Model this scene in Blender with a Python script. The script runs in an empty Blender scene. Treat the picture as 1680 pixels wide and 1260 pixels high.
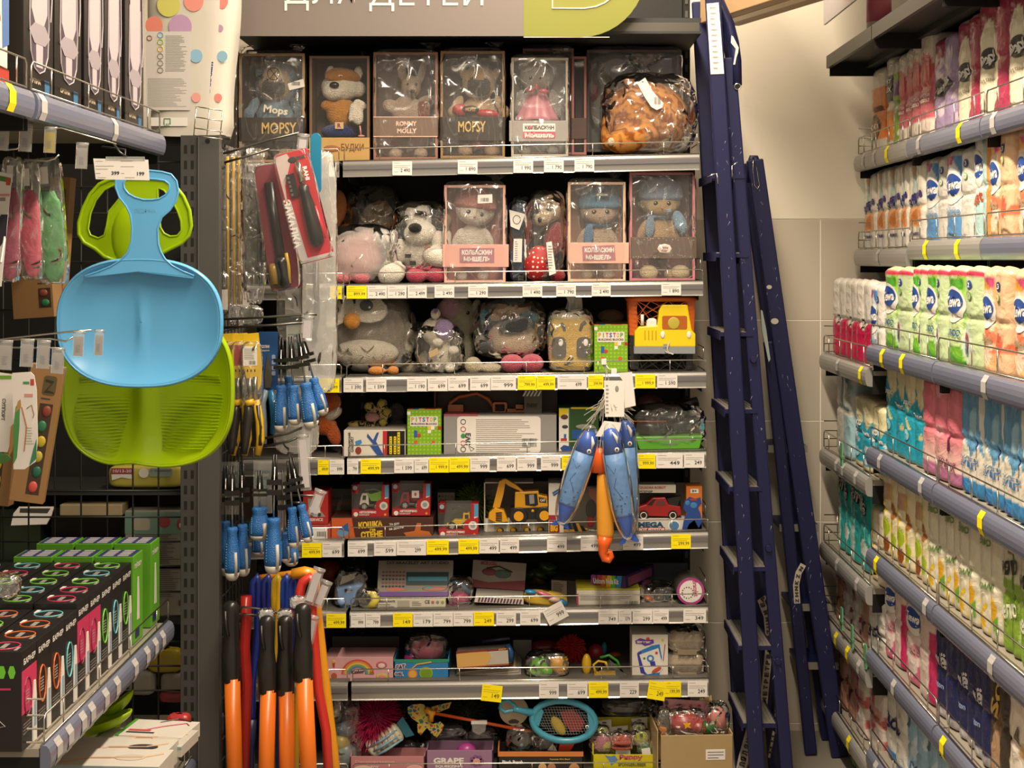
import bpy, bmesh, math, random
from mathutils import Vector, Matrix, noise
SC=bpy.context.scene; COL=SC.collection
# ---------------- camera, world, lights, exposure ----------------
F=2400.; CX=870.; CY=425.; H=1.5          # focal length in px of a 1680 px wide frame, vanishing point, eye height
cam=bpy.data.cameras.new('camera'); cam.sensor_fit='HORIZONTAL'; cam.sensor_width=36; cam.lens=F/1680*36
cam.shift_x=-(CX-840)/1680; cam.shift_y=-(630-CY)/1680; cam.clip_start=.05
co=bpy.data.objects.new('camera',cam); COL.objects.link(co); co.location=(0,0,H); co.rotation_euler=(math.pi/2,0,0)
SC.camera=co
w=bpy.data.worlds.new('world'); SC.world=w; w.use_nodes=True
w.node_tree.nodes['Background'].inputs[0].default_value=(1,.83,.64,1); w.node_tree.nodes['Background'].inputs[1].default_value=.43
SC.view_settings.view_transform='Standard'; SC.view_settings.look='None'; SC.view_settings.gamma=1; SC.view_settings.use_curve_mapping=False
SC.view_settings.exposure=0.35
def area(name,loc,sx,sy,power,rot=(0,0,0),col=(1,.84,.64)):
    l=bpy.data.lights.new(name,'AREA'); l.shape='RECTANGLE'; l.size=sx; l.size_y=sy; l.energy=power; l.color=col
    o=bpy.data.objects.new(name,l); COL.objects.link(o); o.location=loc; o.rotation_euler=rot; return o
area('ceiling_lamp_row',(.15,2.55,3.12),.14,3.3,136)
area('ceiling_lamp_row',(-.75,1.2,3.12),.2,2.0,15)
area('ceiling_lamp_row',(.1,-.6,3.12),1.6,.3,12)
PI=math.pi
def rad(a): return a*PI/180
def P(px,py,Y): return Vector(((px-CX)/F*Y,Y,H-(py-CY)/F*Y))
# ---------------- materials ----------------
def lin(h):
    h=h.lstrip('#'); r=[int(h[i:i+2],16)/255 for i in (0,2,4)]
    return tuple((c/12.92 if c<=.04045 else ((c+.055)/1.055)**2.4) for c in r)+(1,)
MC={}
def mat(h,rough=.55,metal=0.,bump=0.,bs=200.,spec=.5,var=0.,trans=0.,emit=0,sheen=0,kind='noise'):
    k=(h,rough,metal,bump,bs,spec,var,trans,emit,sheen,kind)
    if k in MC: return MC[k]
    m=bpy.data.materials.new('paint_'+h.strip('#')); m.use_nodes=True; nt=m.node_tree; b=nt.nodes['Principled BSDF']
    c=lin(h); b.inputs['Base Color'].default_value=c; b.inputs['Roughness'].default_value=rough
    b.inputs['Metallic'].default_value=metal; b.inputs['Specular IOR Level'].default_value=spec
    b.inputs['Transmission Weight'].default_value=trans
    if sheen: b.inputs['Sheen Weight'].default_value=sheen; b.inputs['Sheen Roughness'].default_value=.4
    if emit: b.inputs['Emission Color'].default_value=c; b.inputs['Emission Strength'].default_value=emit
    if bump or var:
        tc=nt.nodes.new('ShaderNodeTexCoord')
        if kind=='noise':
            n=nt.nodes.new('ShaderNodeTexNoise'); n.inputs['Scale'].default_value=bs; n.inputs['Detail'].default_value=3; out=n.outputs['Fac']
        else:
            n=nt.nodes.new('ShaderNodeTexVoronoi'); n.inputs['Scale'].default_value=bs; out=n.outputs['Distance']
        nt.links.new(tc.outputs['Object'],n.inputs['Vector'])
        if bump:
            bp=nt.nodes.new('ShaderNodeBump'); bp.inputs['Strength'].default_value=bump; bp.inputs['Distance'].default_value=.009 if (sheen and bs>300) else .004
            nt.links.new(out,bp.inputs['Height']); nt.links.new(bp.outputs['Normal'],b.inputs['Normal'])
        if var:
            n2=nt.nodes.new('ShaderNodeTexNoise'); n2.inputs['Scale'].default_value=bs*.25; nt.links.new(tc.outputs['Object'],n2.inputs['Vector'])
            mx=nt.nodes.new('ShaderNodeMix'); mx.data_type='RGBA'
            mx.inputs[6].default_value=tuple(x*(1-var) for x in c[:3])+(1,); mx.inputs[7].default_value=tuple(min(1,x*(1+var)) for x in c[:3])+(1,)
            nt.links.new(n2.outputs['Fac'],mx.inputs[0]); nt.links.new(mx.outputs[2],b.inputs['Base Color'])
    MC[k]=m; return m
def plush(h): return mat(h,.95,bump=1.,bs=330,spec=.08,var=.22,sheen=.3)
def plas(h): return mat(h,.3,spec=.5)
def card(h): return mat(h,.5,bump=.08,bs=90,spec=.35,var=.05)
def prn(h): return mat(h,.45,spec=.4)
def metal(h='#b9b7b0',r=.28): return mat(h,r,metal=1.)
def film(name,haze=.10,gl=.9,tint=(1,1,1,1),scale=34,strength=1.,rough=.12,crease_glint=.0):
    m=bpy.data.materials.new(name); m.use_nodes=True; nt=m.node_tree; nt.nodes.clear()
    o=nt.nodes.new('ShaderNodeOutputMaterial'); tr=nt.nodes.new('ShaderNodeBsdfTransparent'); tr.inputs[0].default_value=tint
    g=nt.nodes.new('ShaderNodeBsdfGlossy'); g.inputs['Roughness'].default_value=rough; g.inputs[0].default_value=(1,1,1,1)
    df=nt.nodes.new('ShaderNodeBsdfTranslucent'); df.inputs[0].default_value=(.9,.9,.88,1)
    d2=nt.nodes.new('ShaderNodeBsdfDiffuse'); d2.inputs[0].default_value=(.9,.9,.88,1)
    ad=nt.nodes.new('ShaderNodeMixShader'); ad.inputs[0].default_value=.6
    nt.links.new(df.outputs[0],ad.inputs[1]); nt.links.new(d2.outputs[0],ad.inputs[2])
    m1=nt.nodes.new('ShaderNodeMixShader'); m1.inputs[0].default_value=haze
    m2=nt.nodes.new('ShaderNodeMixShader')
    tc=nt.nodes.new('ShaderNodeTexCoord'); n=nt.nodes.new('ShaderNodeTexNoise'); n.noise_dimensions='3D'
    try: n.noise_type='RIDGED_MULTIFRACTAL'
    except Exception: pass
    n.inputs['Scale'].default_value=scale; n.inputs['Detail'].default_value=4; n.inputs['Distortion'].default_value=.6
    bp=nt.nodes.new('ShaderNodeBump'); bp.inputs['Strength'].default_value=strength; bp.inputs['Distance'].default_value=.02
    nt.links.new(tc.outputs['Object'],n.inputs['Vector']); nt.links.new(n.outputs['Fac'],bp.inputs['Height'])
    fr=nt.nodes.new('ShaderNodeFresnel'); fr.inputs['IOR'].default_value=1.45
    ma=nt.nodes.new('ShaderNodeMath'); ma.operation='MULTIPLY'; ma.inputs[1].default_value=gl
    nt.links.new(bp.outputs['Normal'],g.inputs['Normal']); nt.links.new(bp.outputs['Normal'],fr.inputs['Normal'])
    nt.links.new(fr.outputs[0],ma.inputs[0]); nt.links.new(ma.outputs[0],m2.inputs[0])
    n2=nt.nodes.new('ShaderNodeTexNoise'); n2.inputs['Scale'].default_value=scale*.55; n2.inputs['Detail'].default_value=3; n2.inputs['Distortion'].default_value=2.2
    mp=nt.nodes.new('ShaderNodeMapping'); mp.inputs['Scale'].default_value=(1.5,1,.7); mp.inputs['Rotation'].default_value=(.3,.5,.4)
    nt.links.new(tc.outputs['Object'],mp.inputs[0]); nt.links.new(mp.outputs[0],n2.inputs['Vector'])
    a1=nt.nodes.new('ShaderNodeMath'); a1.operation='SUBTRACT'; a1.inputs[1].default_value=.5; a2=nt.nodes.new('ShaderNodeMath'); a2.operation='ABSOLUTE'
    mr=nt.nodes.new('ShaderNodeMapRange'); mr.inputs[1].default_value=0; mr.inputs[2].default_value=.016; mr.inputs[3].default_value=crease_glint; mr.inputs[4].default_value=0; a3=nt.nodes.new('ShaderNodeMath'); a3.inputs[1].default_value=haze  # thin white lines: crease whitening that also paints in wrinkle highlights
    nt.links.new(n2.outputs['Fac'],a1.inputs[0]); nt.links.new(a1.outputs[0],a2.inputs[0]); nt.links.new(a2.outputs[0],mr.inputs[0]); nt.links.new(mr.outputs[0],a3.inputs[0]); nt.links.new(a3.outputs[0],m1.inputs[0])
    nt.links.new(tr.outputs[0],m1.inputs[1]); nt.links.new(ad.outputs[0],m1.inputs[2])
    nt.links.new(m1.outputs[0],m2.inputs[1]); nt.links.new(g.outputs[0],m2.inputs[2]); nt.links.new(m2.outputs[0],o.inputs[0])
    return m
FILM=film('cellophane',.06,1.7,scale=24,strength=1.,crease_glint=.17); WRAP=film('box_wrap',.04,1.5,scale=16,strength=1.,crease_glint=.13); PANE=film('clear_pane',.03,.8,scale=6,strength=.25,rough=.08)
MILK=film('milky_bag',.34,1.1,scale=20,strength=1.,rough=.16,crease_glint=.15); TAGP=film('tag_sleeve',.22,1.,scale=10,strength=.2,rough=.1)
BLUEP=mat('#686c80',.22,bump=.12,bs=14,spec=.6); GREYP=mat('#8d8b88',.24,spec=.6)
DARK=mat('#2b2c2c',.5,spec=.4); BLACK=mat('#101010',.6,spec=.3); WIRE=metal('#c9c6bb',.25); BLKW=mat('#151515',.4)
WHITE=prn('#dedad4'); PAPER=mat('#d9d5d1',.7,spec=.2); YEL=mat('#f0dc08',.6,spec=.3); INK=prn('#3a3937'); GREYI=prn('#8d8984')
# ---------------- mesh builder ----------------
TXC={}
def textmesh(s,off=.0):
    k=(s,off)
    if k not in TXC:
        c=bpy.data.curves.new('t','FONT'); c.body=s; c.size=1; c.offset=off; c.resolution_u=2
        o=bpy.data.objects.new('t',c); me=bpy.data.meshes.new_from_object(o)
        v=[(q.co.x,q.co.y) for q in me.vertices]; f=[tuple(p.vertices) for p in me.polygons]
        bpy.data.objects.remove(o); bpy.data.curves.remove(c); bpy.data.meshes.remove(me)
        xs=[q[0] for q in v] or [0,1]; ys=[q[1] for q in v] or [0,1]
        TXC[k]=(v,f,min(xs),min(ys),max(xs),max(ys))
    return TXC[k]
class MB:
    def __init__(s,conv=None): s.v=[];s.f=[];s.mi=[];s.sm=[];s.mats=[];s.conv=conv
    def m(s,m):
        if m not in s.mats: s.mats.append(m)
        return s.mats.index(m)
    def add(s,vs,fs,m,smooth=False):
        n=len(s.v); k=s.m(m); s.v+= [s.conv(*p) for p in vs] if s.conv else [tuple(p) for p in vs]
        for f in fs: s.f.append(tuple(i+n for i in f)); s.mi.append(k); s.sm.append(smooth)
        return s
    def box(s,x0,x1,d0,d1,y0,y1,m):
        vs=[(x,d,y) for x in (x0,x1) for d in (d0,d1) for y in (y0,y1)]
        return s.add(vs,[(0,1,3,2),(4,6,7,5),(0,4,5,1),(2,3,7,6),(0,2,6,4),(1,5,7,3)],m)
    def prism(s,pts,d0,d1,m,smooth=False):
        n=len(pts); vs=[(x,d0,y) for x,y in pts]+[(x,d1,y) for x,y in pts]
        return s.add(vs,[tuple(range(n)),tuple(range(2*n-1,n-1,-1))]+[(i,(i+1)%n,(i+1)%n+n,i+n) for i in range(n)],m,smooth)
    def ring(s,outer,inner,d0,d1,m):   # same count loops
        n=len(outer); vs=[(x,d0,y) for x,y in outer]+[(x,d0,y) for x,y in inner]+[(x,d1,y) for x,y in outer]+[(x,d1,y) for x,y in inner]
        fs=[]
        for i in range(n):
            j=(i+1)%n; fs+=[(i,j,j+n,i+n),(i+2*n,i+3*n,j+3*n,j+2*n),(i,i+2*n,j+2*n,j),(i+n,j+n,j+3*n,i+3*n)]
        return s.add(vs,fs,m)
    def ell(s,x,d,y,rx,rd,ry,m,rot=0,n=16,k=10,rotd=0):
        vs=[];fs=[];ca,sa=math.cos(rad(rot)),math.sin(rad(rot))
        def put(a,b,c): vs.append((x+a*ca-c*sa, d+b, y+a*sa+c*ca))
        put(0,0,-ry)
        for i in range(1,k):
            t=PI*i/k
            for j in range(n):
                u=2*PI*j/n; put(rx*math.sin(t)*math.cos(u),rd*math.sin(t)*math.sin(u),-ry*math.cos(t))
        put(0,0,ry); L=len(vs)-1
        for j in range(n): fs.append((0,1+j,1+(j+1)%n)); fs.append((L,L-n+(j+1)%n,L-n+j))
        for i in range(k-2):
            for j in range(n): a=1+i*n+j; b=1+i*n+(j+1)%n; fs.append((a,a+n,b+n,b))
        return s.add(vs,fs,m,True)
    def tube(s,pts,r,m,n=8,flat=1.,closed=False,caps=True):
        P_=[Vector(p) for p in pts]; L=len(P_); vs=[];fs=[]
        rs=r if isinstance(r,(list,tuple)) else [r]*L
        up=None
        for i in range(L):
            a=P_[i-1] if (i>0 or closed) else P_[i]; b=P_[(i+1)%L] if (i<L-1 or closed) else P_[i]
            t=(b-a); t=t.normalized() if t.length>1e-9 else Vector((0,0,1))
            if up is None:
                up=Vector((0,1,0)) if abs(t.y)<.9 else Vector((1,0,0))
            u=(up-t*up.dot(t)); u=u.normalized() if u.length>1e-6 else t.orthogonal().normalized(); up=u; w_=t.cross(u)
            for j in range(n):
                q=2*PI*j/n; vs.append(tuple(P_[i]+u*math.cos(q)*rs[i]*flat+w_*math.sin(q)*rs[i]))
        R=L if closed else L-1
        for i in range(R):
            k=(i+1)%L
            for j in range(n): fs.append((i*n+j,i*n+(j+1)%n,k*n+(j+1)%n,k*n+j))
        if caps and not closed: fs+= [tuple(range(n)),tuple(range((L-1)*n,L*n))]
        return s.add(vs,fs,m,n>5)
    def lathe(s,x,y0,prof,m,n=20,d=0,flat=1.):   # axis vertical in picture, prof=[(r,dy)]
        vs=[];fs=[]
        for r,dy in prof:
            for j in range(n): q=2*PI*j/n; vs.append((x+r*math.cos(q),d+r*flat*math.sin(q),y0+dy))
        for i in range(len(prof)-1):
            for j in range(n): fs.append((i*n+j,i*n+(j+1)%n,(i+1)*n+(j+1)%n,(i+1)*n+j))
        fs+=[tuple(range(n)),tuple(range((len(prof)-1)*n,len(prof)*n))]
        return s.add(vs,fs,m,True)
    def disc(s,x,y,rx,ry,d0,d1,m,n=24,rot=0):
        ca,sa=math.cos(rad(rot)),math.sin(rad(rot))
        return s.prism([(x+rx*math.cos(2*PI*i/n)*ca-ry*math.sin(2*PI*i/n)*sa,y+rx*math.cos(2*PI*i/n)*sa+ry*math.sin(2*PI*i/n)*ca) for i in range(n)],d0,d1,m)
    def text(s,t,x0,x1,y0,y1,d,m,rot=0,off=.015,fitw=True,bend=None,zs=-1):
        v,f,a,b,c,e=textmesh(t,off)
        if not f: return s
        sx=(x1-x0)/max(c-a,1e-6); sy=(y1-y0)/max(e-b,1e-6)
        cx,cy=(x0+x1)/2,(y0+y1)/2; ca,sa=math.cos(rad(rot)),math.sin(rad(rot)); out=[]
        for X,Y in v:
            u=x0+(X-a)*sx; q=(y1-(Y-b)*sy) if zs<0 else (y0+(Y-b)*sy)
            u-=cx;q-=cy; u,q=u*ca-q*sa+cx,u*sa+q*ca+cy
            out.append((u,d+(bend(u,q) if bend else 0),q))
        return s.add(out,f,m)
    def surf(s,fn,nu,nv,m,smooth=True,closeu=False):
        vs=[fn(i/(nu-(0 if closeu else 1)),j/(nv-1)) for j in range(nv) for i in range(nu)]
        fs=[]
        for j in range(nv-1):
            for i in range(nu if closeu else nu-1): a=j*nu+i; b=j*nu+(i+1)%nu; fs.append((a,b,b+nu,a+nu))
        return s.add(vs,fs,m,smooth)
def rrect(x0,x1,y0,y1,r,n=4):
    p=[]
    for cx,cy,a in ((x1-r,y1-r,0),(x0+r,y1-r,90),(x0+r,y0+r,180),(x1-r,y0+r,270)):
        for i in range(n+1): q=rad(a+90*i/n); p.append((cx+r*math.cos(q),cy+r*math.sin(q)))
    return p
def clean(n): return n
def build(mb,name,parent=None,bev=0,solid=0,vox=0,recalc=True,subs=0):
    me=bpy.data.meshes.new(name); me.from_pydata(mb.v,[],mb.f)
    for m in mb.mats: me.materials.append(m)
    me.polygons.foreach_set('material_index',mb.mi); me.polygons.foreach_set('use_smooth',mb.sm)
    if recalc:
        bm=bmesh.new(); bm.from_mesh(me); bmesh.ops.recalc_face_normals(bm,faces=bm.faces); bm.to_mesh(me); bm.free()
    me.update(); o=bpy.data.objects.new(name,me); COL.objects.link(o)
    if parent is not None: o.parent=parent
    if vox:
        r=o.modifiers.new('r','REMESH'); r.mode='VOXEL'; r.voxel_size=vox; r.use_smooth_shade=True
        q=o.modifiers.new('s','SMOOTH'); q.iterations=5; q.factor=.6
    if solid: q=o.modifiers.new('so','SOLIDIFY'); q.thickness=solid; q.offset=0
    if bev: q=o.modifiers.new('b','BEVEL'); q.width=bev; q.segments=2; q.limit_method='ANGLE'
    if subs: q=o.modifiers.new('ss','SUBSURF'); q.levels=subs; q.render_levels=subs
    return o
class T:
    """A thing: an Empty at a real place; its shapes are drawn in units of one photo pixel at that distance (x right, d away, y down)."""
    def __init__(s,name,label,cat,px,py,Y,group=None,rz=0,ry=0,rx=0,loc=None,metric=False):
        o=bpy.data.objects.new(name,None); COL.objects.link(o); o.empty_display_size=.02
        o.location=loc if loc is not None else P(px,py,Y); o.rotation_euler=(rad(rx),rad(ry),rad(rz)); o['label']=label; o['category']=cat
        if group: o['group']=group
        s.o=o; S=Y/F if not metric else 1
        s.conv=None if metric else (lambda x,d,y:((x-px)*S,d*S,(py-y)*S)); s.S=S
    def mb(s): return MB(s.conv)
    def part(s,mb,name,parent=None,**k): return build(mb,name,parent or s.o,**k)
def tag(o,label,cat,group=None):
    o['label']=label; o['category']=cat
    if group: o['group']=group
    return o
def struct(mb,name,**k):
    o=build(mb,name,**k); o['kind']='structure'; return o
def bagfn(x0,x1,y0,y1,d0,d1,seed,amp,ex=.55,top=None):
    cx,cy,cd=(x0+x1)/2,(y0+y1)/2,(d0+d1)/2; rx,ry,rd=(x1-x0)/2,(y1-y0)/2,(d1-d0)/2
    def pw(a,e): return math.copysign(abs(a)**e,a)
    def fn(u,v):
        t=PI*(.02+.96*v); q=2*PI*u
        sx=pw(math.sin(t),ex)*pw(math.cos(q),ex); sd=pw(math.sin(t),ex)*pw(math.sin(q),ex); sy=-pw(math.cos(t),ex)
        p=Vector((sx*2.2+seed,sd*2.2,sy*2.2)); k=1+amp*(noise.ridged_multi_fractal(p*1.3,1,2.2,4,1,2)-1.1)*.5
        return (cx+rx*sx*k,cd+rd*sd*k,cy+ry*sy*(1+(k-1)*.6))
    return fn
def bag(t,x0,x1,y0,y1,d0,d1,seed=0,amp=.10,m=None,name='plastic_bag',ex=.6,knot=None,parent=None,n=46):
    m=m or FILM; b=t.mb(); b.surf(bagfn(x0,x1,y0,y1,d0,d1,seed,amp,ex),n,int(n*.75),m,True,closeu=True)
    if knot:   # crumpled neck of the bag
        kx,ky,kr,kh=knot; rn=random.Random(seed)
        pts=[(kx+rn.uniform(-.25,.25)*kr*i/3,(d0+d1)/2+rn.uniform(-.3,.3)*kr,ky-kh*i/5) for i in range(6)]
        def fn(u,v):
            i=min(4,int(v*5)); f=v*5-i; c=Vector(pts[i]).lerp(Vector(pts[i+1]),f); q=2*PI*u
            r=kr*(.28+.9*v*v)*(1+.35*math.sin(q*5+v*6+seed))
            return (c.x+r*math.cos(q),c.y+r*.6*math.sin(q),c.z)
        b.surf(fn,30,10,m,True,closeu=True)
    return t.part(b,name,parent,recalc=False)
def ordn(i): return ['first','second','third','fourth','fifth','sixth','seventh','eighth','ninth','tenth','eleventh','twelfth','thirteenth','fourteenth','fifteenth','sixteenth','seventeenth','eighteenth','nineteenth','twentieth'][i] if i<20 else str(i+1)+'th'
# ================= setting =================
WY=4.66
b=MB(); b.box(-2.2,2.2,-1.0,WY,-.02,0,mat('#8a8378',.35,bump=.05,bs=8,var=.08)); struct(b,'floor')
b=MB(); b.box(-2.2,2.2,-1.0,WY,3.3,3.34,mat('#d8d4cc',.8)); struct(b,'ceiling')
tz0=1.5-(360-CY)/F*WY; tw=330/F*WY; thh=165/F*WY
b=MB(); b.box(-2.2,2.2,WY-.0085,WY+.1,0,3.3,mat('#f2ecdf',.8)); wall=struct(b,'wall_back')
b=MB(); b.box(-2.2,2.2,WY-.012,WY,tz0+.002,3.3,mat('#dcd4c2',.75,bump=.12,bs=60)); build(b,'plaster',wall)
tx0=(1345-CX)/F*WY; tile=None; TM=mat('#b9b0a0',.42,bump=.05,bs=12,var=.04)
for r in range(6):
    for c in range(-4,3):
        x0=tx0+c*tw; z1=tz0-r*thh; z0=max(0,z1-thh)
        if x0+tw<-.6 : continue
        if tile is None or r==5:
            bb=MB(); bb.box(.0016,tw-.0016,-.010,0,(z0-z1)+.0016,-.0016,TM); o=build(bb,'tile',wall,bev=.0006)
            if r<5: tile=o
        else: o=tile.copy(); COL.objects.link(o)
        o.location=(x0,WY,z1)
b=MB(); b.box(1.55,1.62,1.0,WY,0,3.3,mat('#aaa398',.8)); struct(b,'wall_right')
b=MB(); b.box(-1.75,-1.68,1.0,WY,0,3.3,mat('#77726a',.8)); struct(b,'wall_left')
# ================= toy rack against the back wall =================
ROW=[ # left x, guard-bottom y, right x, guard-bottom y, guard height, rail height(px)
 (563,264,1147,252,20,26),(571,466,1153,460,18,24),(567,617,1158,609,19,26),(570,750,1158,739,19,27),
 (571,885,1161,871,20,27),(574,1002,1161,994,20,26),(577,1118,1162,1112,20,29),(578,1273,1166,1270,20,28)]
D=4.07
def rowy(r,x):
    a=ROW[r]; return a[1]+(a[3]-a[1])*(x-a[0])/(a[2]-a[0])
N='499,99'
TAGS=[
 [(644,677,0,'2 490'),(751,784,0,'1 890'),(842,875,0,'1 990'),(892,925,0,'1 790'),(942,975,0,'1 790')],
 [(569,603,1,'899,99'),(603,636,0,'2 490'),(636,668,0,'1 290'),(669,701,0,'2 499'),(713,746,0,'2 490'),(768,801,0,'1 290'),(857,890,0,'1 490'),(912,945,0,'1 790'),(970,1002,0,'2 490'),(1084,1117,0,'1 890')],
 [(564,597,0,'1 390'),(601,635,0,'1 599'),(668,701,0,'1 190'),(702,735,0,'699'),(735,769,0,'699'),(771,805,0,'699'),(805,847,0,'999'),(849,880,1,'799,99'),(880,911,1,N),(914,963,0,'699'),(964,990,1,'399,99'),(1041,1075,1,'1 999,9'),(1077,1111,0,'1 590')],
 [(570,589,0,'799'),(592,626,1,N),(647,680,0,'1 599'),(680,704,0,'699'),(704,737,1,'1 999,9'),(737,771,1,N),(771,804,0,'999'),(815,847,0,'699'),(848,881,0,'999'),(887,920,0,'999'),(921,952,1,'999,99'),(1042,1075,1,'999,99'),(1075,1120,0,'449'),(1121,1155,0,'249')],
 [(571,604,0,'699'),(614,651,0,'599'),(651,700,0,'299'),(700,737,1,N),(752,786,1,N),(786,819,0,'499'),(820,852,0,'499'),(897,930,0,'499'),(952,985,0,'499'),(1021,1055,0,'499'),(1100,1133,1,'299,99')],
 [(576,600,0,'999'),(600,625,0,'799'),(645,678,1,'149'),(678,711,0,'179'),(711,744,0,'799'),(744,777,0,'799'),(777,811,1,'249'),(814,847,0,'299'),(853,887,0,'699'),(981,1014,0,'749'),(1014,1036,0,'579'),(1037,1070,0,'299'),(1070,1097,0,'499'),(1120,1158,0,'349')],
 [(790,824,1,'149',6),(884,917,0,'999'),(930,964,0,'699'),(965,998,1,N),(1016,1048,0,'229'),(1062,1092,1,'249',9),(1088,1117,1,'199,99'),(1127,1160,0,'249')],
 []]
LT=[[(540,553,0,'')],[(542,562,1,'899,99')],[(522,558,1,N)],[(522,541,1,N),(541,566,0,'999')],[(496,529,1,N),(529,562,0,'699')],[(536,569,1,N)],[],[]]
names=['top','second','third','fourth','fifth','sixth','seventh','bottom']
RAILM=mat('#a09e9b',.22,metal=.55,bump=.02,bs=5)
def price_tag(t,x0,x1,y0,y1,d,yel,s,tilt=0):
    b=t.mb(); x0+=.4;x1-=.4; cx,cy=(x0+x1)/2,(y0+y1)/2
    if tilt:
        ca,sa=math.cos(rad(tilt)),math.sin(rad(tilt)); R=lambda x,y:(cx+(x-cx)*ca-(y-cy)*sa,cy+(x-cx)*sa+(y-cy)*ca)
    else: R=lambda x,y:(x,y)
    b.prism([R(x0,y0),R(x1,y0),R(x1,y1),R(x0,y1)],d,d+.5,YEL if yel else PAPER)
    o=t.part(b,'price_tag')
    if s:
        b=t.mb(); g=prn('#a09a30') if yel else GREYI; h=y1-y0; w=x1-x0
        for k,(a,c) in enumerate(((.08,.4),(.08,.92),(.08,.8),(.08,.3))):
            yy=y0+h*(.12,.3,.42,.74)[k]; b.prism([R(x0+w*a,yy),R(x0+w*c,yy),R(x0+w*c,yy+.5),R(x0+w*a,yy+.5)],d-.25,d-.2,g)
        if len(s)<=3: tx=(.52,.88)
        elif len(s)<=5: tx=(.42,.9)
        else: tx=(.36,.92)
        if w>45: tx=(.62,.82)
        c0=R((x0+w*(tx[0]+tx[1])/2),y0+h*.64); tww=w*(tx[1]-tx[0])/2
        b.text(s,c0[0]-tww,c0[0]+tww,c0[1]-h*.13,c0[1]+h*.13,d-.3,INK if not yel else prn('#6a6320'),rot=tilt,off=.01)
        t.part(b,'tag_print',o,recalc=False)
    return o
def guard(b,x0,x1,yb,h,d,slope,n,dep=0,rr=1.0):
    yl=lambda x: yb+slope*(x-x0)
    b.tube([(x0,d+dep,yl(x0)-h+2)]+[(x0,d+2,yl(x0)-h+1),(x0+1.5,d,yl(x0)-h),(x1-1.5,d,yl(x1)-h),(x1,d+2,yl(x1)-h+1)]+[(x1,d+dep,yl(x1)-h+2)] if dep else [(x0,d,yl(x0)),(x0,d,yl(x0)-h+3),(x0+3,d,yl(x0)-h),(x1-3,d,yl(x1)-h),(x1,d,yl(x1)-h+3),(x1,d,yl(x1))],rr,WIRE,6)
    b.tube([(x0,d,yl(x0)),(x1,d,yl(x1))],rr,WIRE,6)
    for i in range(n):
        x=x0+(x1-x0)*(i+.5)/n if n>2 else x0+(x1-x0)*(.28+.5*i)
        b.tube([(x,d,yl(x)-h),(x,d,yl(x))],rr*.8,WIRE,6)
RB='#6f6e6c'
def toy_shelf(r,left):
    a=ROW[r]; sl=(a[3]-a[1])/(a[2]-a[0])
    if not left: x0,x1=a[0],a[2]
    else: x0,x1=385,a[0]-6
    yl=lambda x:a[1]+sl*(x-a[0]); xm=(x0+x1)/2
    side='left' if left else 'main'
    t=T('shelf','%s shelf of the %s'%(names[r],'narrow toy rack bay left of the joint, behind the hanging tools' if left else 'wide toy rack bay'),'shelf',xm,yl(xm)+a[5],D,group='shelves of the toy rack')
    b=t.mb(); k=225
    b.prism([(x0,yl(x0)+1),(x1,yl(x1)+1),(x1,yl(x1)+4),(x0,yl(x0)+4)],3,k,mat('#5c5954',.5,bump=.03,bs=30)); t.part(b,'board')
    b=t.mb(); h=a[5]+1
    prof=[(-1,1),(-4,2.5),(-5.5,6),(-5,h*.45),(-3.2,h*.5),(-3,h-2),(-4.5,h),(0,h),(0,1)]
    b.add([(x,d,yl(x)+p) for x in (x0,x1) for d,p in prof],[tuple(range(9)),tuple(range(17,8,-1))]+[(i,(i+1)%9,(i+1)%9+9,i+9) for i in range(9)],RAILM); t.part(b,'price_rail'); b=t.mb(); b.prism([(x0+.5,yl(x0)+h*.30),(x1-.5,yl(x1)+h*.30),(x1-.5,yl(x1)+h*.56),(x0+.5,yl(x0)+h*.56)],-5.9,-3,mat('#6f6d70',.3,metal=.3)); t.part(b,'rail_reflection_band')  # dark strip along the rail paints in its reflection of the dark store
    b=t.mb()
    if left: guard(b,x0+2,x1-1,yl(x0),a[4],-1,sl,3)
    else:
        guard(b,x0+2,x1,yl(x0),a[4],-1,sl,5)
        b.tube([(x1,-1,yl(x1)-a[4]+2),(x1+1,120,yl(x1)-a[4]+2)],1,WIRE,6); b.tube([(x1,-1,yl(x1)),(x1+1,120,yl(x1))],1,WIRE,6)
        b.tube([(x1+1,40,yl(x1)-a[4]),(x1+1,40,yl(x1)-a[4]-18),(x1+1,120,yl(x1)-a[4]-18)],1,WIRE,6)
    t.part(b,'wire_guard')
    for g in (LT if left else TAGS)[r]:
        tl=g[4] if len(g)>4 else 0; xm_=(g[0]+g[1])/2
        price_tag(t,g[0],g[1],yl(xm_)+3+(3 if tl and g[3]=='149' else 0),yl(xm_)+a[5]+(4 if tl else 0),-7-(.8 if tl else 0)-(.5 if g[3]=='199,99' else 0),g[2],g[3],tl)
    if r==5 and not left:
        price_tag(t,893,929,990,1018,-9,0,'999',-28)
    for q in ((x0+6,x0+9),(x1-9,x1-6)): b=t.mb(); b.prism([(q[0],yl(q[0])+4),(q[1],yl(q[1])+4),(q[1],yl(q[1])+a[5]+9),(q[0],yl(q[0])+a[5]-2)],5,198,BLACK); t.part(b,'bracket')
    return t
for r in range(8): toy_shelf(r,False); toy_shelf(r,True)
t=T('shelving_frame','black metal frame and back panels of the toy rack','shelving',780,1310,D)
b=t.mb(); b.box(384,1150,226,232,-60,1305,mat('#15130f',.7)); t.part(b,'back_panel')
for x in (384,566,1142):
    b=t.mb(); b.box(x,x+12,200,226,-60,1305,BLACK)
    for k in range(56): b.box(x+3,x+8,198.5,200.5,-40+k*24,-28+k*24,mat('#3a3733',.5))
    t.part(b,'upright')
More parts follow.
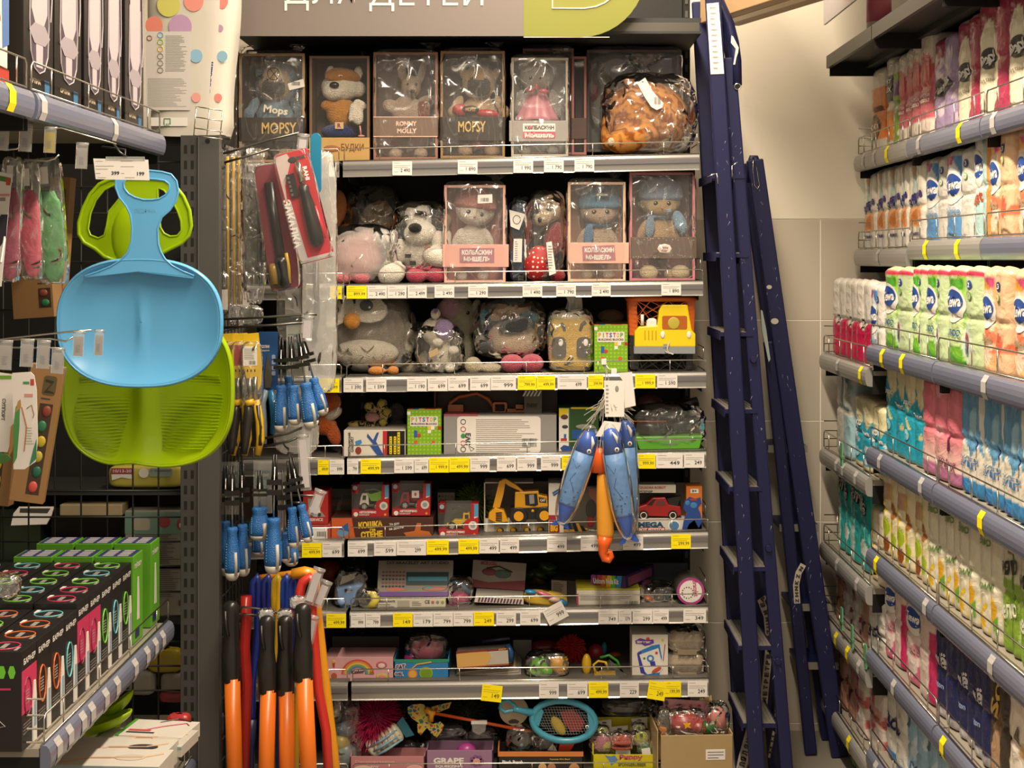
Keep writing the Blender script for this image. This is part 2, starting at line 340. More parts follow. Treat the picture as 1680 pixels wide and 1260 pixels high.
b=t.mb(); b.box(384,1147,-6,0,38,52,mat('#57534c',.35,metal=.6)); b.box(384,1150,-6,225,52,56,DARK); b.box(384,1150,-3,225,30,38,DARK); t.part(b,'top_shelf')
# cut-out end strip of the rack
# header sign
t=T('header_sign','long taupe and lime header sign with cream lettering above the toy rack','sign',720,60,4.0)
b=t.mb(); b.box(386,859,0,6,-75,59,mat('#706762',.5)); t.part(b,'sign_panel')
b=t.mb(); pts=[(859,60),(952,61)]+[(952+108*math.sin(rad(a)), -48+109*math.cos(rad(a))) for a in range(10,91,8)]+[(1060,-75),(859,-75)]
b.prism(pts,-.5,6,mat('#75771e',.5)); b.box(859,1000,-.3,.3,60.5,61.5,WHITE); t.part(b,'lime_panel')
CR=prn('#f4ead6'); b=t.mb(); b.text('ДЛЯ',467,582,-46,17.5,-1,CR,off=-.008); b.text('ДЕТЕЙ',606,793,-48,18.5,-1,CR,off=-.008); t.part(b,'lettering',recalc=False)
b=t.mb(); b.tube([(906,-1,-40),(906,-1,14),(960,-1,14),(978,-1,11),(992,-1,5),(1003,-1,-3),(1012,-1,-20),(1012,-1,-40)],1.2,CR,6); t.part(b,'logo')
b=t.mb()
for x in (480,950): b.tube([(x,3,-70),(x,3,-160)],1,BLKW,6)
t.part(b,'hanger')
# carton on top of the rack
t=T('cardboard_carton','large brown carton lying on top of the toy rack by the wall','carton',0,0,1,loc=P(1213,43,4.3),metric=True,rz=-69)
b=t.mb(); b.box(0,.5,-.13,0,0,.3,card('#a08260')); t.part(b,'carton',bev=.003)
b=t.mb(); b.box(-.001,.501,-.09,-.05,-.001,.301,mat('#c0a37a',.3)); t.part(b,'packing_tape')
# ================= generic window box with plush inside =================
def box_shell(t,x0,x1,y0,y1,dep,fc,inn,band=None,fw=4,name='box',wrap=None):
    b=t.mb(); m=card(fc); mi=card(inn)
    b.box(x0,x1,dep-1.5,dep,y0,y1,mi); b.box(x0,x0+1.5,0,dep,y0,y1,mi); b.box(x1-1.5,x1,0,dep,y0,y1,mi); b.box(x0,x1,0,dep,y0,y0+1.5,mi); b.box(x0,x1,0,dep,y1-1.5,y1,mi)
    t.part(b,'carton_shell')
    b=t.mb(); b.ring([(x0-.3,y0-.3),(x1+.3,y0-.3),(x1+.3,y1+.3),(x0-.3,y1+.3)],[(x0+fw,y0+fw),(x1-fw,y0+fw),(x1-fw,y1-fw),(x0+fw,y1-fw)],-1.2,0,m); t.part(b,'frame',bev=.0008)
    b=t.mb(); b.add([(x0+1,-.4,y0+1),(x1-1,-.4,y0+1),(x1-1,-.4,y1-1),(x0+1,-.4,y1-1)],[(0,1,2,3)],PANE); t.part(b,'window_film',recalc=False)
    if wrap is not None: bag(t,x0-3,x1+3,y0-8,y1+1,-5,dep+3,seed=wrap,amp=.045,m=WRAP,name='cellophane_wrap',ex=.22,knot=(x0+(x1-x0)*.85,y0-6,14,14),n=60)
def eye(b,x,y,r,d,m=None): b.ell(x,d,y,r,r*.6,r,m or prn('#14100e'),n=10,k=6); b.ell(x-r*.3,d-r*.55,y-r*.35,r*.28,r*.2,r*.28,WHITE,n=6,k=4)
def barcode(b,x0,x1,y0,y1,d,m=None):
    rn=random.Random(int(x0*7+y0)); x=x0
    while x<x1-.5:
        w=rn.choice((.4,.6,.9)); b.box(x,min(x+w,x1),d,d+.1,y0,y1,m or INK); x+=w+rn.choice((.5,.8))
def lines(b,x0,x1,y0,y1,n,d,m=None,seed=1,th=.35):
    rn=random.Random(seed)
    for i in range(n):
        y=y0+(y1-y0)*(i+.5)/n; b.box(x0,x0+(x1-x0)*rn.uniform(.65,1),d,d+.1,y-(y1-y0)/n*th/2,y+(y1-y0)/n*th/2,m or GREYI)
VX=.0042
def pug(x0,x1,y0,y1,label,shirt,Y,base,cx,hy,bow=False,txt=None,bent=0,rowi=0):
    t=T('plush_pug',label,'plush toy',cx,base,Y+.03); be=plush('#d9b890'); s=plush(shirt)
    b=t.mb(); b.ell(cx,30,hy,29,24,31,be); t.part(b,'head',vox=VX)
    if not bow: b=t.mb(); b.ell(cx,40,hy-2,37,24,39,s); t.part(b,'hood',vox=VX)
    b=t.mb(); b.ell(cx+1,4,hy+12,20,12,14,plush('#35302b'),rot=8); b.ell(cx-11,5,hy+3,8,8,7,plush('#35302b')); b.ell(cx+13,5,hy+4,7,8,7,plush('#35302b')); t.part(b,'muzzle',vox=VX)
    b=t.mb(); b.ell(cx-25,26,hy-14,8,6,13,s if not bow else be,rot=-25); b.ell(cx+26,26,hy-12,8,6,13,s if not bow else be,rot=25); t.part(b,'ear',vox=VX)
    b=t.mb(); b.ell(cx,32,hy+58,33,26,38,s); t.part(b,'body',vox=VX)
    for q in (-1,1):
        b=t.mb(); b.ell(cx+q*36,24,hy+38,9,9,18,be if bow else s,rot=-q*28); b.ell(cx+q*42,18,hy+50,10,10,11,be); t.part(b,'arm',vox=VX)
        b=t.mb(); b.ell(cx+q*22,10,base-14,14,16,12,be); t.part(b,'foot',vox=VX)
    b=t.mb(); eye(b,cx-11,hy-4,3.2,8); eye(b,cx+12,hy-4,3.2,8); t.part(b,'eyes')
    return t
# Row 1
R0=lambda x:rowy(0,x)
Y1=4.12
tb=T('gift_box','brown gift box corner cut off at the left end of the top toy shelf','toy box',380,262,Y1+.03); box_shell(tb,350,391,90,262,70,'#5b4a3c','#4b3a32',wrap=3)
def band(t,x0,x1,y0,y1,c,dep=0):
    b=t.mb(); b.box(x0-.6,x1+.6,-2.6,-1.3,y0,y1,card(c)); return t.part(b,'label_band',bev=.0006)
GOLD=prn('#c3a25c')
tb=T('gift_box','brown window box with a pug in a light blue hoodie','toy box',446,R0(446),Y1,group='window boxes on the top toy shelf'); box_shell(tb,393,500,88,R0(446),75,'#9a7d58','#3d2a23',wrap=1)
o=band(tb,393,500,193,232,'#2c2622'); b=tb.mb(); b.text('MOPSY',430,487,201,220,-3,GOLD); tb.part(b,'lettering',o,recalc=False)
b=tb.mb(); b.prism([(473,138),(499,130),(501,143),(476,149)],-7.2,-6.8,PAPER); barcode(b,480,494,135,141,-7.5); tb.part(b,'sticker')
b=tb.mb(); b.text('4',421,434,122,131,-7.4,INK); b.tube([(427,-7.3,132),(420,-7.3,120),(434,-7.3,120)],.5,INK,4,closed=True); b.tube([(450+10*math.cos(q*.5),-7.3,122+10*math.sin(q*.5)) for q in range(13)],.5,INK,4); b.tube([(444,-7.3,114),(457,-7.3,130)],.5,INK,4); b.tube([(457,-7.3,114),(444,-7.3,130)],.5,INK,4); tb.part(b,'warning_print')
p=pug(0,0,0,0,'plush pug in a light blue hoodie inside its brown box','#7d9cb4',Y1,R0(446),447,135)
b=p.mb(); b.text('Mops',432,472,174,190,1,prn('#f0e7d0'),rot=8,off=.03); p.part(b,'chest_lettering',recalc=False)
# fox-like dog
tb=T('gift_box','window box with a dog in orange shirt and blue trousers','toy box',557,R0(557),Y1,group='window boxes on the top toy shelf'); box_shell(tb,508,606,92,R0(557),75,'#6a5340','#5c4c3c',wrap=None)
o=band(tb,508,606,226,R0(557),'#b08d55'); b=tb.mb(); b.text('БУДКИ',560,597,236,250,-3,prn('#6b3f1d')); b.ell(545,-2.8,244,14,.4,6,prn('#8e5a34'),n=12,k=5); tb.part(b,'lettering',o,recalc=False)
t=T('plush_dog','white and ginger plush dog in orange shirt and blue trousers','plush toy',557,226,Y1+.03); O=plush('#b97a35'); Wt=plush('#e3dac8')
b=t.mb(); b.ell(556,26,140,34,24,24,Wt); b.ell(544,12,148,18,16,16,Wt); b.ell(585,22,144,14,12,14,Wt); t.part(b,'head',vox=VX)
b=t.mb(); b.ell(560,22,122,32,22,14,O,rot=8); b.ell(548,8,126,18,8,8,plush('#8e5220'),rot=6); t.part(b,'cap',vox=VX)
b=t.mb(); b.ell(539,14,114,6,5,10,Wt,rot=25); b.ell(586,18,117,8,5,12,Wt,rot=-8); t.part(b,'ears',vox=VX)
b=t.mb(); b.ell(549,-4,140,8,5,5.5,plas('#15110f')); t.part(b,'nose'); b=t.mb(); b.ell(558,2,124,5,2,1.6,WHITE,n=8,k=5); b.ell(559,1,125,1.6,2,1.2,INK,n=8,k=5); t.part(b,'eye')
b=t.mb(); b.ell(556,30,182,26,20,28,plush('#c98a3d')); b.ell(536,20,170,14,10,10,plush('#c98a3d'),rot=-15); t.part(b,'shirt',vox=VX)
b=t.mb(); b.ell(554,28,214,32,22,14,plush('#1e2f78')); t.part(b,'trousers',vox=VX)
b=t.mb(); b.box(549,563,4,5,200,211,card('#c9a77a')); b.text('R',553,559,202,209,3.7,prn('#7a2430'),off=.04); t.part(b,'name_patch')
t=T('plush_goose','small white plush goose tucked under the arm of the orange shirted dog','plush toy',585,226,Y1+.02)
b=t.mb(); b.ell(584,6,186,12,8,20,Wt,rot=-15); b.ell(592,5,170,6,5,14,Wt,rot=-60); b.ell(576,3,188,5,4,14,Wt,rot=14); t.part(b,'body',vox=VX)
b=t.mb(); b.tube([(590,4,206),(592,4,222)],1.5,plas('#c98c80'),6); b.ell(593,2,223,6,2,2,plas('#c98c80')); t.part(b,'leg')
# bunny
tb=T('gift_box','pinkish brown window box with a pale long-eared bunny','toy box',665,R0(665),Y1,group='window boxes on the top toy shelf'); box_shell(tb,613,718,86,R0(665),75,'#8a6456','#5e4038',wrap=4)
o=band(tb,613,718,192,225,'#6d5648'); b=tb.mb(); b.text('RONNY',650,684,199,207,-3,prn('#d8b7a2'),off=.04); b.text('MOLLY',652,684,211,219,-3,prn('#d8b7a2'),off=.04); b.text('and',662,670,208,210,-3,prn('#d8b7a2')); b.box(613,718,-3,-2.7,191.5,193,prn('#d0a898')); b.box(613,718,-3,-2.7,223.5,225,prn('#d0a898')); tb.part(b,'lettering',o,recalc=False)
t=T('plush_bunny','pale beige plush bunny with pointed snout inside pinkish box','plush toy',668,R0(668),Y1+.03); B=plush('#bda38b')
b=t.mb(); b.ell(672,26,140,17,18,20,B); b.ell(676,8,147,9,10,8,B); b.ell(656,30,112,8,6,24,B,rot=-14); b.ell(690,30,115,7,6,22,B,rot=12); t.part(b,'head',vox=VX)
b=t.mb(); b.ell(665,30,182,26,20,30,B); b.ell(638,22,172,14,9,12,B,rot=20); b.ell(698,22,160,16,8,6,B,rot=-15); b.ell(648,8,R0(650)-10,12,14,10,B); b.ell(690,8,R0(690)-10,12,14,10,B); t.part(b,'body',vox=VX)
b=t.mb(); eye(b,668,137,2.2,9); eye(b,682,137,2.2,9); b.ell(676,-2,150,4.5,3,3.5,plush('#2b2320')); t.part(b,'face')
b=t.mb(); b.ell(694,20,178,12,6,18,plush('#8a4a38')); t.part(b,'jacket',vox=VX)
# pug 2
tb=T('gift_box','brown window box with a pug wearing a red satin bow','toy box',775,R0(775),Y1,group='window boxes on the top toy shelf'); box_shell(tb,723,828,84,R0(775),75,'#8a6d49','#4a362c',wrap=6)
o=band(tb,723,828,192,231,'#2f2925'); b=tb.mb(); b.text('MOPSY',752,797,199,217,-3,GOLD); tb.part(b,'lettering',o,recalc=False)
p=pug(0,0,0,0,'beige plush pug with a red satin bow inside its box','#c9a880',Y1,R0(785),785,132,bow=True)
b=p.mb(); b.ell(755,4,180,13,6,10,mat('#a8282c',.25),rot=15); b.ell(800,4,186,20,6,7,mat('#a8282c',.25),rot=5); b.ell(784,0,R0(784)-22,15,6,6,mat('#a8282c',.25)); p.part(b,'bow')
b=p.mb(); b.ell(772,-1,180,14,4,7,plas('#1c1512')); b.text('MOPSY',764,781,177,183,-5.5,GOLD); p.part(b,'badge')
# grey cat
tb=T('gift_box','mauve box standing behind the silver boxed grey cat','toy box',905,R0(905),Y1+.10,group='window boxes on the top toy shelf'); box_shell(tb,858,941,80,R0(905)-3,60,'#8a5a58','#3d2524',wrap=8)
tb=T('gift_box','narrow mauve box squeezed in right of the silver boxed grey cat','toy box',950,R0(950),Y1+.07,group='window boxes on the top toy shelf'); box_shell(tb,938,962,93,R0(950)-2,70,'#8a5a58','#3d2524',wrap=None); band(tb,938,962,194,228,'#4a3a34')
tb=T('gift_box','silver grey window box with a grey cat in pink dress','toy box',887,R0(887),Y1-.01,group='window boxes on the top toy shelf'); box_shell(tb,839,932,95,R0(887),65,'#a09a90','#6c655c',wrap=9)
o=band(tb,836,931,198,232,'#8f8b86'); b=tb.mb(); b.box(858,911,-3.1,-2.8,203,216,WHITE); b.box(858,911,-3.1,-2.8,216,227,prn('#b04c60')); b.text('КОЛБАСКИН',861,909,206,213,-3.4,INK,off=.05); b.text('Мышель',861,909,218,226,-3.4,WHITE,off=.05); b.ell(870,-3.2,209,3.4,.3,3.4,prn('#c85a70'),n=10,k=4); tb.part(b,'lettering',o)
t=T('plush_cat','light grey plush cat in a shiny pink dress','plush toy',880,R0(880),Y1+.02); G=plush('#a5a098')
b=t.mb(); b.ell(881,26,122,30,24,26,G); b.ell(905,26,102,8,6,10,G,rot=20); b.ell(857,26,103,8,6,10,G,rot=-20); t.part(b,'head',vox=VX)
b=t.mb(); b.ell(880,30,165,20,16,30,G); b.ell(852,22,165,8,8,22,G,rot=12); b.ell(912,22,168,9,8,26,G,rot=-14); b.ell(861,6,R0(861)-11,12,15,10,G); b.ell(907,6,R0(907)-11,12,15,10,G); t.part(b,'body',vox=VX)
b=t.mb()
def sk(u,v):
    q=2*PI*u; r=(15+22*v)*(1+.05*v*math.sin(q*11)); return (881+r*math.cos(q),26+r*.62*math.sin(q),150+46*v+1.2*math.sin(q*5)*v)
b.surf(sk,66,8,mat('#c9808e',.35,sheen=.4),closeu=True); t.part(b,'dress',solid=.001)
b=t.mb(); b.ell(870,2,147,7,3,4,mat('#b04555',.3),rot=-10); b.ell(892,2,149,9,3,4,mat('#b04555',.3),rot=8); b.ell(880,0,142,3,3,6,mat('#b04555',.3)); t.part(b,'bow')
b=t.mb(); eye(b,871,127,3.2,5); eye(b,886,127,3.2,5); b.tube([(866,6,117),(870,5,116)],.4,INK,4); b.tube([(884,5,116),(888,6,117)],.4,INK,4); t.part(b,'eyes')
# dim boxed toys behind ginger cat
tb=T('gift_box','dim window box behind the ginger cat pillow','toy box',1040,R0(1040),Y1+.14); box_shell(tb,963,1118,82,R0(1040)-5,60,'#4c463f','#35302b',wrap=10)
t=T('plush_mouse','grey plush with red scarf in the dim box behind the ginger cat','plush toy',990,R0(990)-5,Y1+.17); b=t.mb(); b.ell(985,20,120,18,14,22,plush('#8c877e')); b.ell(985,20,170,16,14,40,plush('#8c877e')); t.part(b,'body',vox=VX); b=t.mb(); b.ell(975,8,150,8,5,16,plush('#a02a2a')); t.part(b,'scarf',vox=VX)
# ginger cat pillow
t=T('plush_cat','round ginger striped cat pillow in a crinkled clear bag','plush toy',1065,R0(1065),Y1+.0)
GM=bpy.data.materials.new('ginger_fur'); GM.use_nodes=True; nt=GM.node_tree; bs=nt.nodes['Principled BSDF']; bs.inputs['Roughness'].default_value=.9; bs.inputs['Specular IOR Level'].default_value=.15
tc=nt.nodes.new('ShaderNodeTexCoord'); wv=nt.nodes.new('ShaderNodeTexWave'); wv.inputs['Scale'].default_value=11; wv.inputs['Distortion'].default_value=9; wv.inputs['Detail'].default_value=5; wv.inputs['Detail Scale'].default_value=2.5; wv.bands_direction='DIAGONAL'
rp=nt.nodes.new('ShaderNodeValToRGB'); rp.color_ramp.elements[0].color=lin('#7a4218'); rp.color_ramp.elements[0].position=.0; rp.color_ramp.elements[1].color=lin('#b27a3c'); rp.color_ramp.elements[1].position=.8
nt.links.new(tc.outputs['Object'],wv.inputs['Vector']); nt.links.new(wv.outputs['Fac'],rp.inputs[0]); nt.links.new(rp.outputs[0],bs.inputs['Base Color'])
b=t.mb(); b.ell(1066,62,188,72,58,62,GM,rot=10,n=28,k=18); b.ell(1040,22,224,48,24,24,GM,rot=-15,n=20,k=12); t.part(b,'body',vox=VX)
b=t.mb(); b.ell(998,30,205,10,14,40,GM,rot=8); b.ell(1010,25,236,24,14,12,GM,rot=18); t.part(b,'tail',vox=VX)
b=t.mb(); b.ell(1003,8,232,6,6,7,plush('#d6c6a8')); t.part(b,'tail_tip')
b=t.mb(); b.ell(1034,30,130,9,7,14,GM,rot=-20); b.ell(1000,44,150,8,7,12,GM,rot=-20); t.part(b,'ears',vox=VX)
bag(t,988,1148,114,R0(1065)-1,-2,122,seed=12,amp=.16,knot=(1060,116,26,34))
b=t.mb(); b.prism([(1045,137),(1058,128),(1070,150),(1088,170),(1086,177),(1077,181),(1068,176),(1056,158)],-6,-5.2,WHITE); barcode(b,1073,1083,160,172,-6.4); b.ell(1054,-6.1,135,1.2,.3,1.2,INK,n=8,k=4); t.part(b,'swing_tag')
# ================= second toy shelf =================
R1=lambda x:rowy(1,x)
t=T('plush_fish','orange plush partly hidden behind the hanging bags on second toy shelf','plush toy',545,R1(545),4.28)
b=t.mb(); b.ell(545,10,345,22,24,36,plush('#c9772e'),rot=15); b.ell(530,20,400,30,26,60,plush('#b98a6a')); t.part(b,'body',vox=VX)
t=T('plush_cat','tan plush with round ears in a bag behind the pink plush','plush toy',620,R1(620),4.34)
b=t.mb(); b.ell(620,10,375,34,26,45,plush('#a98a55')); b.ell(626,6,338,12,8,12,plush('#a98a55')); b.ell(618,20,430,30,22,30,plush('#a98a55')); t.part(b,'body',vox=VX)
bag(t,560,665,305,R1(620)-1,-25,70,seed=3,amp=.2)
t=T('plush_pig','pink plush with white paw in a milky bag beside the spotted dog','plush toy',590,R1(590),4.13)
PK=plush('#d9a3a0'); b=t.mb(); b.ell(578,40,425,46,38,42,PK,rot=-14); b.ell(600,36,395,26,24,20,PK); t.part(b,'body',vox=VX)
b=t.mb(); b.ell(622,26,388,20,16,13,plush('#e6ddd0'),rot=8); t.part(b,'paw',vox=VX)
b=t.mb()
for x in (560,592): b.ell(x,12,R1(x)-9,16,14,10,plush('#c9707a'))
t.part(b,'feet',vox=VX)
bag(t,536,645,366,R1(590)-1,-2,86,seed=5,amp=.14,m=MILK)
t=T('plush_dog','white plush dog with black ears and eye patch sitting on second toy shelf','plush toy',690,R1(690),4.13)
Wd=plush('#e4ddcf'); Bk=plush('#1c1b1a')
b=t.mb(); b.ell(684,30,357,24,22,28,Wd,rot=-8); b.ell(688,14,382,28,24,20,Wd,rot=-6); t.part(b,'head',vox=VX)
b=t.mb(); b.ell(650,26,362,9,10,28,Bk,rot=14); b.ell(646,24,382,9,8,14,Bk); b.ell(716,28,357,12,10,26,Bk,rot=-22); b.ell(724,28,376,9,8,14,Bk); t.part(b,'ear',vox=VX)
b=t.mb(); b.prism([(679,352),(683,345),(699,347),(700,355),(690,354)],5,9,Bk); b.ell(667,10,354,3,2,1.5,Bk); b.ell(682,-12,374,11,6,8,plush('#262422')); t.part(b,'face')
b=t.mb(); b.ell(686,36,415,32,26,34,Wd); b.ell(652,22,414,13,14,24,Wd,rot=10); b.ell(722,16,396,16,15,20,Wd,rot=-35); b.ell(718,4,422,26,18,17,Wd,rot=15); b.ell(642,8,450,24,18,18,Wd,rot=-20); t.part(b,'body',vox=VX)
b=t.mb(); b.box(664,674,3,7,417,423,Bk); b.box(672,682,3,7,428,435,Bk); b.prism([(695,406),(705,401),(707,404),(697,410)],-2,6,card('#8a5a4c')); t.part(b,'spots')
bag(t,638,740,328,R1(690)-14,-12,90,seed=7,amp=.12)
t=T('plush_pig','two round pink feet of a plush under the spotted dog','plush toy',700,R1(700),4.12)
b=t.mb()
for x in (682,716): b.ell(x,12,R1(x)-13,18,15,14,plush('#c04a62'))
t.part(b,'feet',vox=VX)
def hatdoll(label,cx,top,base,Y,fc,hat,body,tilt=0,scarf=None,sz=1.,d0=.03):
    t=T('plush_cat',label,'plush toy',cx,base,Y+d0)
    hy=top+38*sz; f=plush(fc)
    b=t.mb(); b.ell(cx+4,26,hy,34*sz,22,28*sz,f,rot=tilt); b.ell(cx+4,10,hy+10*sz,26*sz,14,14*sz,f,rot=tilt); t.part(b,'head',vox=VX)
    b=t.mb(); b.ell(cx+4,27,hy-12*sz,37*sz,24,28*sz,plush(hat),rot=tilt); b.ell(cx+5,18,hy-6*sz,37*sz,21,8*sz,plush(hat),rot=tilt); t.part(b,'hat',vox=VX)
    b=t.mb(); b.ell(cx,30,hy+55*sz,23*sz,20,34*sz,plush(body)); b.ell(cx-25*sz,22,hy+48*sz,8,8,20*sz,plush(body),rot=24); b.ell(cx+25*sz,22,hy+48*sz,8,8,20*sz,plush(body),rot=-24)
    for q in (-1,1): b.ell(cx+q*18*sz,8,base-10,11,14,9,plush(body))
    t.part(b,'body',vox=VX)
    b=t.mb(); eye(b,cx-6,hy+5*sz,4,-1); eye(b,cx+15,hy+(5+tilt*.5)*sz,4,-1); b.ell(cx+4,-4,hy+13*sz,2.4,2,1.6,plush('#c08078')); t.part(b,'face')
    if scarf:
        b=t.mb(); b.ell(cx+2,24,hy+25*sz,24*sz,18,6,plush(scarf)); b.ell(cx-15*sz,6,hy+43*sz,9,5,20,plush(scarf),rot=4); t.part(b,'scarf',vox=VX)
    return t
tb=T('gift_box','pink window box with a white plush in a pink hat','toy box',780,R1(780),4.11); box_shell(tb,729,829,304,R1(780),72,'#d8a99c','#a86a62',wrap=14)
o=band(tb,727,834,401,438,'#cf9c90'); b=tb.mb(); b.box(754,811,-3.1,-2.8,407,431,prn('#9c6a78')); b.text('КОЛБАСКИН',758,807,410,418,-3.4,WHITE,off=.04); b.text('МЫШЕЛЬ',761,804,421,429,-3.4,WHITE,off=.04); tb.part(b,'lettering',o)
b=tb.mb(); b.prism([(784,320),(808,319),(808,333),(784,334)],-7.5,-7,PAPER); barcode(b,789,803,325,331,-7.8); tb.part(b,'sticker')
hatdoll('white plush with tilted pink hat inside the pink box',775,305,R1(775),4.11,'#e3dbcf','#c98980','#ded5c8',tilt=8)
t=T('plush_doll','blue and peach plush in a bag with round printed tag','plush toy',853,R1(853),4.2)
b=t.mb(); b.ell(852,20,345,20,16,22,plush('#2c5a85')); b.ell(848,12,375,15,14,14,plush('#c9a183')); b.ell(852,24,425,20,16,34,plush('#34506e')); b.ell(846,2,R1(846)-14,10,10,13,plush('#b9a88a')); t.part(b,'body',vox=VX)
bag(t,834,875,322,R1(853)-1,-20,45,seed=21,amp=.2)
b=t.mb(); b.prism([(836,345),(862,352),(852,378),(838,372)],-23,-22,WHITE); b.tube([(848+6*math.cos(i*.5),-23.5,361+7*math.sin(i*.5)) for i in range(13)],.5,INK,4); b.prism([(843,392),(857,392),(856,430),(842,430)],-23,-22,PAPER); lines(b,845,850,395,428,9,-23.4); t.part(b,'swing_tag')
t=T('plush_mouse','long-snouted plush in red polka-dot skirt and red jacket','plush toy',897,R1(897),4.12)
b=t.mb(); b.ell(906,26,338,21,20,28,plush('#b8a083'),rot=22); b.ell(892,10,357,17,14,12,plush('#d0c2ab'),rot=-30); t.part(b,'head',vox=VX)
b=t.mb(); b.ell(912,30,322,15,18,8,plush('#8a1a20')); t.part(b,'hat',vox=VX)
b=t.mb(); b.ell(910,30,392,18,18,30,plush('#8a1822'),rot=12); b.ell(915,14,R1(910)-10,14,12,11,plush('#a01c24')); t.part(b,'jacket',vox=VX)
PD=bpy.data.materials.new('polka_red'); PD.use_nodes=True; nt=PD.node_tree; bs=nt.nodes['Principled BSDF']; bs.inputs['Roughness'].default_value=.7
tc=nt.nodes.new('ShaderNodeTexCoord'); vo=nt.nodes.new('ShaderNodeTexVoronoi'); vo.inputs['Scale'].default_value=75; vo.inputs['Randomness'].default_value=.35; rp=nt.nodes.new('ShaderNodeValToRGB'); rp.color_ramp.interpolation='CONSTANT'; rp.color_ramp.elements[0].color=lin('#e8dccb'); rp.color_ramp.elements[1].color=lin('#a81c1e'); rp.color_ramp.elements[1].position=.26
nt.links.new(tc.outputs['Object'],vo.inputs['Vector']); nt.links.new(vo.outputs['Distance'],rp.inputs[0]); nt.links.new(rp.outputs[0],bs.inputs['Base Color'])
b=t.mb(); b.ell(882,14,432,22,22,30,PD,rot=12,n=24,k=14); t.part(b,'skirt',vox=VX)
b=t.mb(); eye(b,901,343,5,6,prn('#24401c')); b.tube([(897,5,333),(901,4,331),(907,5,334)],.8,INK,4); b.ell(886,-4,361,4,3,5,INK); t.part(b,'face')
b=t.mb(); b.prism([(896,398),(905,396),(912,448),(901,452)],-11,-10,PAPER); lines(b,899,907,402,446,10,-11.4); t.part(b,'swing_tag')
bag(t,860,930,312,R1(897)-1,-7,66,seed=23,amp=.16)
tb=T('gift_box','cream window box with a cat in blue beanie and scarf','toy box',979,R1(979),4.11); box_shell(tb,932,1026,299,R1(979),72,'#d3b59a','#a07560',wrap=16)
o=band(tb,934,1031,398,432,'#d3a594'); b=tb.mb(); b.prism([(955,404),(1008,402),(1010,427),(956,428)],-3.1,-2.8,prn('#a06a72')); b.text('КОЛБАСКИН',959,1007,406,414,-3.4,WHITE,off=.04); b.text('МЫШЕЛЬ',961,1003,418,426,-3.4,WHITE,off=.04); tb.part(b,'lettering',o)
t=hatdoll('beige plush cat in a light blue beanie and blue scarf',981,305,R1(981),4.11,'#b59c88','#5d92b4','#bda790',scarf='#4f80a8')
b=t.mb(); b.box(977,999,-6,-4,316,323,prn('#31343c')); b.text('БЭЙСИК',979,997,317.5,321.5,-6.5,WHITE,off=.03); t.part(b,'hat_patch')
tb=T('gift_box','rosy window box with a plush bear in light blue knitted hat','toy box',1087,R1(1087),4.11); box_shell(tb,1033,1140,283,R1(1087),72,'#b9727c','#6c3d3c',wrap=18)
o=band(tb,1035,1142,389,424,'#5a4c42'); b=tb.mb(); b.ell(1090,-2.8,408,12,.4,8,prn('#e3cfc4'),n=20,k=4); b.text('Little',1084,1096,404,408,-3.5,prn('#7a5a5a')); b.text('Bear',1085,1095,409,413,-3.5,prn('#7a5a5a'))
rn=random.Random(4)
for i in range(40): x=rn.uniform(1038,1138); y=rn.choice((rn.uniform(390,396),rn.uniform(417,423))); b.box(x,x+1,-2.9,-2.6,y,y+1,prn('#c9b49a'))
tb.part(b,'lettering',o)
t=hatdoll('cream plush bear in a light blue knitted hat and blue mitten',1082,290,R1(1082),4.11,'#c2a676','#8ba2bd','#c9a67c',scarf='#7f9bb8',sz=1.02)
b=t.mb(); b.ell(1096,-6,346,6,3,5,plush('#7fa6c4')); b.ell(1116,6,365,11,10,22,plush('#86a4c0'),rot=-20); t.part(b,'nose_and_mitten',vox=VX)
b=t.mb()
for x in (1064,1116): b.ell(x,-3,R1(x)-13,16,14,14,plush('#cdb98f'))
t.part(b,'feet',vox=VX)
# ================= third toy shelf =================
R2=lambda x:rowy(2,x)
t=T('plush_owl','large grey owl pillow with white eye discs and orange beak','plush toy',600,R2(600),4.13)
OW=plush('#8f867a'); b=t.mb(); b.ell(600,60,548,84,52,68,OW,n=28,k=18); b.ell(560,60,545,60,50,66,OW,n=28,k=18); b.ell(612,56,582,64,48,34,OW); t.part(b,'body',vox=.006)
b=t.mb(); b.prism([(534+0,500),(546,486),(562,484),(572,490),(582,483),(600,480),(622,488),(634,500),(636,514),(626,526),(608,530),(592,528),(578,520),(566,528),(550,536),(536,538)],-6,14,plush('#ddd5c6')); t.part(b,'eye_discs',bev=.004)
b=t.mb(); b.disc(602,501,11,9,-8,-5.5,prn('#4a4a48'),n=20); b.disc(548,508,9,9,-8,-5.5,prn('#4a4a48'),n=20); b.ell(607,-8,504,2,1,2,WHITE); b.box(601,610,-8,-7.6,494,495,INK)
for k in range(4): b.tube([(604+k*3,-8,493-0),(606+k*4,-8,489)],.5,INK,4)
t.part(b,'pupil')
b=t.mb(); b.ell(578,-6,526,14,12,14,plush('#d8923a'),n=20,k=12); t.part(b,'beak')
b=t.mb(); b.ell(598,16,580,56,22,24,plush('#c9c0b0'),n=26,k=14); t.part(b,'belly',vox=.006)
b=t.mb()
for x,y in ((562,577),(603,573),(586,590),(622,588)): b.tube([(x-10,-5.5,y-4),(x-2,-7,y+3),(x+2,-7,y+3),(x+11,-5.5,y-6)],.8,prn('#6b6355'),5)
t.part(b,'stitching')
b=t.mb(); b.ell(618,-2,R2(618)-8,15,12,8,plush('#d0863a')); b.ell(645,0,R2(645)-8,10,11,8,plush('#d0863a')); t.part(b,'feet',vox=VX)
